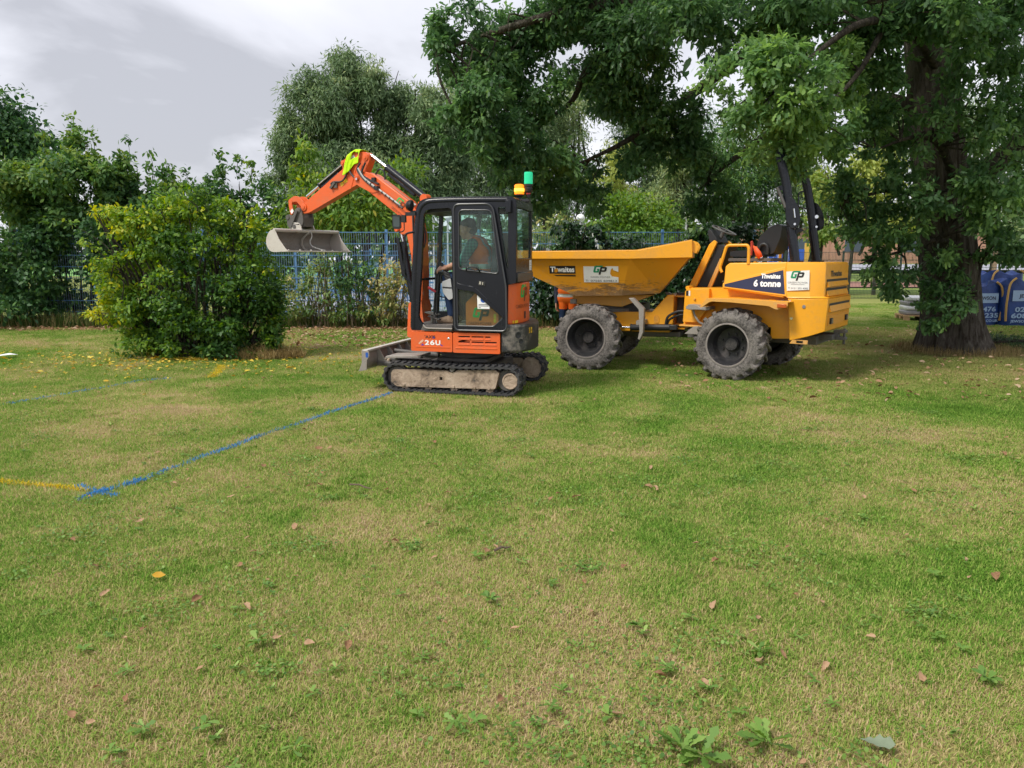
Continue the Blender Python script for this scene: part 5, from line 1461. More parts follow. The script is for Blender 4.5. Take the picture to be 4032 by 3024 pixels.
# ------------------------------------------------------------------ crowns: (x, y, z, rx, ry, rz, tint, density) of each foliage mass
VD = {}
VD['oak'] = [(-1.12, 13.5, 5.1, 0.49, 0.59, 0.49, 0.42, 0.92), (-0.51, 13.5, 5.24, 0.73, 0.88, 0.65, 0.42, 0.92), (0.11, 14, 5.64, 0.84, 1.01, 0.59, 0.42, 0.92), (-0.34, 13, 4.41, 0.71, 0.85, 0.55, 0.42, 0.92), (0.35, 14, 4.92, 0.84, 1.01, 0.68, 0.42, 0.92), (-0.8, 13, 3.87, 0.38, 0.45, 0.41, 0.42, 0.92), (-0.35, 13, 3.69, 0.55, 0.66, 0.47, 0.42, 0.92), (0.37, 14.5, 4.24, 0.79, 0.94, 0.52, 0.42, 0.92), (1.19, 14.5, 5.66, 0.96, 1.15, 0.79, 0.42, 0.92), (1.67, 15, 4.87, 0.81, 0.98, 0.63, 0.42, 0.92), (0.68, 14, 3.53, 0.59, 0.71, 0.59, 0.42, 0.92), (-0.12, 13, 3.25, 0.39, 0.47, 0.31, 0.42, 0.92), (1.44, 15, 3.07, 0.54, 0.65, 0.54, 0.42, 0.92), (0.37, 14.5, 2.85, 0.52, 0.63, 0.44, 0.42, 0.92), (2.19, 14, 5.3, 0.93, 1.11, 0.84, 0.42, 0.92), (2.81, 15, 4.41, 0.81, 0.98, 0.72, 0.42, 0.92), (2.39, 15, 3.66, 0.45, 0.54, 0.54, 0.42, 0.92), (3.35, 15, 3.66, 0.54, 0.65, 0.72, 0.42, 0.92), (3.86, 15.5, 2.93, 0.65, 0.78, 0.56, 0.42, 0.92), (2.91, 13, 5.36, 0.94, 1.13, 0.63, 0.42, 0.92), (3.78, 12.5, 5.35, 0.98, 1.18, 0.45, 0.42, 0.92), (4.58, 12, 5.2, 0.94, 1.13, 0.43, 0.42, 0.92), (5.53, 12, 5.2, 0.87, 1.04, 0.43, 0.42, 0.92), (6.35, 11.5, 5, 0.83, 1, 0.49, 0.42, 0.92), (7.13, 11.5, 5.03, 0.62, 0.75, 0.55, 0.42, 0.92), (3.99, 10.9, 3.09, 0.34, 0.41, 0.22, 0.75, 0.8), (3.81, 11.2, 3.04, 0.24, 0.29, 0.16, 0.75, 0.8), (3.24, 11, 4.14, 0.6, 0.72, 0.46, 0.75, 0.8), (3.59, 10.6, 4.37, 0.51, 0.61, 0.38, 0.75, 0.8), (3.77, 11, 3.78, 0.73, 0.88, 0.46, 0.75, 0.8), (3.27, 11, 3.55, 0.46, 0.56, 0.4, 0.75, 0.8), (4.45, 11.4, 3.48, 0.55, 0.66, 0.38, 0.75, 0.8), (3.87, 12, 3.3, 0.43, 0.52, 0.29, 0.75, 0.8), (4.71, 12, 4.33, 0.58, 0.69, 0.58, 0.75, 0.8), (7.8, 12.6, 4.46, 0.46, 0.55, 0.46, 0.5, 0.7), (8.02, 12.8, 3.94, 0.39, 0.46, 0.39, 0.5, 0.7), (5.57, 12.6, 4.74, 0.61, 0.73, 0.53, 0.5, 0.7), (5.96, 13, 3.98, 0.63, 0.75, 0.55, 0.5, 0.7), (5.37, 12.6, 3.49, 0.42, 0.5, 0.34, 0.5, 0.7), (6.46, 13, 3.4, 0.55, 0.66, 0.47, 0.5, 0.42), (6.94, 12.6, 3.91, 0.61, 0.73, 0.61, 0.5, 0.42), (7.6, 12.5, 3.33, 0.6, 0.72, 0.6, 0.5, 0.7), (7.45, 12.5, 2.62, 0.68, 0.81, 0.53, 0.5, 0.7), (8.05, 12.5, 2.48, 0.45, 0.54, 0.6, 0.5, 0.7), (6.83, 13, 2.66, 0.63, 0.75, 0.39, 0.5, 0.42), (6.14, 13, 2.7, 0.63, 0.75, 0.39, 0.5, 0.7), (5.61, 13, 2.66, 0.35, 0.42, 0.47, 0.5, 0.7), (5.71, 13, 2.29, 0.47, 0.56, 0.31, 0.5, 0.7), (6.34, 13, 2.14, 0.63, 0.75, 0.31, 0.5, 0.7), (8.29, 13, 1.83, 0.47, 0.56, 0.24, 0.5, 0.7), (6.13, 13.2, 1.52, 0.4, 0.48, 0.27, 0.5, 0.7), (6.66, 13.2, 1.29, 0.4, 0.48, 0.29, 0.5, 0.7), (7.19, 13.2, 1.05, 0.4, 0.48, 0.29, 0.5, 0.7), (7.15, 13.2, 0.66, 0.27, 0.32, 0.19, 0.5, 0.7), (7.49, 13.2, 1.68, 0.4, 0.48, 0.44, 0.5, 0.42), (7.67, 13.2, 1.05, 0.29, 0.34, 0.4, 0.5, 0.7), (7.91, 13, 2.14, 0.47, 0.56, 0.31, 0.5, 0.7)]
VD['bush'] = [(-6.38, 13.4, 2.3, 0.48, 0.58, 0.32, 0.64, 1), (-5.89, 13.4, 2.46, 0.48, 0.58, 0.32, 0.54, 1), (-5.25, 13.4, 2.61, 0.48, 0.58, 0.29, 0.47, 1), (-4.86, 13.4, 2.46, 0.37, 0.45, 0.29, 0.52, 1), (-6.17, 13.4, 1.91, 0.65, 0.78, 0.4, 0.47, 1), (-5.37, 13.4, 1.99, 0.65, 0.78, 0.48, 0.34, 1), (-4.65, 13.4, 1.99, 0.57, 0.68, 0.4, 0.37, 1), (-6.68, 13.4, 1.44, 0.48, 0.58, 0.4, 0.52, 1), (-5.89, 13.4, 1.36, 0.73, 0.87, 0.48, 0.32, 1), (-5.09, 13.4, 1.36, 0.73, 0.87, 0.57, 0.24, 1), (-4.37, 13.4, 1.44, 0.48, 0.58, 0.48, 0.27, 1), (-6.26, 13.4, 0.72, 0.57, 0.68, 0.48, 0.44, 1.3), (-5.45, 13.4, 0.72, 0.73, 0.87, 0.57, 0.3, 1.3), (-4.65, 13.4, 0.64, 0.65, 0.78, 0.48, 0.28, 1.3), (-4.16, 13.4, 0.8, 0.37, 0.45, 0.48, 0.3, 1.3), (-7.02, 13.4, 0.8, 0.27, 0.33, 0.27, 0.8, 1.3), (-4.45, 13.4, 2.11, 0.29, 0.35, 0.24, 0.47, 1), (-6.88, 13.4, 2.44, 0.32, 0.39, 0.16, 0.77, 1), (-6.46, 13.4, 0.28, 0.36, 0.44, 0.27, 0.47, 1.3), (-5.48, 13.4, 0.24, 0.81, 0.97, 0.26, 0.28, 1.3), (-4.51, 13.4, 0.24, 0.48, 0.58, 0.24, 0.28, 1.3), (-7.04, 13.4, 2.38, 0.15, 0.17, 0.08, 0.82, 1), (-6.88, 13.4, 1.05, 0.24, 0.29, 0.24, 0.67, 1), (-6.3, 13.4, 0.2, 0.48, 0.58, 0.24, 0.42, 1.3), (-5.88, 13.4, 0.4, 0.57, 0.68, 0.32, 0.32, 1.3), (-5.07, 13.4, 0.32, 0.65, 0.78, 0.29, 0.28, 1.3), (-4.18, 13.4, 0.28, 0.32, 0.39, 0.27, 0.28, 1.3), (-6.51, 13.4, 0.56, 0.32, 0.39, 0.32, 0.52, 1.3)]  # yellowing tips; sunlit left and top, shaded lower right painted into the tints
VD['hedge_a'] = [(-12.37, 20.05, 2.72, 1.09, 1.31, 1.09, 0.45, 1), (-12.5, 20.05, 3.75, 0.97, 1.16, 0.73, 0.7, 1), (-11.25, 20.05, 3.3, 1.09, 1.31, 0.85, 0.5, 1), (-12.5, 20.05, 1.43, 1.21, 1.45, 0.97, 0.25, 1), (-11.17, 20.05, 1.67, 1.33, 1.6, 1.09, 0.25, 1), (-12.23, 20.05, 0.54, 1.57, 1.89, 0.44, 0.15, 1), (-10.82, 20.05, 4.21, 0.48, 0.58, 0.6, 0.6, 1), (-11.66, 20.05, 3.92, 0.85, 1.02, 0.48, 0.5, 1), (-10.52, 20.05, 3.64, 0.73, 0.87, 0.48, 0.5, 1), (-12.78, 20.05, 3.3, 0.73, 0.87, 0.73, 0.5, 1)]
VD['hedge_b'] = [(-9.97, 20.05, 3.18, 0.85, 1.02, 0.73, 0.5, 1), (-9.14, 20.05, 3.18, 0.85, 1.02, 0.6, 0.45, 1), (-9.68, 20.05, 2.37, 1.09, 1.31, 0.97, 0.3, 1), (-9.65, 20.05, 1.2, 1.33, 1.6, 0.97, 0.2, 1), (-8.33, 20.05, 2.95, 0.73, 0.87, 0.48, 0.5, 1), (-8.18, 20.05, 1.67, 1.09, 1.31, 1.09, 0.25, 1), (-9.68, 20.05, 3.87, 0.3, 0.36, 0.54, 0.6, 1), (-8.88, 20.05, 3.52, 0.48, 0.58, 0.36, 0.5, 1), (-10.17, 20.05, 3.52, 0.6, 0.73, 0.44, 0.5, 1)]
VD['shrub_dark'] = [(-8.3, 23, 3.79, 0.83, 1, 0.62, 0.4, 1), (-7.52, 23, 3.27, 0.83, 1, 0.83, 0.35, 1), (-8.61, 23, 3.13, 0.83, 1, 0.83, 0.4, 1), (-7.98, 23, 2.34, 1.25, 1.5, 0.69, 0.3, 1), (-7.47, 23, 1.66, 0.83, 1, 0.83, 0.3, 1)]
VD['dark_tree'] = [(-21.41, 34, 6.9, 1.13, 1.35, 1.02, 0.2, 1), (-20.38, 34, 6.43, 0.92, 1.11, 0.57, 0.2, 1), (-22.92, 34, 7.47, 1.64, 1.97, 1.64, 0.2, 1), (-21.36, 34, 5.57, 1.64, 1.97, 1.02, 0.2, 1)]
VD['cherry'] = [(-5.5, 22.5, 3.36, 0.81, 0.98, 0.61, 0.6, 1), (-4.57, 22.5, 3.49, 0.95, 1.14, 0.81, 0.5, 1), (-3.52, 22.5, 3.36, 0.81, 0.98, 0.81, 0.5, 1), (-5.13, 22.5, 2.71, 0.81, 0.98, 0.38, 0.6, 1), (-4.06, 22.5, 2.74, 1.22, 1.46, 0.38, 0.55, 1), (-5.85, 22.5, 4.39, 0.35, 0.42, 0.68, 0.5, 1), (-6.18, 22.5, 2.84, 0.61, 0.73, 0.54, 0.6, 1), (-3.11, 22.5, 4, 0.54, 0.65, 0.54, 0.45, 1), (-2.73, 22.5, 2.84, 0.54, 0.65, 0.54, 0.4, 1)]
VD['willow'] = [(-7.54, 38, 10.03, 1.37, 1.65, 1.37, 0.5, 1), (-6.03, 38, 9.61, 1.37, 1.65, 1.6, 0.5, 1), (-8.9, 38, 8.57, 1.6, 1.92, 1.83, 0.5, 1), (-6.95, 38, 7.94, 2.52, 3.02, 2.52, 0.45, 1), (-4.51, 38, 9.2, 1.15, 1.37, 1.15, 0.55, 1), (-4.1, 38, 7.51, 1.72, 2.06, 2.29, 0.5, 1), (-10.3, 38, 6.88, 1.49, 1.79, 1.6, 0.5, 1), (-10.69, 38, 7.94, 0.64, 0.77, 0.92, 0.55, 1), (-8.55, 38, 6.24, 2.29, 2.75, 2.06, 0.4, 1), (-5.68, 38, 5.81, 2.75, 3.3, 2.06, 0.4, 1), (-3.24, 38, 6.02, 1.15, 1.37, 2.29, 0.45, 1), (-10.8, 38, 5.59, 1.03, 1.24, 1.15, 0.45, 1), (-6.83, 38, 4.51, 4.12, 4.95, 1.15, 0.35, 1), (-3.32, 38, 8.15, 1.03, 1.24, 1.6, 0.5, 1), (-2.68, 38, 6.45, 1.15, 1.37, 1.83, 0.45, 1), (-3.93, 38, 4.72, 1.6, 1.92, 1.15, 0.4, 1)]
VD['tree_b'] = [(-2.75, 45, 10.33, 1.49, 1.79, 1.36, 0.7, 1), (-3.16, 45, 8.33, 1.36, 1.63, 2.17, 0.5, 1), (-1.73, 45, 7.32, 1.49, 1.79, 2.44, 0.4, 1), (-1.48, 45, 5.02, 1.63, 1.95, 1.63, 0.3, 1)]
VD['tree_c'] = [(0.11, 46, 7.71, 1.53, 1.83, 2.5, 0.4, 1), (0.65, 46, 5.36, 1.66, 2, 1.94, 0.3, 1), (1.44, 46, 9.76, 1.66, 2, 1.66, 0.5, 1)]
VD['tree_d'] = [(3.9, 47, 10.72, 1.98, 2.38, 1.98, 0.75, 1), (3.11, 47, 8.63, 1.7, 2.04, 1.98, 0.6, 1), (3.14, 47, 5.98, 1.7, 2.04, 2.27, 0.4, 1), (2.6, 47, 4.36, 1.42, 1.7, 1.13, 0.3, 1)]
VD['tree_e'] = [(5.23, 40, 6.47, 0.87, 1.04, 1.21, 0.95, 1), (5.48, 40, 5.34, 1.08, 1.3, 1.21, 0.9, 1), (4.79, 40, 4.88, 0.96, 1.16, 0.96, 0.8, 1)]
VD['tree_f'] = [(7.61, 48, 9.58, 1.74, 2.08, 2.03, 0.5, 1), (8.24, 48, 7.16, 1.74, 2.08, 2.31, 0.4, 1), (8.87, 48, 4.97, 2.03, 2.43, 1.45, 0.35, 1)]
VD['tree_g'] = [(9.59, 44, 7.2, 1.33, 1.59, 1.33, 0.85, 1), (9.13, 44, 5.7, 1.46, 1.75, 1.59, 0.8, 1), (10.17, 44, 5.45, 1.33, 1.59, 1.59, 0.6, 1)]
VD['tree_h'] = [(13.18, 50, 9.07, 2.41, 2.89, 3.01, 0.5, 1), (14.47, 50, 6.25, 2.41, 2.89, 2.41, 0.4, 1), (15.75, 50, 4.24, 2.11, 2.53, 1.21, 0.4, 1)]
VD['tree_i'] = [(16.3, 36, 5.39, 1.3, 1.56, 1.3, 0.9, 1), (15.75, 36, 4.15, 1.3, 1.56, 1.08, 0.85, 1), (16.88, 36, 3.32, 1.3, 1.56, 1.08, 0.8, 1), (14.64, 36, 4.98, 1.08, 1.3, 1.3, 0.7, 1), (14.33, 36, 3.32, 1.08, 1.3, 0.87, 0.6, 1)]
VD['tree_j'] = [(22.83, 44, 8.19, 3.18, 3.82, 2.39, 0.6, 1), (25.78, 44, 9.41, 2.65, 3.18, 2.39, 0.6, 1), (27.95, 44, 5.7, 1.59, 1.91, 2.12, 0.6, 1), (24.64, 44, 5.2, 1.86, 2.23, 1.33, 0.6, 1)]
VD['tree_k'] = [(18.53, 52, 9.37, 2.51, 3.01, 3.45, 0.5, 1), (19.35, 52, 5.84, 2.19, 2.63, 2.19, 0.5, 1)]
VD['bright_shrub'] = [(3.89, 25, 3.19, 1.05, 1.27, 0.51, 0.5, 1), (3.3, 25, 2.9, 0.9, 1.08, 0.42, 0.45, 1), (4.63, 25, 2.9, 0.9, 1.08, 0.45, 0.4, 1), (4.05, 25, 2.54, 1.36, 1.63, 0.36, 0.4, 1), (2.85, 25, 3.4, 0.45, 0.54, 0.39, 0.5, 1)]
VD['far_shrub'] = [(1.33, 24, 2.64, 0.72, 0.87, 0.32, 0.5, 1), (1.12, 24, 2.29, 0.58, 0.69, 0.32, 0.5, 1), (1.54, 24, 2.92, 0.38, 0.45, 0.23, 0.4, 1)]
VD['ivy_hump'] = [(1.59, 19.3, 2.35, 0.58, 0.7, 0.3, 0.2, 1), (1.71, 19.3, 1.95, 0.64, 0.77, 0.35, 0.15, 1), (1.54, 19.3, 1.44, 0.7, 0.84, 0.47, 0.15, 1)]
VD['ivy_wall'] = [(0.74, 19.4, 0.75, 0.47, 0.56, 0.7, 0.2, 1), (1.33, 19.4, 0.75, 0.7, 0.84, 0.73, 0.15, 1), (2.26, 19.4, 0.75, 0.7, 0.84, 0.7, 0.15, 1), (3.05, 19.4, 1.67, 0.58, 0.7, 0.58, 0.2, 1), (3.42, 19.4, 0.75, 0.7, 0.84, 0.7, 0.15, 1), (4.22, 19.4, 1.21, 0.58, 0.7, 0.94, 0.12, 1), (2.75, 19.4, 2.07, 0.3, 0.36, 0.23, 0.35, 1)]
VD['ivy_stump'] = [(4.45, 18.6, 2.11, 0.4, 0.48, 0.47, 0.45, 1), (4.89, 18.6, 2.27, 0.45, 0.54, 0.38, 0.25, 1), (5.34, 18.6, 2, 0.52, 0.62, 0.56, 0.12, 1), (4.81, 18.6, 1.45, 0.67, 0.81, 0.67, 0.1, 1), (4.4, 18.6, 0.68, 0.67, 0.81, 0.56, 0.1, 1), (5.7, 18.6, 1.34, 0.45, 0.54, 0.67, 0.12, 1), (4.39, 18.6, 2.43, 0.27, 0.32, 0.18, 0.75, 1)]
VD['weeds_a'] = [(-5.31, 19, 0.77, 0.39, 0.47, 0.69, 0.5, 1), (-4.85, 19, 0.88, 0.34, 0.41, 0.8, 0.4, 1), (-4.59, 19, 1.56, 0.25, 0.3, 0.46, 0.45, 1), (-4.4, 19, 0.66, 0.46, 0.55, 0.57, 0.45, 1)]
VD['weeds_b'] = [(-4.04, 19, 1.22, 0.32, 0.38, 0.8, 0.3, 1), (-4.08, 19, 1.67, 0.21, 0.25, 0.34, 0.35, 1), (-3.71, 19, 0.77, 0.39, 0.47, 0.69, 0.5, 1), (-3.47, 19, 1.22, 0.25, 0.3, 0.57, 0.4, 1)]
VD['weeds_c'] = [(-3.14, 19, 1, 0.39, 0.47, 0.8, 0.75, 1), (-2.8, 19, 0.77, 0.39, 0.47, 0.69, 0.8, 1), (-3.27, 19, 0.43, 0.46, 0.55, 0.39, 0.5, 1), (-2.62, 19, 1.34, 0.25, 0.3, 0.57, 0.7, 1)]
VD['side_scrub'] = [(-6.8, 20.8, 0.93, 0.88, 1.05, 1.13, 0.3, 1), (-6.26, 20.8, 1.67, 0.63, 0.75, 0.75, 0.4, 1)]

# ------------------------------------------------------------------ ball court and fences behind
BLUEF = paint('blue_fence_paint', (.10, .24, .46), .4, .15, (.2, .22, .2), 2.0)
DARKF = plain('dark_green_fence', (.035, .055, .045), .5)
GREYWIRE = plain('weathered_blue_wire', (.17, .25, .34), .45, .2)
def tarmac_mat():
    m, nt, nd, lk, out = new_mat('pale_court_tarmac')
    g = nd.new('ShaderNodeNewGeometry').outputs['Position']
    c = ramp(nt, noise(nt, .7, 6, .6, g), [(.35, (.30, .31, .36)), (.65, (.42, .43, .49))])
    principled(nt, out, c, .8, 0, .3, noise(nt, 80, 3, .6, g), .2, .01)
    return m
def sheet(name, x0, x1, y0, y1, z, mat, label, z1=None):
    z1 = z if z1 is None else z1
    me = bpy.data.meshes.new(name); me.from_pydata([(x0, y0, z), (x1, y0, z), (x1, y1, z1), (x0, y1, z1)], [], [(0, 1, 2, 3)])
    return tag(link(name, me, mat), label, kind='structure')
TARMAC = tarmac_mat()
sheet('court_pavement', -9.0, 2.2, 21.0, 72, .006, TARMAC, 'pale grey tarmac ball court behind the blue fence')
PITCH = plain('green_pitch', (.16, .33, .10), .9, 0, .1, .25, .6)
sheet('far_pitch', -80, 9, 73, 140, .008, PITCH, 'pale green sports pitch beyond the court')
sheet('playground_lawn', 7, 90, 37, 110, .012, plain('bright_lawn', (.20, .27, .07), .95, 0, .1, .3, .4), 'sunny school lawn rising beyond the dark fence', 1.55)
sheet('brick_path', 7, 60, 41.5, 46, .17, plain('red_path', (.33, .16, .13), .85), 'reddish path crossing the school lawn', .325)
sheet('tarmac_path', 7, 90, 60, 84, .80, TARMAC, 'grey tarmac path by the playground', 1.05)

def mesh_fence(name, label, a, b, height, panel, mat, wmat, rail_gap, wire_gap, rail_r=.009, wire_r=.0045, post_r=.032, skip_posts=()):
    """welded mesh fence from a to b: each post and each double rail a part, upright wires joined per panel"""
    A, B = Vector((*a, 0)), Vector((*b, 0))
    L = (B - A).length; d = (B - A).normalized(); n = max(1, round(L / panel)); p = L / n
    root = empty(name, A); tag(root, label, 'fence')
    post = MB().box(-post_r, post_r, -post_r, post_r, -.05, height + .06)
    pm = None
    rz = math.atan2(d.y, d.x)
    nr = int(height / rail_gap) + 1
    rm = None; wm = None
    for i in range(n + 1):
        M = Matrix.Translation(d * (p * i)) @ Matrix.Rotation(rz, 4, 'Z')
        if pm is None:
            o = post.build('post', mat, root, M, bevel=.006); pm = o
        else:
            o = pm.copy(); COL.objects.link(o); o.parent = root; o.matrix_basis = M
        if i == n: break
        M2 = M @ Matrix.Translation((0, -post_r - .012, 0))
        if rm is None:
            k = MB()
            k.box(.0, p - .012, -.009, -.003, -rail_r, rail_r); k.box(.0, p - .012, .003, .009, -rail_r, rail_r)
            w = MB(); q = int(p / wire_gap)
            for j in range(q):
                x = wire_gap * (j + .5); w.box(x - wire_r, x + wire_r, -.0028, .0028, .03, height)
            for r in range(nr):
                o = (k.build('rail', mat, root, M2 @ Matrix.Translation((0, 0, .04 + r * (height - .05) / (nr - 1)))) if rm is None else rm.copy())
                if rm is None: rm = o
                else: COL.objects.link(o); o.parent = root; o.matrix_basis = M2 @ Matrix.Translation((0, 0, .04 + r * (height - .05) / (nr - 1)))
            wm = tag(w.build('upright_wires', wmat, root, M2, smooth=False), kind='stuff')
        else:
            for r in range(nr):
                o = rm.copy(); COL.objects.link(o); o.parent = root; o.matrix_basis = M2 @ Matrix.Translation((0, 0, .04 + r * (height - .05) / (nr - 1)))
            o = wm.copy(); COL.objects.link(o); o.parent = root; o.matrix_basis = M2
    return root
mesh_fence('mesh_fence', 'tall blue welded mesh fence running behind the excavator and dumper', (-17.33, 20.0), (6.2, 20.0), 2.36, 2.45, BLUEF, GREYWIRE, .295, .060)
mesh_fence('mesh_fence', 'inner blue mesh fence standing on the pale tarmac court', (-7.5, 27.0), (5.5, 27.0), 1.95, 2.6, BLUEF, BLUEF, .40, .075)
mesh_fence('mesh_fence', 'far low blue fence at the back of the tarmac court', (-18, 33.4), (6.0, 33.4), 1.5, 3.0, BLUEF, BLUEF, .5, .14, .012, .012)
mesh_fence('mesh_fence', 'dark mesh fence between the oak lawn and the school path', (6.6, 32.6), (26.0, 32.6), 1.95, 2.45, DARKF, DARKF, .30, .060)

def blue_bench(x, y, label):
    r = empty('picnic_bench', (x, y, 0)); tag(r, label, 'bench', 'blue benches on the court')
    MB().box(-.9, .9, -.2, .2, .70, .76).build('table_top', BLUEF, r)
    for s in (-1, 1):
        MB().box(-.9, .9, s * .55 - .12, s * .55 + .12, .42, .47).build('seat', BLUEF, r)
        MB().plate([(-.7, 0), (-.2, .72), (.2, .72), (.7, 0), (.6, 0), (.1, .65), (-.1, .65), (-.6, 0)], s * .7 - .03, s * .7 + .03, axis='x').build('leg', BLUEF, r)
blue_bench(-3.6, 31.2, 'blue picnic bench on the court, seen beside the excavator mirror')
blue_bench(-6.4, 31.0, 'blue picnic bench on the court, seen under the bucket')
blue_bench(2.55, 30.6, 'blue picnic bench on the court, seen above the dumper skip')

WHITEP = plain('white_lamp_paint', (.80, .81, .82), .4)
def lamp_post(x, h, label, hook=False, y=30.0):
    r = empty('lamp_post', (x, y, 0)); tag(r, label, 'lamp post', None)
    MB().lathe([(.055, 0), (.05, .6), (.035, .65), (.035, h - .12)], (0, 0, 0), (0, 0, 1), 10).build('pole', GREYC if not hook else WHITEP, r)
    if hook:
        MB().tube(catmull([(0, 0, h - .14), (.03, 0, h + .10), (.0, 0, h + .26), (-.07, 0, h + .25), (-.10, 0, h + .08)], 5), .032, 7).build('hooked_neck', WHITEP, r)
        MB().lathe([(.03, .06), (.10, 0), (.11, -.1), (.05, -.16)], (-.10, 0, h + .06), (0, 0, 1), 12).build('lamp_head', WHITEP, r)
    else:
        MB().lathe([(.03, -.14), (.10, -.10), (.17, -.02), (.17, .02), (.13, .10), (.06, .145), (.001, .155)], (0, 0, h), (0, 0, 1), 16).build('lamp_head', WHITEP, r)
lamp_post(2.62, 3.21, 'slim lamp post with white dome head behind the ivy clump')
lamp_post(6.67, 3.33, 'slim lamp post with white dome head nearest the dumper steering wheel')
lamp_post(-3.0, 3.50, 'taller slim lamp post seen through the cab front opening')
lamp_post(-2.46, 3.22, 'shorter dome lamp post seen through the cab front opening')
lamp_post(1.74, 3.05, 'white lamp post with a hooked neck above the skip', True)
def marker(x, y, h, label):
    tag(MB().plate([(-.09, 0), (-.09, h - .25), (-.05, h - .2), (-.06, h - .08), (0, h), (.07, h - .06), (.05, h - .2), (.09, h - .25), (.09, 0)], -.03, .03).build('marker_board', WHITEP, None, Matrix.Translation((x, y, 0)), bevel=.006), label, 'board')
marker(1.15, 24.0, 2.32, 'white upright board beyond the fence beside the cab rear window')
marker(2.57, 24.0, 2.36, 'white upright board beyond the fence beside the ivy clump')

# ------------------------------------------------------------------ builders' bags and pallet behind the oak
def bag_mat():
    m, nt, nd, lk, out = new_mat('blue_woven_bag')
    v = pos(nt)
    c = ramp(nt, noise(nt, 3, 5, .6, v), [(.3, (.008, .030, .15)), (.7, (.02, .065, .27))])
    principled(nt, out, c, .45, 0, .5, noise(nt, 9, 5, .6, v), .6, .03)
    return m
BAGM = bag_mat()
STRAP = plain('tan_strap', (.50, .30, .09), .7)
PALEB = plain('pale_blue_print', (.30, .42, .62), .5)
def bulk_bag(x, y, w, h, rz, label, lines, seed, logo=True):
    r = empty('bulk_bag', (x, y, 0), rz); tag(r, label, 'bag', 'blue builders bags behind the oak')
    rs = random.Random(seed)
    rings = []
    n = 40
    for i in range(15):
        t = i / 14; z = h * t
        bul = 1 + .05 * math.sin(math.pi * min(1, t * 1.15)) - .05 * max(0, t - .8) * 5 * .3
        ring = []
        for j in range(n):
            a = 2 * math.pi * j / n; ca, sa = math.cos(a), math.sin(a)
            k = (abs(ca) ** 5 + abs(sa) ** 5) ** (-1 / 5)
            rr_ = w / 2 * k * bul * (1 + .012 * math.sin(7 * a + 9 * t + seed) + .008 * rs.uniform(-1, 1))
            zz = z + (.05 * math.sin(3 * a + seed) + .04 * math.sin(5 * a) if t > .9 else 0)
            ring.append((ca * rr_, sa * rr_, zz))
        rings.append(ring)
    rings.append([(p[0] * .9, p[1] * .9, p[2] - .08) for p in rings[-1]])
    rings.append([(p[0] * .5, p[1] * .5, h - .10 + .05 * math.sin(i * 1.7)) for i, p in enumerate(rings[-2])])
    b = MB().loft(rings).build('sack', BAGM, r)
    for sx in (-1, 1):
        MB().tube(catmull([(sx * w * .46, -w * .52, .12), (sx * w * .485, -w * .545, h * .5), (sx * w * .44, -w * .53, h * .93), (sx * w * .30, -w * .50, h + .08)], 5), .028, 6).build('lifting_strap', STRAP, r)
    yf = -w * .535
    if logo:
        flat('logo_panel', [[(-w * .36, h * .56), (-w * .36, h * .80), (w * .36, h * .80), (w * .36, h * .56)]], PALEB, b, lambda s, t: Vector((s, yf, t)))
        text('JEWSON', NAVY, b, lambda s, t: Vector((-w * .22 + s, yf - .003, h * .64 + t)), w * .5, .085, .03)
    for (tx, zz, hh, ww) in lines:
        text(tx, PALEB, b, lambda s, t, zz=zz, ww=ww: Vector((-ww / 2 + s, yf - .003, zz + t)), ww, hh, .03)
L2 = [('02476', .36, .115, .62), ('608235', .20, .115, .78), ('JEWSON.CO.UK', .09, .06, .80)]
bulk_bag(13.08, 20.05, 1.10, 1.12, R(-4), 'blue builders bag with pale logo panel at the edge of the photo', L2, 2)
bulk_bag(11.98, 20.15, .98, 1.02, R(9), 'blue builders bag half hidden behind the oak trunk', L2, 5)
bulk_bag(13.35, 21.4, 1.05, 1.30, R(3), 'taller blue builders bag standing behind the other two', [], 8, False)
PALW = plain('pallet_wood', (.50, .33, .18), .8, 0, .2, .25, 20)
def pallet(x, y, rz):
    r = empty('pallet', (x, y, 0), rz); tag(r, 'wooden pallet on the grass behind the oak leaves', 'pallet')
    for i in range(5): MB().box(-.6, .6, -.5 + .22 * i, -.38 + .22 * i, .118, .14).build('deck_board', PALW, r)
    for j in (-.52, 0, .52): MB().box(j - .06, j + .06, -.5, .5, .094, .116).build('stringer', PALW, r)
    for j in (-.52, 0, .52):
        for k in (-.43, 0, .43): MB().box(j - .07, j + .07, k - .06, k + .06, .0, .092).build('block', PALW, r)
    s = empty('wrapped_sacks', (x, y, .142), rz); tag(s, 'torn white wrapped sacks stacked on the pallet', 'sacks')
    PW = plain('white_wrap', (.70, .70, .72), .3, 0, .5, .1, 5); PG = plain('grey_sack', (.27, .26, .27), .6)
    for i in range(4):
        for j in (-.28, .28):
            m = MB(); z0 = .13 * i
            rr_ = [[(cx * .27 * f + j, cy * .42 * f, z0 + zz) for cx, cy in rounded([(-1, -1), (1, -1), (1, 1), (-1, 1)], .4, 3)] for (f, zz) in ((.9, 0), (1.0, .04), (1.0, .09), (.88, .128))]
            m.loft(rr_).build('sack', PG if (i + (j > 0)) % 2 == 0 else PW, s)
pallet(11.5, 21.55, R(-12))

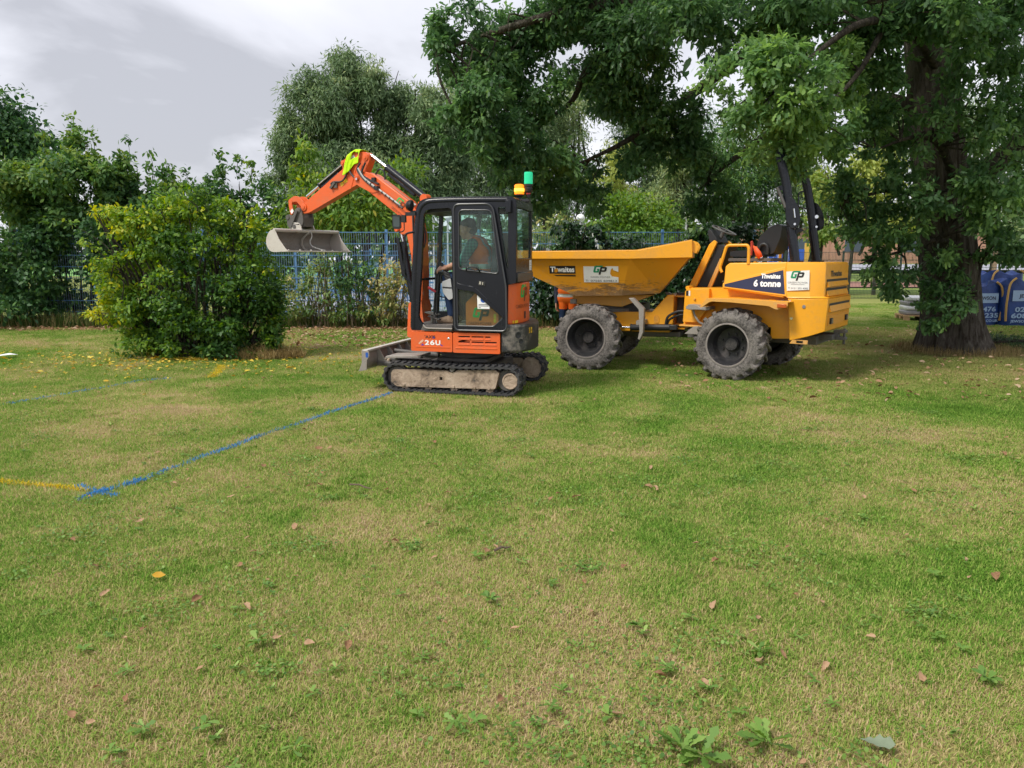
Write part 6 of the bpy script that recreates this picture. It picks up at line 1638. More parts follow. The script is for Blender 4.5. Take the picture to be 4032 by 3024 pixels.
# ------------------------------------------------------------------ school playground far right
BRICK = plain('pale_brick', (.42, .24, .17), .85, 0, .2, .2, 3)
def school():
    r = empty('school_building', (27.5, 88, 1.4)); tag(r, 'low salmon timber clad school building at the far right', 'building')
    MB().box(0, 26, 0, 8, -.6, 3.6).build('wall', BRICK, r)
    MB().box(-.4, 26.4, -.5, 8.5, 3.6, 3.95).build('roof', plain('grey_roof', (.16, .16, .17), .7), r)
    for i in range(34):
        MB().box(.3 + .74 * i, .85 + .74 * i, -.05, -.004, .1, 2.6).build('cladding_board', BRICK, r)
    for i in range(4):
        MB().box(4 + 6 * i, 6 + 6 * i, -.12, -.06, 1.0, 2.4).build('window', plain('dark_window', (.05, .07, .09), .1), r)
    r = empty('play_house', (19.2, 66, .95)); tag(r, 'blue and yellow playground wall with red post left of the trunk', 'play structure')
    BL = plain('play_blue', (.03, .10, .42), .5); YE = plain('play_yellow', (.62, .38, .06), .5); RD = plain('play_red', (.55, .03, .06), .5)
    for i, m in enumerate((BL, YE, WHITEP, BL, BL, BL, BL, YE)):
        MB().box(.8 * i, .8 * i + .76, 0, .12, .0, 1.5 + .25 * ((i * 5) % 3)).build('panel', m, r)
    MB().box(3.75, 3.95, -.2, 0, 0, 2.4).build('post', RD, r)
    for i in range(5): MB().box(2.5 + .42 * i, 2.53 + .42 * i, -.04, -.005, .1, 1.5).build('frame_bar', WHITEP, r)
    BW = plain('barked_post', (.45, .33, .22), .85)
    for i, (x, y, h, z) in enumerate(((20.6, 44, 1.75, .27), (27.0, 43.5, 2.0, .25))):
        tag(MB().lathe([(.13, -.2), (.12, .3), (.11, h), (.08, h + .03)], (0, 0, 0), (0, 0, 1), 10).build('timber_post', BW, None, Matrix.Translation((x, y, z))), ('pale timber post left of the oak trunk', 'pale timber post right of the oak trunk')[i], 'post')
    ST = plain('log_bark', (.22, .16, .11), .9)
    for i in range(5):
        tag(MB().lathe([(.24, -.1), (.22, .2), (.21, .48), (.17, .50)], (0, 0, 0), (0, 0, 1), 12).build('log_seat', ST, None, Matrix.Translation((22.4 + 1.0 * i if i < 2 else 23.0 + 1.05 * i, 43.0 + .2 * (i % 2), .24))), ('leftmost log seat in the row behind the oak', 'second log seat from the left behind the oak', 'third log seat from the left behind the oak', 'fourth log seat from the left behind the oak', 'rightmost log seat in the row behind the oak')[i], 'log', 'row of log seats')
school()

# ------------------------------------------------------------------ plants
OAKL = [(0, 0), (.14, .05), (.30, .17), (.38, .10), (.56, .24), (.66, .14), (.84, .19), (1, 0), (.84, -.19), (.66, -.14), (.56, -.24), (.38, -.10), (.30, -.17), (.14, -.05)]
OVATE = [(0, 0), (.25, .21), (.6, .24), (1, 0), (.6, -.24), (.25, -.21)]
LANCE = [(0, 0), (.35, .13), (1, 0), (.35, -.13)]
IVYL = [(0, 0), (.05, .34), (.45, .26), (1, 0), (.45, -.26), (.05, -.34)]
CHERL = [(0, 0), (.3, .16), (.7, .15), (1, 0), (.7, -.15), (.3, -.16)]

def leaf_mesh(name, C, D, Nn, size, tint, shape, rs, fold=.18):
    """leaves at C pointing along D with normal near Nn"""
    n = len(C)
    D = D / np.linalg.norm(D, axis=1, keepdims=True)
    S = np.cross(Nn, D); S /= (np.linalg.norm(S, axis=1, keepdims=True) + 1e-9)
    U = np.cross(D, S)
    sh = np.array(shape, float); k = len(sh)
    z = np.abs(sh[:, 1]) * fold - .12 * sh[:, 0] ** 2
    v = (C[:, None, :] + size[:, None, None] * (sh[None, :, 0:1] * D[:, None, :] + sh[None, :, 1:2] * S[:, None, :] + z[None, :, None] * U[:, None, :])).reshape(-1, 3)
    me = bpy.data.meshes.new(name)
    me.vertices.add(len(v)); me.vertices.foreach_set('co', v.ravel().astype(np.float32))
    me.loops.add(n * k); me.loops.foreach_set('vertex_index', np.arange(n * k, dtype=np.int32))
    me.polygons.add(n); me.polygons.foreach_set('loop_start', (np.arange(n) * k).astype(np.int32))
    me.update(calc_edges=True)
    a = me.attributes.new('tint', 'FLOAT', 'POINT'); a.data.foreach_set('value', np.repeat(tint, k).astype(np.float32))
    return me

def crown_points(blobs, per_m2, rs, cluster=26, sig=.16, shell=.42, lo=.1, zmin=.02):
    """leaf positions gathered in clumps through the foliage masses"""
    CC, OUT, TT = [], [], []
    for (x, y, z, rx, ry, rz, tint, dens) in blobs:
        area = math.pi * rx * rz
        nl = per_m2 * area * dens; nc = max(1, int(round(nl / cluster)))
        d = rs.normal(0, 1, (nc, 3)); d /= np.linalg.norm(d, axis=1, keepdims=True)
        rad = rs.uniform(lo, 1, nc) ** shell
        c = np.array([x, y, z]) + d * rad[:, None] * np.array([rx, ry, rz])
        ct = tint + rs.normal(0, .10, nc)
        m = cluster
        off = rs.normal(0, 1, (nc, m, 3)) * sig * np.array([1, 1, .62]) * min(1.3, max(.5, rx / .6))
        CC.append((c[:, None, :] + off).reshape(-1, 3))
        o = d[:, None, :] * .8 + off / (sig + 1e-6) * .35
        OUT.append(o.reshape(-1, 3)); TT.append((ct[:, None] + rs.normal(0, .12, (nc, m))).ravel())
    C, O, T = np.concatenate(CC), np.concatenate(OUT), np.clip(np.concatenate(TT), 0, 1)
    k = C[:, 2] > zmin
    return C[k], O[k], T[k]

def split(blobs, rs, k, f=.45, stretch=1.25):
    """break big foliage masses into upright puffs with gaps between"""
    out = []
    for (x, y, z, rx, ry, rz, t, d) in blobs:
        for i in range(k):
            v = rs.normal(0, 1, 3); v /= np.linalg.norm(v); v *= rs.uniform(.35, 1) ** .5 * .8
            q = f * rs.uniform(.7, 1.25)
            out.append((x + v[0] * rx, y + v[1] * ry, z + v[2] * rz, rx * q, ry * q, rz * q * stretch, t + rs.normal(0, .08), d / (k * f * f) * 1.05))
    return out

def crown(name, parent, blobs, per_m2, size, shape, mat, seed, cluster=26, sig=.16, droop=.35, shell=.42, fold=.28, upw=.75, zmin=.02, kind='stuff', puffs=0, pf=.45):
    rs = np.random.RandomState(seed)
    if puffs: blobs = split(blobs, rs, puffs, pf)
    C, O, T = crown_points(blobs, per_m2, rs, cluster, sig, shell, zmin=zmin)
    n = len(C)
    D = O * .7 + rs.normal(0, .75, (n, 3)); D[:, 2] -= droop * np.abs(rs.normal(1, .5, n))
    N_ = O * .55 + rs.normal(0, .45, (n, 3)); N_[:, 2] += upw
    sz = size * rs.uniform(.65, 1.25, n)
    me = leaf_mesh(name, C, D, N_, sz, T, shape, rs, fold)
    o = link(name, me, mat, parent)
    tag(o, kind=kind)
    return o

def bark_mat(name, c0, c1, scale=6.0):
    m, nt, nd, lk, out = new_mat(name)
    v = pos(nt)
    mp = nd.new('ShaderNodeMapping'); mp.inputs['Scale'].default_value = (1, 1, .16); lk.new(v, mp.inputs['Vector'])
    a = noise(nt, scale * 2.2, 8, .65, mp.outputs[0], .6)
    r = ramp(nt, a, [(.36, 0.0), (.62, 1.0)])
    c = mixc(nt, r, c0, c1)
    c = mixc(nt, math_n(nt, 'MULTIPLY', ramp(nt, noise(nt, 1.5, 5, .6, v), [(.5, 0.0), (.7, 1.0)]), .35), c, (.10, .12, .05))
    principled(nt, out, c, .92, 0, .15, r, 1.0, .05)
    return m
BARK = bark_mat('oak_bark', (.045, .034, .027), (.145, .128, .108))
BARKD = bark_mat('dark_bark', (.03, .026, .022), (.10, .085, .07))
BARKL = bark_mat('pale_stem', (.12, .09, .06), (.30, .24, .16), 3)

OAK_M = leaf_mat('oak_leaves', [(0, (.040, .092, .040)), (.35, (.076, .170, .064)), (.65, (.14, .27, .092)), (1, (.26, .43, .125))], .50, .45, .4)
BUSH_M = leaf_mat('hornbeam_leaves', [(0, (.028, .082, .022)), (.3, (.07, .17, .028)), (.6, (.19, .33, .035)), (.82, (.38, .46, .035)), (1, (.60, .56, .04))], .40)
HEDGE_M = leaf_mat('hedge_leaves', [(0, (0.027, 0.078, 0.032)), (.3, (0.057, 0.142, 0.049)), (.6, (0.115, 0.236, 0.054)), (1, (0.284, 0.365, 0.061))], .35)
WILLOW_M = leaf_mat('willow_leaves', [(0, (0.065, 0.123, 0.055)), (.5, (0.152, 0.239, 0.109)), (.8, (0.268, 0.355, 0.167)), (1, (0.420, 0.478, 0.203))], .35)  # grey-green, lightened in the colour to stand in for distance haze
CHERRY_M = leaf_mat('cherry_leaves', [(0, (0.056, 0.125, 0.027)), (.5, (0.125, 0.250, 0.037)), (.8, (0.250, 0.350, 0.044)), (1, (0.500, 0.413, 0.062))], .4)
BIRCH_M = leaf_mat('birch_leaves', [(0, (0.065, 0.130, 0.033)), (.5, (0.156, 0.260, 0.052)), (1, (0.442, 0.494, 0.130))], .45)
IVY_M = leaf_mat('ivy_leaves', [(0, (0.013, 0.036, 0.013)), (.3, (0.029, 0.081, 0.026)), (.6, (0.078, 0.182, 0.039)), (1, (0.208, 0.351, 0.065))], .25, .35, .5)
WEED_M = leaf_mat('weed_leaves', [(0, (0.046, 0.111, 0.033)), (.4, (0.130, 0.234, 0.058)), (.7, (0.312, 0.338, 0.111)), (1, (0.546, 0.429, 0.182))], .35)

def limb(mb, pts, r0, r1, n=9, k=6):
    P = catmull(pts, k)
    m = len(P)
    mb.tube(P, [r0 + (r1 - r0) * (i / (m - 1)) for i in range(m)], n)

def twigs(mb, src, blobs, rs, per=3, r0=.03, r1=.008, n=5):
    """branchlets from a point set to the foliage masses"""
    S = [Vector(s) for s in src]
    for b in blobs:
        c = Vector(b[:3]); s = min(S, key=lambda q: (q - c).length)
        for i in range(per):
            e = c + Vector((rs.uniform(-.7, .7) * b[3], rs.uniform(-.7, .7) * b[4], rs.uniform(-.6, .5) * b[5]))
            mid = s.lerp(e, .5) + Vector((rs.uniform(-.2, .2), rs.uniform(-.2, .2), rs.uniform(0, .3)))
            limb(mb, [s, mid, e], r0, r1, n, 4)

# ---- the oak
def build_oak():
    r = empty('oak_tree', (8.2, 14.2, 0)); tag(r, 'huge oak with ridged trunk and spreading lobed-leaf crown over the dumper', 'tree')
    inv = Matrix.Translation((-8.2, -14.2, 0))
    rs = random.Random(5)
    # trunk with root flare and ribs
    cen = [(8.25, 14.2, -.05, .64), (8.22, 14.2, .15, .575), (8.18, 14.2, .45, .52), (8.10, 14.2, .9, .49), (7.98, 14.2, 1.8, .475), (7.85, 14.2, 2.5, .46), (7.72, 14.2, 3.15, .44), (7.55, 14.2, 4.0, .42), (7.41, 14.2, 4.9, .41), (7.2, 14.2, 6.1, .38), (7.0, 14.2, 7.4, .30)]
    P = catmull([c[:3] for c in cen], 5); rad = np.interp(np.linspace(0, len(cen) - 1, len(P)), range(len(cen)), [c[3] for c in cen])
    rings = []; n = 64
    for i, (p, q) in enumerate(zip(P, rad)):
        ring = []
        fl = max(0, 1 - p.z / .7)
        for j in range(n):
            a = 2 * math.pi * j / n
            k = 1 + .05 * math.sin(3 * a + .4) + .035 * math.sin(7 * a + p.z * .7) + .022 * math.sin(17 * a + 2 * math.sin(p.z * 2)) + .02 * math.sin(29 * a - p.z) + fl * .14 * (math.sin(5 * a + 1) ** 2)
            ring.append((p.x + math.cos(a) * q * k, p.y + math.sin(a) * q * k, p.z))
        rings.append(ring)
    tr = MB().loft(rings).build('trunk', BARK, r, inv)
    lm = MB()
    limbs = [
        ([(7.45, 14.2, 4.7), (6.8, 13.7, 5.7), (5.3, 13.5, 6.15), (3.8, 13.6, 6.2), (2.3, 14.0, 6.1), (.8, 13.9, 5.8), (-.45, 13.5, 5.35), (-1.25, 13.4, 5.05)], .25, .012),
        ([(3.6, 13.7, 6.15), (2.6, 14.2, 5.6), (1.44, 14.5, 5.1), (1.1, 14.8, 4.55), (.6, 14.7, 4.2)], .13, .02),
        ([(5.2, 13.5, 6.1), (4.3, 14.4, 5.4), (3.2, 15.0, 4.6), (2.2, 15.0, 3.9), (1.2, 14.6, 3.4)], .14, .02),
        ([(7.5, 14.2, 4.2), (6.5, 14.8, 4.6), (5.2, 15.2, 4.2), (4.3, 15.4, 3.6), (3.6, 15.3, 3.0)], .16, .02),
        ([(7.4, 14.0, 4.9), (6.2, 12.8, 5.3), (5.0, 11.6, 5.0), (4.2, 11.0, 4.5), (3.6, 10.9, 4.0)], .10, .012),
        ([(5.6, 12.2, 5.2), (4.9, 11.4, 4.3), (4.4, 11.2, 3.8), (4.0, 11.4, 3.4)], .05, .010),
        ([(7.85, 14.1, 2.7), (8.5, 13.6, 3.5), (9.3, 13.2, 4.4), (9.9, 12.8, 5.6)], .22, .10),
        ([(8.6, 13.6, 3.6), (9.2, 12.9, 3.7), (9.6, 12.6, 3.4), (10.0, 12.6, 3.0)], .10, .02),
        ([(7.9, 14.0, 2.3), (7.0, 13.4, 2.7), (6.2, 13.1, 2.8), (5.5, 13.0, 2.6)], .07, .012),
        ([(8.0, 13.9, 1.9), (7.2, 13.3, 2.0), (6.5, 13.1, 1.8), (5.9, 13.2, 1.6)], .05, .01),
        ([(7.8, 13.9, 2.9), (7.0, 13.0, 3.5), (6.4, 12.7, 3.6), (5.8, 12.7, 3.4)], .08, .012),
        ([(8.05, 13.8, 1.8), (8.1, 13.45, 1.6), (8.0, 13.3, 1.2), (8.05, 13.3, .8)], .03, .008),
        ([(7.6, 14.3, 5.2), (8.4, 15.5, 6.5), (9.0, 17.0, 7.5)], .22, .08), ([(7.4, 14.2, 5.4), (6.0, 15.5, 7.0), (4.5, 16.5, 8.0)], .22, .06), ([(7.1, 14.2, 6.5), (6.3, 12.5, 8.2), (5.0, 11.0, 9.0)], .20, .06),
    ]
    tips = []
    for i, (pts, a, b) in enumerate(limbs):
        m = MB(); limb(m, pts, a, b, 10, 6)
        m.build('limb', BARKD if i else BARK, tr)
        tips += [p for p in catmull(pts, 3)[3:]]
    tw = MB(); twigs(tw, tips, VD['oak'], rs, 3, .020, .005)
    # bare twigs against the sky
    for e in ((-.75, 13.5, 5.75), (-.95, 13.5, 5.45), (-.55, 13.5, 5.95)):
        limb(tw, [(-.2, 13.5, 5.25), Vector((-.45, 13.5, 5.35)), e], .012, .004, 4, 3)
    tag(tw.build('twigs', BARKD, tr, smooth=False), kind='stuff')
    crown('crown', r, VD['oak'] + [(10.8, 12.6, 4.6, 1.2, 1.4, 1.6, .5, .5), (11.2, 15.5, 5.0, 1.6, 1.8, 1.5, .4, .4)], 1580, .115, OAKL, OAK_M, 21, cluster=24, sig=.115, droop=.5, shell=.5, puffs=6).matrix_basis = inv
    up = [(5.0, 14.0, 7.6, 3.2, 3.4, 1.3, .4, 1), (7.8, 14.4, 9.0, 3.0, 3.2, 2.0, .4, 1), (2.0, 14.2, 7.2, 2.4, 2.6, .9, .4, 1), (10.5, 14.0, 7.6, 2.6, 3.4, 1.8, .4, 1), (6.0, 11.0, 7.2, 3.0, 2.0, 1.0, .4, 1), (8.0, 17.5, 7.2, 3.8, 2.4, 1.8, .4, 1), (4.0, 17.0, 7.4, 2.8, 2.0, 1.4, .4, 1)]
    crown('upper_crown', r, up, 110, .27, OVATE, OAK_M, 22, cluster=24, sig=.35, droop=.4).matrix_basis = inv
build_oak()

# ---- shrubs and hedge plants near the fence
def shrub(name, label, cat, key, base, per, size, shape, mat, seed, stems=5, stem_r=.03, bark=BARKD, droop=.3, sig=.14, cluster=22, group=None, shoots=(), upw=.75, shell=.42, puffs=0):
    r = empty(name, (*base, 0)); tag(r, label, cat, group)
    inv = Matrix.Translation((-base[0], -base[1], 0))
    rs = random.Random(seed)
    st = MB()
    for b in VD[key]:
        for i in range(max(1, stems // 2)):
            s = Vector((base[0] + rs.uniform(-.3, .3) * 1.0, base[1] + rs.uniform(-.15, .15), 0))
            s.x += (b[0] - s.x) * .45
            e = Vector(b[:3]) + Vector((rs.uniform(-.6, .6) * b[3], rs.uniform(-.4, .4) * b[4], rs.uniform(-.1, .6) * b[5]))
            limb(st, [s, s.lerp(e, .55) + Vector((rs.uniform(-.12, .12), rs.uniform(-.12, .12), .12)), e], stem_r, .006, 5, 4)
    bl = split(VD[key], np.random.RandomState(seed), puffs, .5, 1.0) if puffs else list(VD[key])
    for (x, y, z0, z1, k) in shoots:                     # thin leafy shoots standing above the mass
        limb(st, [(x, y, z0), (x + .04, y, (z0 + z1) / 2), (x + k, y, z1)], .012, .003, 4, 4)
        for i in range(4):
            t = i / 3; bl.append((x + k * t, y, z0 + (z1 - z0) * t, .10 * (1.1 - t * .75), .09, .12, .6, .6))
    tag(st.build('stems', bark, r, inv, smooth=False), kind='stuff')
    crown('crown', r, bl, per, size, shape, mat, seed, cluster, sig, droop, upw=upw, shell=shell).matrix_basis = inv
    return r
_rb = random.Random(12)
BUSH_SHOOTS = []
for _i in range(16):
    _x = -6.6 + 2.4 * _rb.random(); _z = 2.0 + .35 * (1 - abs(_x + 5.3) / 1.4) + _rb.uniform(-.1, .1)
    BUSH_SHOOTS.append((_x, 13.4 + _rb.uniform(-.5, .4), _z, _z + _rb.uniform(.25, .5), _rb.uniform(-.35, .25)))
for _i in range(10):
    BUSH_SHOOTS.append((-6.7 + _rb.uniform(0, .3), 13.4 + _rb.uniform(-.5, .4), .5 + 1.4 * _rb.random(), .8 + 1.5 * _rb.random(), -_rb.uniform(.3, .6)))
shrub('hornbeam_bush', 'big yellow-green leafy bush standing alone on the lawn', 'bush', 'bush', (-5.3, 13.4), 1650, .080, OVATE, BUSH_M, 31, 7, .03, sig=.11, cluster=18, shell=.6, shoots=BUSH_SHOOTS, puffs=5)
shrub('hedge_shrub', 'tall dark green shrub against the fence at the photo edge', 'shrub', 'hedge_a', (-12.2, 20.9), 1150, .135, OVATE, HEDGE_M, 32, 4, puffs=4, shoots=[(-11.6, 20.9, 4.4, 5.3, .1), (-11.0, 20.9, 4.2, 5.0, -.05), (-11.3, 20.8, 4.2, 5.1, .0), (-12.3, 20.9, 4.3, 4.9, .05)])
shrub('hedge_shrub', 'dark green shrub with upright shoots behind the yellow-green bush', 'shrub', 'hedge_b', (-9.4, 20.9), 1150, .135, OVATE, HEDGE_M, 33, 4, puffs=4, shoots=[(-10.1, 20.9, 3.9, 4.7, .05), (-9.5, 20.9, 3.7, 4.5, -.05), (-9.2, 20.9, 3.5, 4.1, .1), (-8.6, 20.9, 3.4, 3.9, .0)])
shrub('hedge_shrub', 'low leafy scrub between the bush and the fence', 'shrub', 'side_scrub', (-6.5, 20.8), 750, .125, OVATE, HEDGE_M, 34, 4)
shrub('rounded_shrub', 'dark rounded shrub rising behind the hedge left of the bucket', 'shrub', 'shrub_dark', (-8.0, 23.0), 700, .14, OVATE, HEDGE_M, 35, 4, puffs=4, shoots=[(-8.5, 23, 4.2, 4.75, .0), (-8.0, 23, 4.1, 4.7, .05), (-7.6, 23, 3.9, 4.5, 0)])
shrub('cherry_tree', 'yellowish cherry with drooping leaves behind the excavator arm', 'tree', 'cherry', (-4.5, 22.5), 560, .19, CHERL, CHERRY_M, 36, 4, .04, BARKD, droop=.9, sig=.2)
shrub('leafy_shrub', 'bright green shrub above the fence over the skip', 'shrub', 'bright_shrub', (3.8, 25.0), 700, .15, OVATE, CHERRY_M, 37, 4)
shrub('scrub', 'wispy brown scrub beyond the fence beside the cab', 'shrub', 'far_shrub', (1.3, 24.0), 420, .12, OVATE, WEED_M, 38, 10, .012, BARKL)
shrub('ivy_clump', 'dark ivy clump hanging over the fence above the skip', 'ivy', 'ivy_hump', (1.65, 19.3), 950, .115, IVYL, IVY_M, 39, 6, .02, BARKL, droop=.8, sig=.12, puffs=3)
shrub('ivy_hedge', 'dark ivy covered hedge under and behind the skip', 'hedge', 'ivy_wall', (2.6, 19.4), 900, .115, IVYL, IVY_M, 40, 3, droop=.8, sig=.13)
shrub('ivy_stump', 'dark ivy mound behind the dumper steering wheel', 'ivy', 'ivy_stump', (5.1, 18.6), 900, .12, IVYL, IVY_M, 41, 3, droop=.8, sig=.13)
for i, (k, x, lab) in enumerate((('weeds_a', -4.9, 'tall weeds before the fence beside the yellow-green bush'), ('weeds_b', -3.8, 'tall dark sapling and weeds before the fence below the bucket'), ('weeds_c', -2.9, 'drying yellow weeds before the fence beside the cab'))):
    shrub('tall_weeds', lab, 'weeds', k, (x, 19.0), 620, .115, CHERL, WEED_M if i != 1 else HEDGE_M, 42 + i, 14, .010, BARKL, droop=.5, sig=.11, cluster=14)

# verge at the foot of the hedge: rank grass, stems and dark undergrowth
def verge():
    rs = np.random.RandomState(9)
    n = 19000
    x = rs.uniform(-17, 6.2, n); y = 18.9 + np.abs(rs.normal(0, .5, n))
    me = blades_mesh('undergrowth', x, y, rs, .12, .50, .012, .45)
    o = link('undergrowth', me, blade_mat('rank_grass', [(0, (.035, .07, .02)), (.5, (.10, .15, .04)), (.8, (.24, .22, .09)), (1, (.36, .26, .14))]))
    tag(o, 'rank grass and dead stems along the foot of the hedge', kind='stuff')
    bl = [(-16.5 + .9 * i, 19.6, .30, .6, .4, .28, .25 + .2 * (i % 3 == 0), 1) for i in range(26)]
    C, O, T = crown_points(bl, 240, rs, 18, .13)
    D = O + rs.normal(0, .6, C.shape); N_ = rs.normal(0, .4, C.shape) + np.array([0, -.2, .8])
    o = link('ground_cover', leaf_mesh('ground_cover', C, D, N_, .10 * rs.uniform(.6, 1.3, len(C)), T, OVATE, rs), HEDGE_M)
    tag(o, 'low leafy ground cover along the hedge foot', kind='stuff')
verge()

# ---- trees beyond
def tree(name, label, key, trunks, per, size, shape, mat, seed, r0=.22, droop=.5, sig=.45, cluster=24, shell=.45, bark=BARKD, puffs=6, pf=.45):
    bl = VD[key]
    bx = sum(b[0] for b in bl) / len(bl); by = bl[0][1]
    r = empty(name, (bx, by, 0)); tag(r, label, 'tree', 'trees beyond the court')
    inv = Matrix.Translation((-bx, -by, 0))
    rs = random.Random(seed)
    tr = MB()
    zt = max(b[2] for b in bl)
    for i in range(trunks):
        x = bx + (i - (trunks - 1) / 2) * 1.1 + rs.uniform(-.3, .3)
        top = min(bl, key=lambda b: abs(b[0] - x) - .3 * b[2])
        limb(tr, [(x, by + rs.uniform(-.4, .4), 0), (x + rs.uniform(-.2, .2), by, zt * .4), (top[0] + rs.uniform(-.3, .3), by, zt * .95)], r0, .05, 7, 5)
    for b in bl:
        for k in range(3):
            s = Vector((bx + (b[0] - bx) * .35, by, max(1.5, b[2] * .55)))
            limb(tr, [s, s.lerp(Vector(b[:3]), .5) + Vector((0, 0, .3)), Vector(b[:3]) + Vector((rs.uniform(-.6, .6) * b[3], 0, rs.uniform(-.2, .7) * b[5]))], .07, .015, 5, 4)
    tr.build('trunk', bark, r, inv)
    crown('crown', r, bl, per, size, shape, mat, seed, cluster, sig, droop, shell=shell, puffs=puffs, pf=pf).matrix_basis = inv
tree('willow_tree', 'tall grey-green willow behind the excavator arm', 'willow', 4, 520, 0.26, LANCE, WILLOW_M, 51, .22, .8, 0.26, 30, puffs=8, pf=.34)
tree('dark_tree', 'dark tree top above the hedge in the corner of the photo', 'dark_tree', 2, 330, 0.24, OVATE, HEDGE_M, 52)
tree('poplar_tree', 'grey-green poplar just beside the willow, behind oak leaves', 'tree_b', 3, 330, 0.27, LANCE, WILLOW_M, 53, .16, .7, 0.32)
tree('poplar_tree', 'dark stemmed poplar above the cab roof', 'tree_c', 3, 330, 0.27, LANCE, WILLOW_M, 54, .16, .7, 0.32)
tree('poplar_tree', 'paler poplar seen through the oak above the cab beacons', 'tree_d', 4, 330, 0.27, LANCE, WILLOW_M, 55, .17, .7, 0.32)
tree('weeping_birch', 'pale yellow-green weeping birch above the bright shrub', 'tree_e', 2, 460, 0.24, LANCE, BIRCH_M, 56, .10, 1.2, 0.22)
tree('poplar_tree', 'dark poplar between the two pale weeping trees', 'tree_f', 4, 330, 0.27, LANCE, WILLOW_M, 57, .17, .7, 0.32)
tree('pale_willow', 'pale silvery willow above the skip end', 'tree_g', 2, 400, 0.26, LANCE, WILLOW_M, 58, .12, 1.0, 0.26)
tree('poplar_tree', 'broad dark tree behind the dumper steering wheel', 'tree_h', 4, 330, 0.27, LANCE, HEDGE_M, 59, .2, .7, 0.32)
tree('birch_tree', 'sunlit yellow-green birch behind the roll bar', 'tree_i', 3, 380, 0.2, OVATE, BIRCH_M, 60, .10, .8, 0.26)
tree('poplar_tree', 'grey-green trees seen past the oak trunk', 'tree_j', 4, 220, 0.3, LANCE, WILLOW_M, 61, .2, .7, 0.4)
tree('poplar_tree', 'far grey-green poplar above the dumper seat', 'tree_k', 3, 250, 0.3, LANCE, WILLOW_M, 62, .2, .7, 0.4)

# far wood behind court and school: one mass
def far_wood():
    rs = np.random.RandomState(70); bl = []
    for i in range(46):
        x = -140 + 6.2 * i; bl.append((x, 146 + rs.uniform(-4, 4), rs.uniform(3.0, 6.0), 5.4, 3, rs.uniform(5, 8), .25 + .3 * rs.uniform(), 1))
    for i in range(22):
        x = 18 + 3.6 * i; bl.append((x, 112 + rs.uniform(-2, 2), rs.uniform(3, 5), 3.2, 2, rs.uniform(3, 5), .45, .6))
    C, O, T = crown_points(split(bl, rs, 4), 3.6, rs, 16, .9, .5)
    D = O + rs.normal(0, .7, C.shape); D[:, 2] -= .4; N_ = O * .5 + rs.normal(0, .5, C.shape); N_[:, 2] += .6
    tag(link('far_wood', leaf_mesh('far_wood', C, D, N_, 1.55 * rs.uniform(.6, 1.3, len(C)), T, OVATE, rs), WILLOW_M), 'far belt of dark trees behind the court and school', kind='stuff')
far_wood()

# ------------------------------------------------------------------ people
SKIN = plain('skin', (.46, .25, .17), .5, 0, .4, .12, 25)
HAIR = plain('short_grey_hair', (.075, .068, .062), .7, 0, .3, .4, 60)
JEANS = plain('navy_jeans', (.018, .035, .085), .8, 0, .2, .35, 25)
BOOT = plain('tan_boot', (.30, .22, .15), .75, 0, .2, .2, 20)
def check_shirt():
    m, nt, nd, lk, out = new_mat('teal_checked_shirt')
    v = pos(nt); sp = nd.new('ShaderNodeSeparateXYZ'); lk.new(v, sp.inputs[0])
    def band(ax, f):
        return ramp(nt, math_n(nt, 'FRACT', math_n(nt, 'MULTIPLY', sp.outputs[ax], f)), [(.55, 0.0), (.62, 1.0)])
    k = math_n(nt, 'MULTIPLY', math_n(nt, 'ADD', band('X', 26), band('Z', 26)), .5)
    c = mixc(nt, k, (.10, .27, .25), (.035, .105, .125))
    principled(nt, out, c, .85, 0, .2, noise(nt, 14, 4, .6, v), .5, .02)
    return m
SHIRT = check_shirt()
HIVIS = plain('orange_hi_vis', (.88, .16, .02), .7, 0, .2, .12, 14, .3)
REFL = plain('reflective_band', (.42, .44, .40), .35, .3, .5, .15, 40)
NAVYC = plain('navy_sleeve', (.02, .025, .05), .8)

def capsule(mb, p0, r0, p1, r1, n=14):
    p0, p1 = Vector(p0), Vector(p1); ax = p1 - p0; L = ax.length
    prof = [(max(1e-4, r0 * math.sin(R(a))), -r0 * math.cos(R(a))) for a in (0, 22, 45, 67, 90)]
    prof += [(max(1e-4, r1 * math.sin(R(a))), L - r1 * math.cos(R(a))) for a in (90, 113, 135, 158, 180)]
    mb.lathe(prof, p0, ax, n, cap=False)

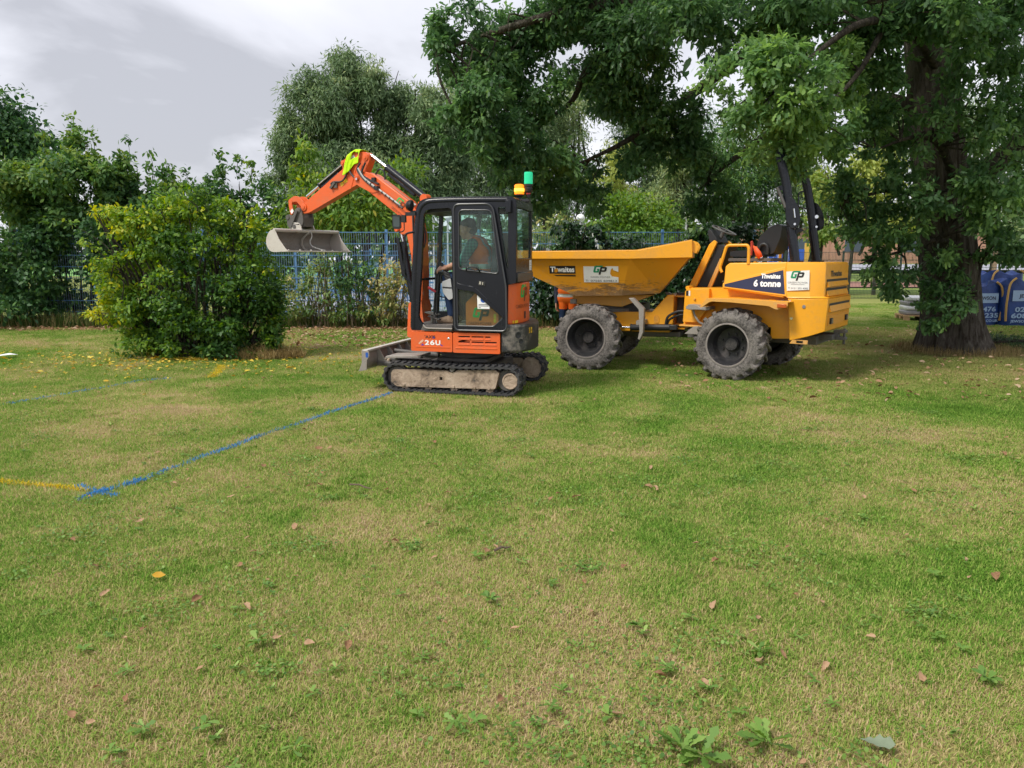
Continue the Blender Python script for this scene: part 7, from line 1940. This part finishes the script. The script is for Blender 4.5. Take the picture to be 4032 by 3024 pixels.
def figure(name, prims, mats, voxel, M, parent=None, smooth_it=6, pick=None):
    """prims: (p0, r0, p1, r1, material index); merged into one continuous surface"""
    mb = MB()
    for (p0, r0, p1, r1, mi) in prims: capsule(mb, p0, r0, p1, r1)
    o = mb.build('tmp', mats[0])
    rm = o.modifiers.new('r', 'REMESH'); rm.mode = 'VOXEL'; rm.voxel_size = voxel
    sm = o.modifiers.new('s', 'SMOOTH'); sm.iterations = smooth_it; sm.factor = .5
    dg = bpy.context.evaluated_depsgraph_get()
    me = bpy.data.meshes.new_from_object(o.evaluated_get(dg))
    bpy.data.objects.remove(o)
    me.name = name; me.materials.clear()
    for m in mats: me.materials.append(m)
    n = len(me.polygons); c = np.empty(n * 3, np.float32); me.polygons.foreach_get('center', c); c = c.reshape(-1, 3)
    best = np.full(n, 1e9); idx = np.zeros(n, np.int32)
    for (p0, r0, p1, r1, mi) in prims:
        a, b = np.array(p0, float), np.array(p1, float); d = b - a; L2 = max(1e-9, d @ d)
        t = np.clip(((c - a) @ d) / L2, 0, 1); q = np.linalg.norm(c - (a + t[:, None] * d), axis=1) - (r0 + (r1 - r0) * t)
        k = q < best; best[k] = q[k]; idx[k] = mi
    if pick is not None: idx = pick(c, idx)
    me.polygons.foreach_set('material_index', idx.astype(np.int32))
    me.polygons.foreach_set('use_smooth', [True] * n)
    o = link(name, me, None, parent, M)
    return o

def hand_prims(wrist, fwd, down, side, s=1.0, curl=.6, mi=0):
    """palm and five bent fingers; fwd = pointing direction, down = palm direction, side = towards the thumb"""
    w, f, d, t = Vector(wrist), Vector(fwd).normalized(), Vector(down).normalized(), Vector(side).normalized()
    out = []
    for k, (off, ln) in enumerate(((.030, .072), (.010, .080), (-.010, .074), (-.030, .058))):
        kn = w + f * .090 * s + t * off * s
        out.append((w + t * off * .6 * s, .017 * s, kn, .0125 * s, mi))
        m1 = kn + (f * math.cos(curl) + d * math.sin(curl)) * ln * .45 * s
        m2 = m1 + (f * math.cos(curl * 2) + d * math.sin(curl * 2)) * ln * .32 * s
        m3 = m2 + (f * math.cos(curl * 2.8) + d * math.sin(curl * 2.8)) * ln * .26 * s
        out += [(kn, .0105 * s, m1, .0095 * s, mi), (m1, .0095 * s, m2, .0088 * s, mi), (m2, .0088 * s, m3, .0078 * s, mi)]
    th0 = w + f * .030 * s + t * .026 * s; th1 = th0 + (f * .6 + t * .7 + d * .25).normalized() * .042 * s; th2 = th1 + (f * .85 + t * .2 + d * .4).normalized() * .034 * s
    out += [(th0, .015 * s, th1, .0115 * s, mi), (th1, .0115 * s, th2, .0092 * s, mi)]
    return out

def head_prims(c, fw, up, skin, hair, s=1.0):
    c, f, u = Vector(c), Vector(fw).normalized(), Vector(up).normalized(); l = f.cross(u).normalized()
    P = lambda a, b, d: c + f * a * s + u * b * s + l * d * s
    pr = [(P(-.020, .030, 0), .093 * s, P(.015, .020, 0), .088 * s, skin), (P(.035, -.055, 0), .060 * s, P(.062, -.082, 0), .040 * s, skin),
          (P(.055, .010, 0), .062 * s, P(.050, -.05, 0), .055 * s, skin), (P(.098, -.005, 0), .012 * s, P(.118, -.030, 0), .016 * s, skin),
          (P(.092, .030, -.045), .016 * s, P(.096, .030, .045), .016 * s, skin), (P(.098, -.062, -.018), .010 * s, P(.098, -.062, .018), .010 * s, skin)]
    for sd in (-1, 1):
        pr += [(P(-.005, .018, .090 * sd), .018 * s, P(-.008, -.022, .088 * sd), .013 * s, skin), (P(.088, .014, .034 * sd), .0135 * s, P(.090, .013, .030 * sd), .0135 * s, skin),
               (P(.06, -.03, .045 * sd), .026 * s, P(.05, -.045, .05 * sd), .026 * s, skin)]
    pr += [(P(-.028, .045, 0), .096 * s, P(.000, .045, 0), .090 * s, hair), (P(-.055, -.02, 0), .070 * s, P(-.03, .02, 0), .092 * s, hair)]
    return pr

def operator():
    M = Matrix.Translation((-.59, 10.28, 0)) @ Matrix.Rotation(R(-13.5), 4, 'Z')
    SK, HR, SH, JN, BT = range(5)
    y = -.29
    pr = head_prims((.098, y, 2.065), (-1, 0, -.22), (-.18, 0, 1), SK, HR)
    pr += [((.15, y, 1.93), .060, (.12, y, 2.00), .055, SK)]
    pr += [((.30, y - .07, 1.50), .135, (.30, y + .07, 1.50), .135, JN), ((.30, y - .03, 1.60), .150, (.27, y + .03, 1.62), .150, SH),
           ((.27, y - .06, 1.74), .150, (.26, y + .06, 1.74), .150, SH), ((.225, y - .13, 1.87), .090, (.225, y + .13, 1.87), .090, SH), ((.21, y, 1.80), .145, (.20, y, 1.90), .090, SH)]
    # near arm on the joystick, far arm
    for (sy, el, wr, th) in ((-.50, (.085, -.54, 1.645), (-.135, -.47, 1.585), (0, .5, .6)), (-.08, (.06, -.03, 1.63), (-.15, -.08, 1.58), (0, -.5, .6))):
        pr += [((.215, sy, 1.87), .075, (.15, (sy + el[1]) / 2, 1.76), .066, SH), ((.15, (sy + el[1]) / 2, 1.76), .064, el, .055, SH), (el, .050, Vector(el).lerp(Vector(wr), .35), .046, SH),
               (Vector(el).lerp(Vector(wr), .30), .043, wr, .028, SK)]
        pr += hand_prims(wr, (-1, .05, -.12), (0, 0, -1), th, 1.0, .55, SK)
    for (ly, kx) in ((-.40, -.15), (-.17, -.13)):
        pr += [((.27, ly + .02, 1.50), .100, (kx, ly, 1.45), .068, JN), ((kx, ly, 1.45), .066, (kx + .02, ly, 1.20), .060, JN), ((kx + .02, ly, 1.20), .058, (kx + .055, ly - .01, .985), .052, JN),
               ((kx + .05, ly - .01, .97), .048, (kx + .045, ly - .01, .925), .046, BT), ((kx + .07, ly - .01, .905), .038, (kx - .11, ly - .03, .900), .034, BT), ((kx - .02, ly - .02, .92), .042, (kx - .09, ly - .03, .905), .036, BT)]
    o = figure('person', pr, [SKIN, HAIR, SHIRT, JEANS, BOOT], .0088, M, smooth_it=4)
    tag(o, 'person in teal checked shirt and orange vest seated in the excavator cab', 'person')
    vp = [((.30, y - .03, 1.58), .166, (.27, y + .03, 1.62), .166, 0), ((.275, y - .06, 1.74), .166, (.265, y + .06, 1.74), .166, 0), ((.235, y - .11, 1.87), .105, (.235, y + .11, 1.87), .105, 0), ((.225, y, 1.80), .158, (.21, y, 1.88), .112, 0)]
    def pk(c, idx):
        i = idx.copy()
        b = (np.abs(c[:, 2] - 1.60) < .028)
        v = (np.abs(np.abs(c[:, 1] - y) - .115) < .026) & (c[:, 2] > 1.60)
        i[b | v] = 1
        return i
    v = figure('hi_vis_vest', vp, [HIVIS, REFL], .012, ID, parent=o, smooth_it=3, pick=pk)
operator()

def labourer():
    M = Matrix.Translation((1.07, 14.72, 0)) @ Matrix.Rotation(R(160), 4, 'Z')
    SK, HR, OR, JN, BT, NV, RF = range(7)
    pr = head_prims((0, .02, 1.60), (0, 1, -.2), (0, .1, 1), SK, HR)
    pr += [((0, 0, 1.44), .058, (0, .01, 1.52), .055, SK), ((-.09, 0, .95), .120, (.09, 0, .95), .120, JN), ((-.06, 0, 1.08), .130, (.06, 0, 1.08), .130, OR), ((-.08, 0, 1.24), .135, (.08, 0, 1.24), .135, OR), ((-.15, 0, 1.40), .075, (.15, 0, 1.40), .075, OR)]
    for s in (-1, 1):
        pr += [((.20 * s, 0, 1.39), .068, (.235 * s, -.01, 1.12), .052, NV), ((.235 * s, -.01, 1.12), .050, (.215 * s, .06, .86), .036, NV)]
        pr += hand_prims((.215 * s, .065, .84), (-.05 * s, .12, -1), (-s, 0, 0), (0, 1, 0), 1.0, .4, SK)
        pr += [((.09 * s, 0, .92), .095, (.10 * s, .01, .52), .065, JN), ((.10 * s, .01, .52), .063, (.10 * s, 0, .12), .050, JN), ((.10 * s, -.02, .06), .045, (.11 * s, .15, .045), .040, BT)]
    def pk(c, idx):
        i = idx.copy()
        b = (np.abs(c[:, 2] - 1.16) < .03) | (np.abs(c[:, 2] - 1.00) < .03)
        i[(idx == JN) & (c[:, 2] > .74) & (np.abs(c[:, 0]) < .21)] = OR
        i[b & (i == OR)] = RF
        return i
    o = figure('person', pr, [SKIN, HAIR, HIVIS, JEANS, BOOT, NAVYC, REFL], .0105, M, smooth_it=4, pick=pk)
    tag(o, 'person in orange hi-vis top standing behind the dumper front wheel', 'person')
labourer()

# ------------------------------------------------------------------ hi-vis cloth thrown over the arm
def cloth():
    m, nt, nd, lk, out = new_mat('lime_hi_vis_cloth')
    v = pos(nt)
    principled(nt, out, mixc(nt, noise(nt, 12, 4, .6, v), (.42, .78, .01), (.62, .95, .02)), .7, 0, .2, noise(nt, 18, 4, .6, v), .6, .02)
    M = Matrix.Translation((-.59, 10.28, 0)) @ Matrix.Rotation(R(-13.5), 4, 'Z') @ BO
    mb = MB()
    nu, nv = 15, 22
    rs = random.Random(4)
    for i in range(nu):
        for j in range(nv):
            u, t = i / (nu - 1), j / (nv - 1)
            # t runs from the far flank over the top edge and down the near flank
            s = -.14 + t * .47
            x = -1.17 + u * .25 + .05 * math.sin(t * 5) * (1 - u) - (.06 * max(0, t - .55) * 2)
            top = 3.175 + (x + 1.06) * (.42 if x < -1.06 else -.05)
            wr = .012 * math.sin(9 * u + 7 * t) + .010 * math.sin(17 * u - 5 * t + 1)
            if s < 0: yy, z = .075 + .01, top + s * .9
            elif s < .13: a = s / .13; yy, z = .085 - .17 * a, top + .018 * math.sin(math.pi * a)
            else: yy, z = -.088 - .012 * math.sin(6 * u), top - (s - .13) * (1.0 + .25 * math.sin(3 * u + 1))
            mb.v.append((x, yy - abs(wr) * (1 if s > .1 else -1), z + wr * .5))
    for i in range(nu - 1):
        for j in range(nv - 1):
            if 13 <= j <= 15 and 6 <= i <= 11: continue                 # the arm hole
            a = i * nv + j; mb.f.append((a, a + 1, a + nv + 1, a + nv)); mb.m.append(0)
    o = mb.build('hi_vis_cloth', m, None, M, fix=False)
    md = o.modifiers.new('t', 'SOLIDIFY'); md.thickness = .006
    sb = o.modifiers.new('s', 'SUBSURF'); sb.levels = 1; sb.render_levels = 1
    tag(o, 'bright lime hi-vis garment draped over the top of the excavator arm', 'garment')
cloth()

# ------------------------------------------------------------------ leaves lying on the lawn
DEAD = leaf_mat('dead_leaves', [(0, (.14, .075, .04)), (.35, (.30, .17, .09)), (.7, (.42, .27, .16)), (1, (.52, .38, .26))], .2, .7, .2)
YLEAF = leaf_mat('fallen_yellow_leaves', [(0, (.45, .26, .03)), (.5, (.66, .46, .04)), (1, (.70, .58, .12))], .25, .6)
GLEAF = plain('grey_green_leaf', (.17, .21, .14), .7, 0, .2, .2, 30)
ORLEAF = leaf_mat('orange_leaf', [(0, (.45, .16, .02)), (1, (.60, .36, .03))], .25, .5)
def fallen_leaf_mesh(seed, shape, size=.085):
    """a dried leaf: two rows of faces either side of the midrib, curled and twisted"""
    rs = np.random.RandomState(seed)
    cur = rs.uniform(.5, 2.4); tw = rs.uniform(-1.2, 1.2); bend = rs.uniform(-.5, 1.2)
    k = 9 if size < .1 else 19; v = []; f = []
    half = [p for p in shape if p[1] >= 0 and p[0] < 1.0001]
    xs = np.linspace(0, 1, k); ws = np.interp(xs, [p[0] for p in half], [p[1] for p in half]) * 1.25
    for i in range(k):
        for j, q in enumerate((-1, -.5, 0, .5, 1)):
            a = xs[i] - .5; b = q * ws[i]
            z = .10 + cur * b * b * 1.6 + bend * a * a * .6 + tw * a * b + rs.uniform(-.012, .012)
            v.append((a * size, b * size * (1 - .15 * cur * abs(b)), z * size))
    for i in range(k - 1):
        for j in range(4):
            p = i * 5 + j; f.append((p, p + 1, p + 6, p + 5))
    me = bpy.data.meshes.new('fallen_leaf'); me.from_pydata(v, [], f); me.update()
    me.polygons.foreach_set('use_smooth', [True] * len(me.polygons))
    a = me.attributes.new('tint', 'FLOAT', 'POINT'); base = rs.uniform(.1, .9)
    a.data.foreach_set('value', np.clip(base + rs.normal(0, .10, len(me.vertices)), 0, 1).astype(np.float32))
    return me
LEAF_SPOTS = [(-.72, 3.14), (-1.29, 3.52), (-1.57, 3.60), (.99, 3.54), (-1.72, 6.66), (-1.51, 5.52), (1.01, 5.51), (-.15, 4.23), (1.05, 3.01), (-2.06, 3.67), (.62, 4.01), (1.13, 6.05), (1.14, 4.09), (.39, 3.47), (.27, 5.21), (.42, 4.96), (.46, 5.26), (2.04, 4.78),
              (2.50, 5.26), (2.42, 4.49), (2.58, 3.87), (4.13, 8.05), (-.71, 6.91), (1.06, 5.48), (-2.03, 6.08), (-2.0, 5.26), (-.92, 5.43), (-.63, 6.12), (-.1, 4.30), (.02, 3.29), (.60, 2.89), (1.61, 3.22), (4.27, 6.49), (-.74, 4.37), (-1.5, 4.03), (-2.4, 4.74), (-1.37, 4.65), (-1.63, 2.61)]
def fallen_leaves():
    rs = np.random.RandomState(77)
    meshes = []; TINTS = []
    for i in range(10):
        me = fallen_leaf_mesh(100 + i, OAKL if i % 2 else OVATE, .085)
        me.materials.append(DEAD); meshes.append(me); TINTS.append(me.attributes['tint'].data[0].value)
    spots = list(LEAF_SPOTS)
    while len(spots) < 230:
        y = 2.3 + 9.5 * rs.uniform() ** .8; x = rs.uniform(-.68, .68) * y
        if (-1.9 < x < .8 and 9.0 < y < 11.8): continue
        spots.append((x, y))
    for i, (x, y) in enumerate(spots):
        o = bpy.data.objects.new('fallen_leaf', meshes[i % 10]); COL.objects.link(o)
        s = rs.uniform(.55, .95) if i < 38 else rs.uniform(.3, .7)
        o.location = (x, y, .022); o.rotation_euler = (rs.uniform(-.5, .5), rs.uniform(-.4, .4), rs.uniform(0, 6.28)); o.scale = (s, s, s)
        hue = ('dark brown', 'reddish brown', 'tan', 'pale tan')[int(4 * min(.99, TINTS[i % 10]))]
        where = 'near the bottom edge of the photo' if y < 3.4 else ('in the middle of the lawn' if y < 6 else ('on the lawn beside the blue line' if x < -.5 else 'on the lawn in front of the dumper'))
        tag(o, 'small %s dead %s leaf lying %s' % (hue, 'lobed' if i % 2 else 'oval', where), 'leaf', 'dead leaves scattered on the lawn')
    me = fallen_leaf_mesh(7, OAKL, .115); me.materials.append(GLEAF)
    o = link('fallen_leaf', me); o.location = (1.27, 2.43, .03); o.rotation_euler = (.12, -.1, -.5)
    tag(o, 'large grey-green lobed leaf near the bottom edge of the photo', 'leaf')
    me = fallen_leaf_mesh(9, OVATE, .07); me.materials.append(ORLEAF)
    o = link('fallen_leaf', me); o.location = (-1.88, 3.87, .03); o.rotation_euler = (.5, .1, .2)
    tag(o, 'single bright orange and yellow leaf on the grass', 'leaf')
    # litter too small and thick to pick apart
    def litter(name, pts, size, mat, label, seed, zz=.03):
        r2 = np.random.RandomState(seed); n = len(pts)
        C = np.concatenate([pts, r2.uniform(.012, zz, (n, 1))], 1)
        D = r2.normal(0, 1, (n, 3)); D[:, 2] *= .25
        N_ = r2.normal(0, .35, (n, 3)); N_[:, 2] += 1
        me = leaf_mesh(name, C, D, N_, size * r2.uniform(.6, 1.3, n), r2.uniform(0, 1, n), OVATE, r2, .5)
        tag(link(name, me, mat), label, kind='stuff')
    n = 2600; a = np.stack([rs.uniform(-17, 6.5, n), 18.55 + rs.normal(0, .28, n)], 1)
    b = np.stack([rs.uniform(-6, .5, 1500), rs.uniform(14.5, 18.6, 1500)], 1)
    c = np.stack([rs.uniform(2, 14, 1600), rs.uniform(9, 19, 1600)], 1)
    litter('leaf_litter', np.concatenate([a, b, c]), .085, DEAD, 'dead brown leaves drifted along the hedge and under the oak', 3, .05)
    n = 900; r_ = np.abs(rs.normal(0, 1.7, n)); t = rs.uniform(0, 6.283, n)
    p = np.stack([-5.4 + r_ * np.cos(t) * 1.5, 12.9 + r_ * np.sin(t) * .75], 1); p = p[p[:, 1] > 9.4]
    litter('yellow_leaf_litter', p, .075, YLEAF, 'yellow leaves shed on the grass around the bush', 4)
fallen_leaves()

# ------------------------------------------------------------------ weeds in the lawn
WEEDG = leaf_mat('lawn_weed', [(0, (.07, .16, .03)), (.6, (.16, .29, .05)), (1, (.29, .42, .11))], .3, .5, .4)
def rosette(seed, n, size, upright):
    rs = np.random.RandomState(seed)
    C = rs.normal(0, .006, (n, 3)); C[:, 2] = np.abs(C[:, 2]) + .012
    a = np.sort(rs.uniform(0, 6.283, n)); e = rs.uniform(.1, upright, n)
    D = np.stack([np.cos(a) * np.cos(e), np.sin(a) * np.cos(e), np.sin(e)], 1)
    N_ = np.stack([-np.cos(a) * np.sin(e), -np.sin(a) * np.sin(e), np.cos(e)], 1) + rs.normal(0, .2, (n, 3))
    sh = [(0, .02), (.25, .10), (.5, .19), (.75, .20), (.92, .12), (1, 0), (.92, -.12), (.75, -.20), (.5, -.19), (.25, -.10), (0, -.02)]
    if seed % 2: sh = [(0, .02), (.2, .05), (.28, .12), (.36, .06), (.5, .16), (.58, .08), (.78, .19), (1, 0), (.78, -.19), (.58, -.08), (.5, -.16), (.36, -.06), (.28, -.12), (.2, -.05), (0, -.02)]
    me = leaf_mesh('lawn_weed', C, D, N_, size * rs.uniform(.6, 1.2, n), np.clip(rs.normal(.5, .22, n), 0, 1), sh, rs, .35)
    me.materials.append(WEEDG)
    return me
WEEDS = [(.59, 2.42), (.65, 2.38), (.89, 2.45), (1.28, 3.22), (1.91, 3.22), (.78, 2.81), (.85, 3.42), (.20, 2.79), (-.23, 2.83), (-.2, 2.57), (-.11, 3.6), (.06, 4.09), (-.2, 4.16), (.20, 3.79), (-.58, 3.67), (-1.04, 5.26), (.41, 3.96), (1.33, 3.76), (1.07, 3.08), (1.63, 3.35), (2.27, 3.9), (-1.33, 2.53),
         (-1.12, 2.55), (-1.38, 2.40), (-1.83, 3.24), (-1.58, 2.93), (-1.12, 3.16), (-.75, 2.42), (-.35, 2.62), (.15, 2.67), (.37, 2.62), (.59, 3.33), (1.22, 2.86), (1.23, 2.70), (1.91, 2.86), (2.26, 3.62), (-.13, 2.58), (.64, 2.95), (1.01, 3.24)]
def lawn_weeds():
    rs = np.random.RandomState(5)
    ms = [rosette(i, 6 + (i * 3) % 8, .046, (.25, .45, .7)[i % 3]) for i in range(8)]
    big = rosette(23, 13, .085, .8)
    sp = [(x, y) for x, y in WEEDS]
    while len(sp) < 210:
        y = 2.2 + 5.5 * rs.uniform(); sp.append((rs.uniform(-.68, .68) * y, y))
    for i, (x, y) in enumerate(sp):
        o = bpy.data.objects.new('lawn_weed', big if i in (0, 1, 2) else ms[i % 8]); COL.objects.link(o)
        s = rs.uniform(.8, 1.25) if i < 39 else rs.uniform(.4, .9)
        o.location = (x, y, .008); o.rotation_euler = (0, 0, rs.uniform(0, 6.28)); o.scale = (s, s, s)
        where = ('near the bottom edge of the photo' if y < 3.2 else ('in the middle of the lawn' if y < 5 else 'further up the lawn')) + (' towards the bush' if x < -.8 else (' towards the oak' if x > .8 else ' below the excavator'))
        tag(o, ('flat green %s weed rosette %s' % ('tooth-leaved' if (i % 8) % 2 else 'round-leaved', where)) if i > 2 else ('largest leafy dock weed at the bottom edge of the photo', 'second leafy dock weed beside the largest one', 'leafy dock weed at the bottom edge towards the grey leaf')[i], 'weed', 'broad-leaved weeds in the lawn')
lawn_weeds()
def clover():
    rs = np.random.RandomState(15); cs = []
    for k in range(105):
        y = 2.1 + 6.5 * rs.uniform(); x = rs.uniform(-.7, .7) * y; n = int(rs.uniform(30, 150)); r = rs.uniform(.05, .22)
        cs.append(np.stack([x + rs.normal(0, r, n), y + rs.normal(0, r * .8, n), rs.uniform(.014, .034, n)], 1))
    C = np.concatenate(cs); n = len(C)
    D = rs.normal(0, 1, (n, 3)); D[:, 2] *= .3; N_ = rs.normal(0, .35, (n, 3)); N_[:, 2] += 1
    tag(link('clover', leaf_mesh('clover', C, D, N_, rs.uniform(.010, .021, n), np.clip(rs.normal(.45, .25, n), 0, 1), [(0, 0), (.3, .36), (.8, .4), (1, 0), (.8, -.4), (.3, -.36)], rs, .25), WEEDG), 'small clover leaves patching the short lawn', kind='stuff')
clover()

# ------------------------------------------------------------------ odds and ends
STICK = plain('dry_stick', (.12, .085, .06), .9)
def stick(p0, p1, r, label):
    a, b = Vector((*p0, .035)), Vector((*p1, .03))
    tag(MB().tube([a, a.lerp(b, .4) + Vector((.004, .01, .008)), a.lerp(b, .7), b], [r, r * .9, r * .8, r * .5], 6).build('stick', STICK), label, 'stick')
stick((-1.21, 5.53), (-1.03, 5.44), .007, 'thin dark stick lying on the grass below the blue line')
stick((-.10, 4.22), (-.01, 4.29), .008, 'short dark stick beside a brown patch in the lawn')
me_ = MB().add([(-8.80, 13.0, .05), (-8.60, 13.1, .065), (-8.56, 13.22, .05), (-8.72, 13.24, .075), (-8.84, 13.12, .055)], [(0, 1, 2, 3, 4)])
tag(me_.build('paper_scrap', LWHITE), 'white scrap of litter on the grass at the photo edge', 'litter')
def mound():
    rs = np.random.RandomState(8); n = 5200
    a = rs.uniform(0, 6.283, n); r = np.sqrt(rs.uniform(0, 1, n))
    x = -4.35 + .75 * r * np.cos(a); y = 13.25 + .42 * r * np.sin(a)
    h = .16 * np.cos(r * 1.5)
    me = blades_mesh('dry_grass_heap', x, y, rs, .08, .24, .006, .95)
    co = np.empty(len(me.vertices) * 3, np.float32); me.vertices.foreach_get('co', co); co = co.reshape(-1, 3)
    co[:, 2] += np.repeat(h * rs.uniform(0, 1, n), 5); me.vertices.foreach_set('co', co.ravel())
    o = link('dry_grass_heap', me, blade_mat('hay', [(0, (.20, .14, .06)), (.6, (.42, .31, .13)), (1, (.60, .47, .24))]))
    tag(o, 'low heap of dry hay-coloured grass at the foot of the bush', 'grass heap')
    # litter skirt of dry grass round the oak foot
    n = 3000; t = rs.uniform(0, 6.283, n); q = rs.uniform(.62, 1.1, n)
    me = blades_mesh('oak_foot_grass', 8.22 + q * np.cos(t), 14.2 + q * np.sin(t), rs, .05, .20, .006, .5)
    tag(link('oak_foot_grass', me, blade_mat('dry_foot_grass', [(0, (.14, .11, .04)), (1, (.42, .32, .16))])), 'dry grass fringe round the foot of the oak', kind='stuff')
mound()
def fir_branch():
    r = empty('cut_branch', (9.7, 14.6, 0)); tag(r, 'dark green cut branch lying beside the oak trunk', 'branch')
    st = MB(); bl = []
    for k in range(7):
        a = R(-25 + 18 * k); L = .9
        st.tube([(-.6, 0, .10), (-.6 + L * .6 * math.cos(a) , L * .5 * math.sin(a), .16), (-.6 + 1.5 * L * math.cos(a), L * 1.0 * math.sin(a), .08)], [.02, .014, .006], 5)
        for j in range(5):
            t = .3 + .25 * j; bl.append((-.6 + t * L * math.cos(a), t * .9 * L * math.sin(a), .14, .18, .14, .10, .2, 1))
    st.build('stem', BARKD, r)
    crown('foliage', r, bl, 1500, .05, LANCE, IVY_M, 90, 18, .07, .2)
fir_branch()
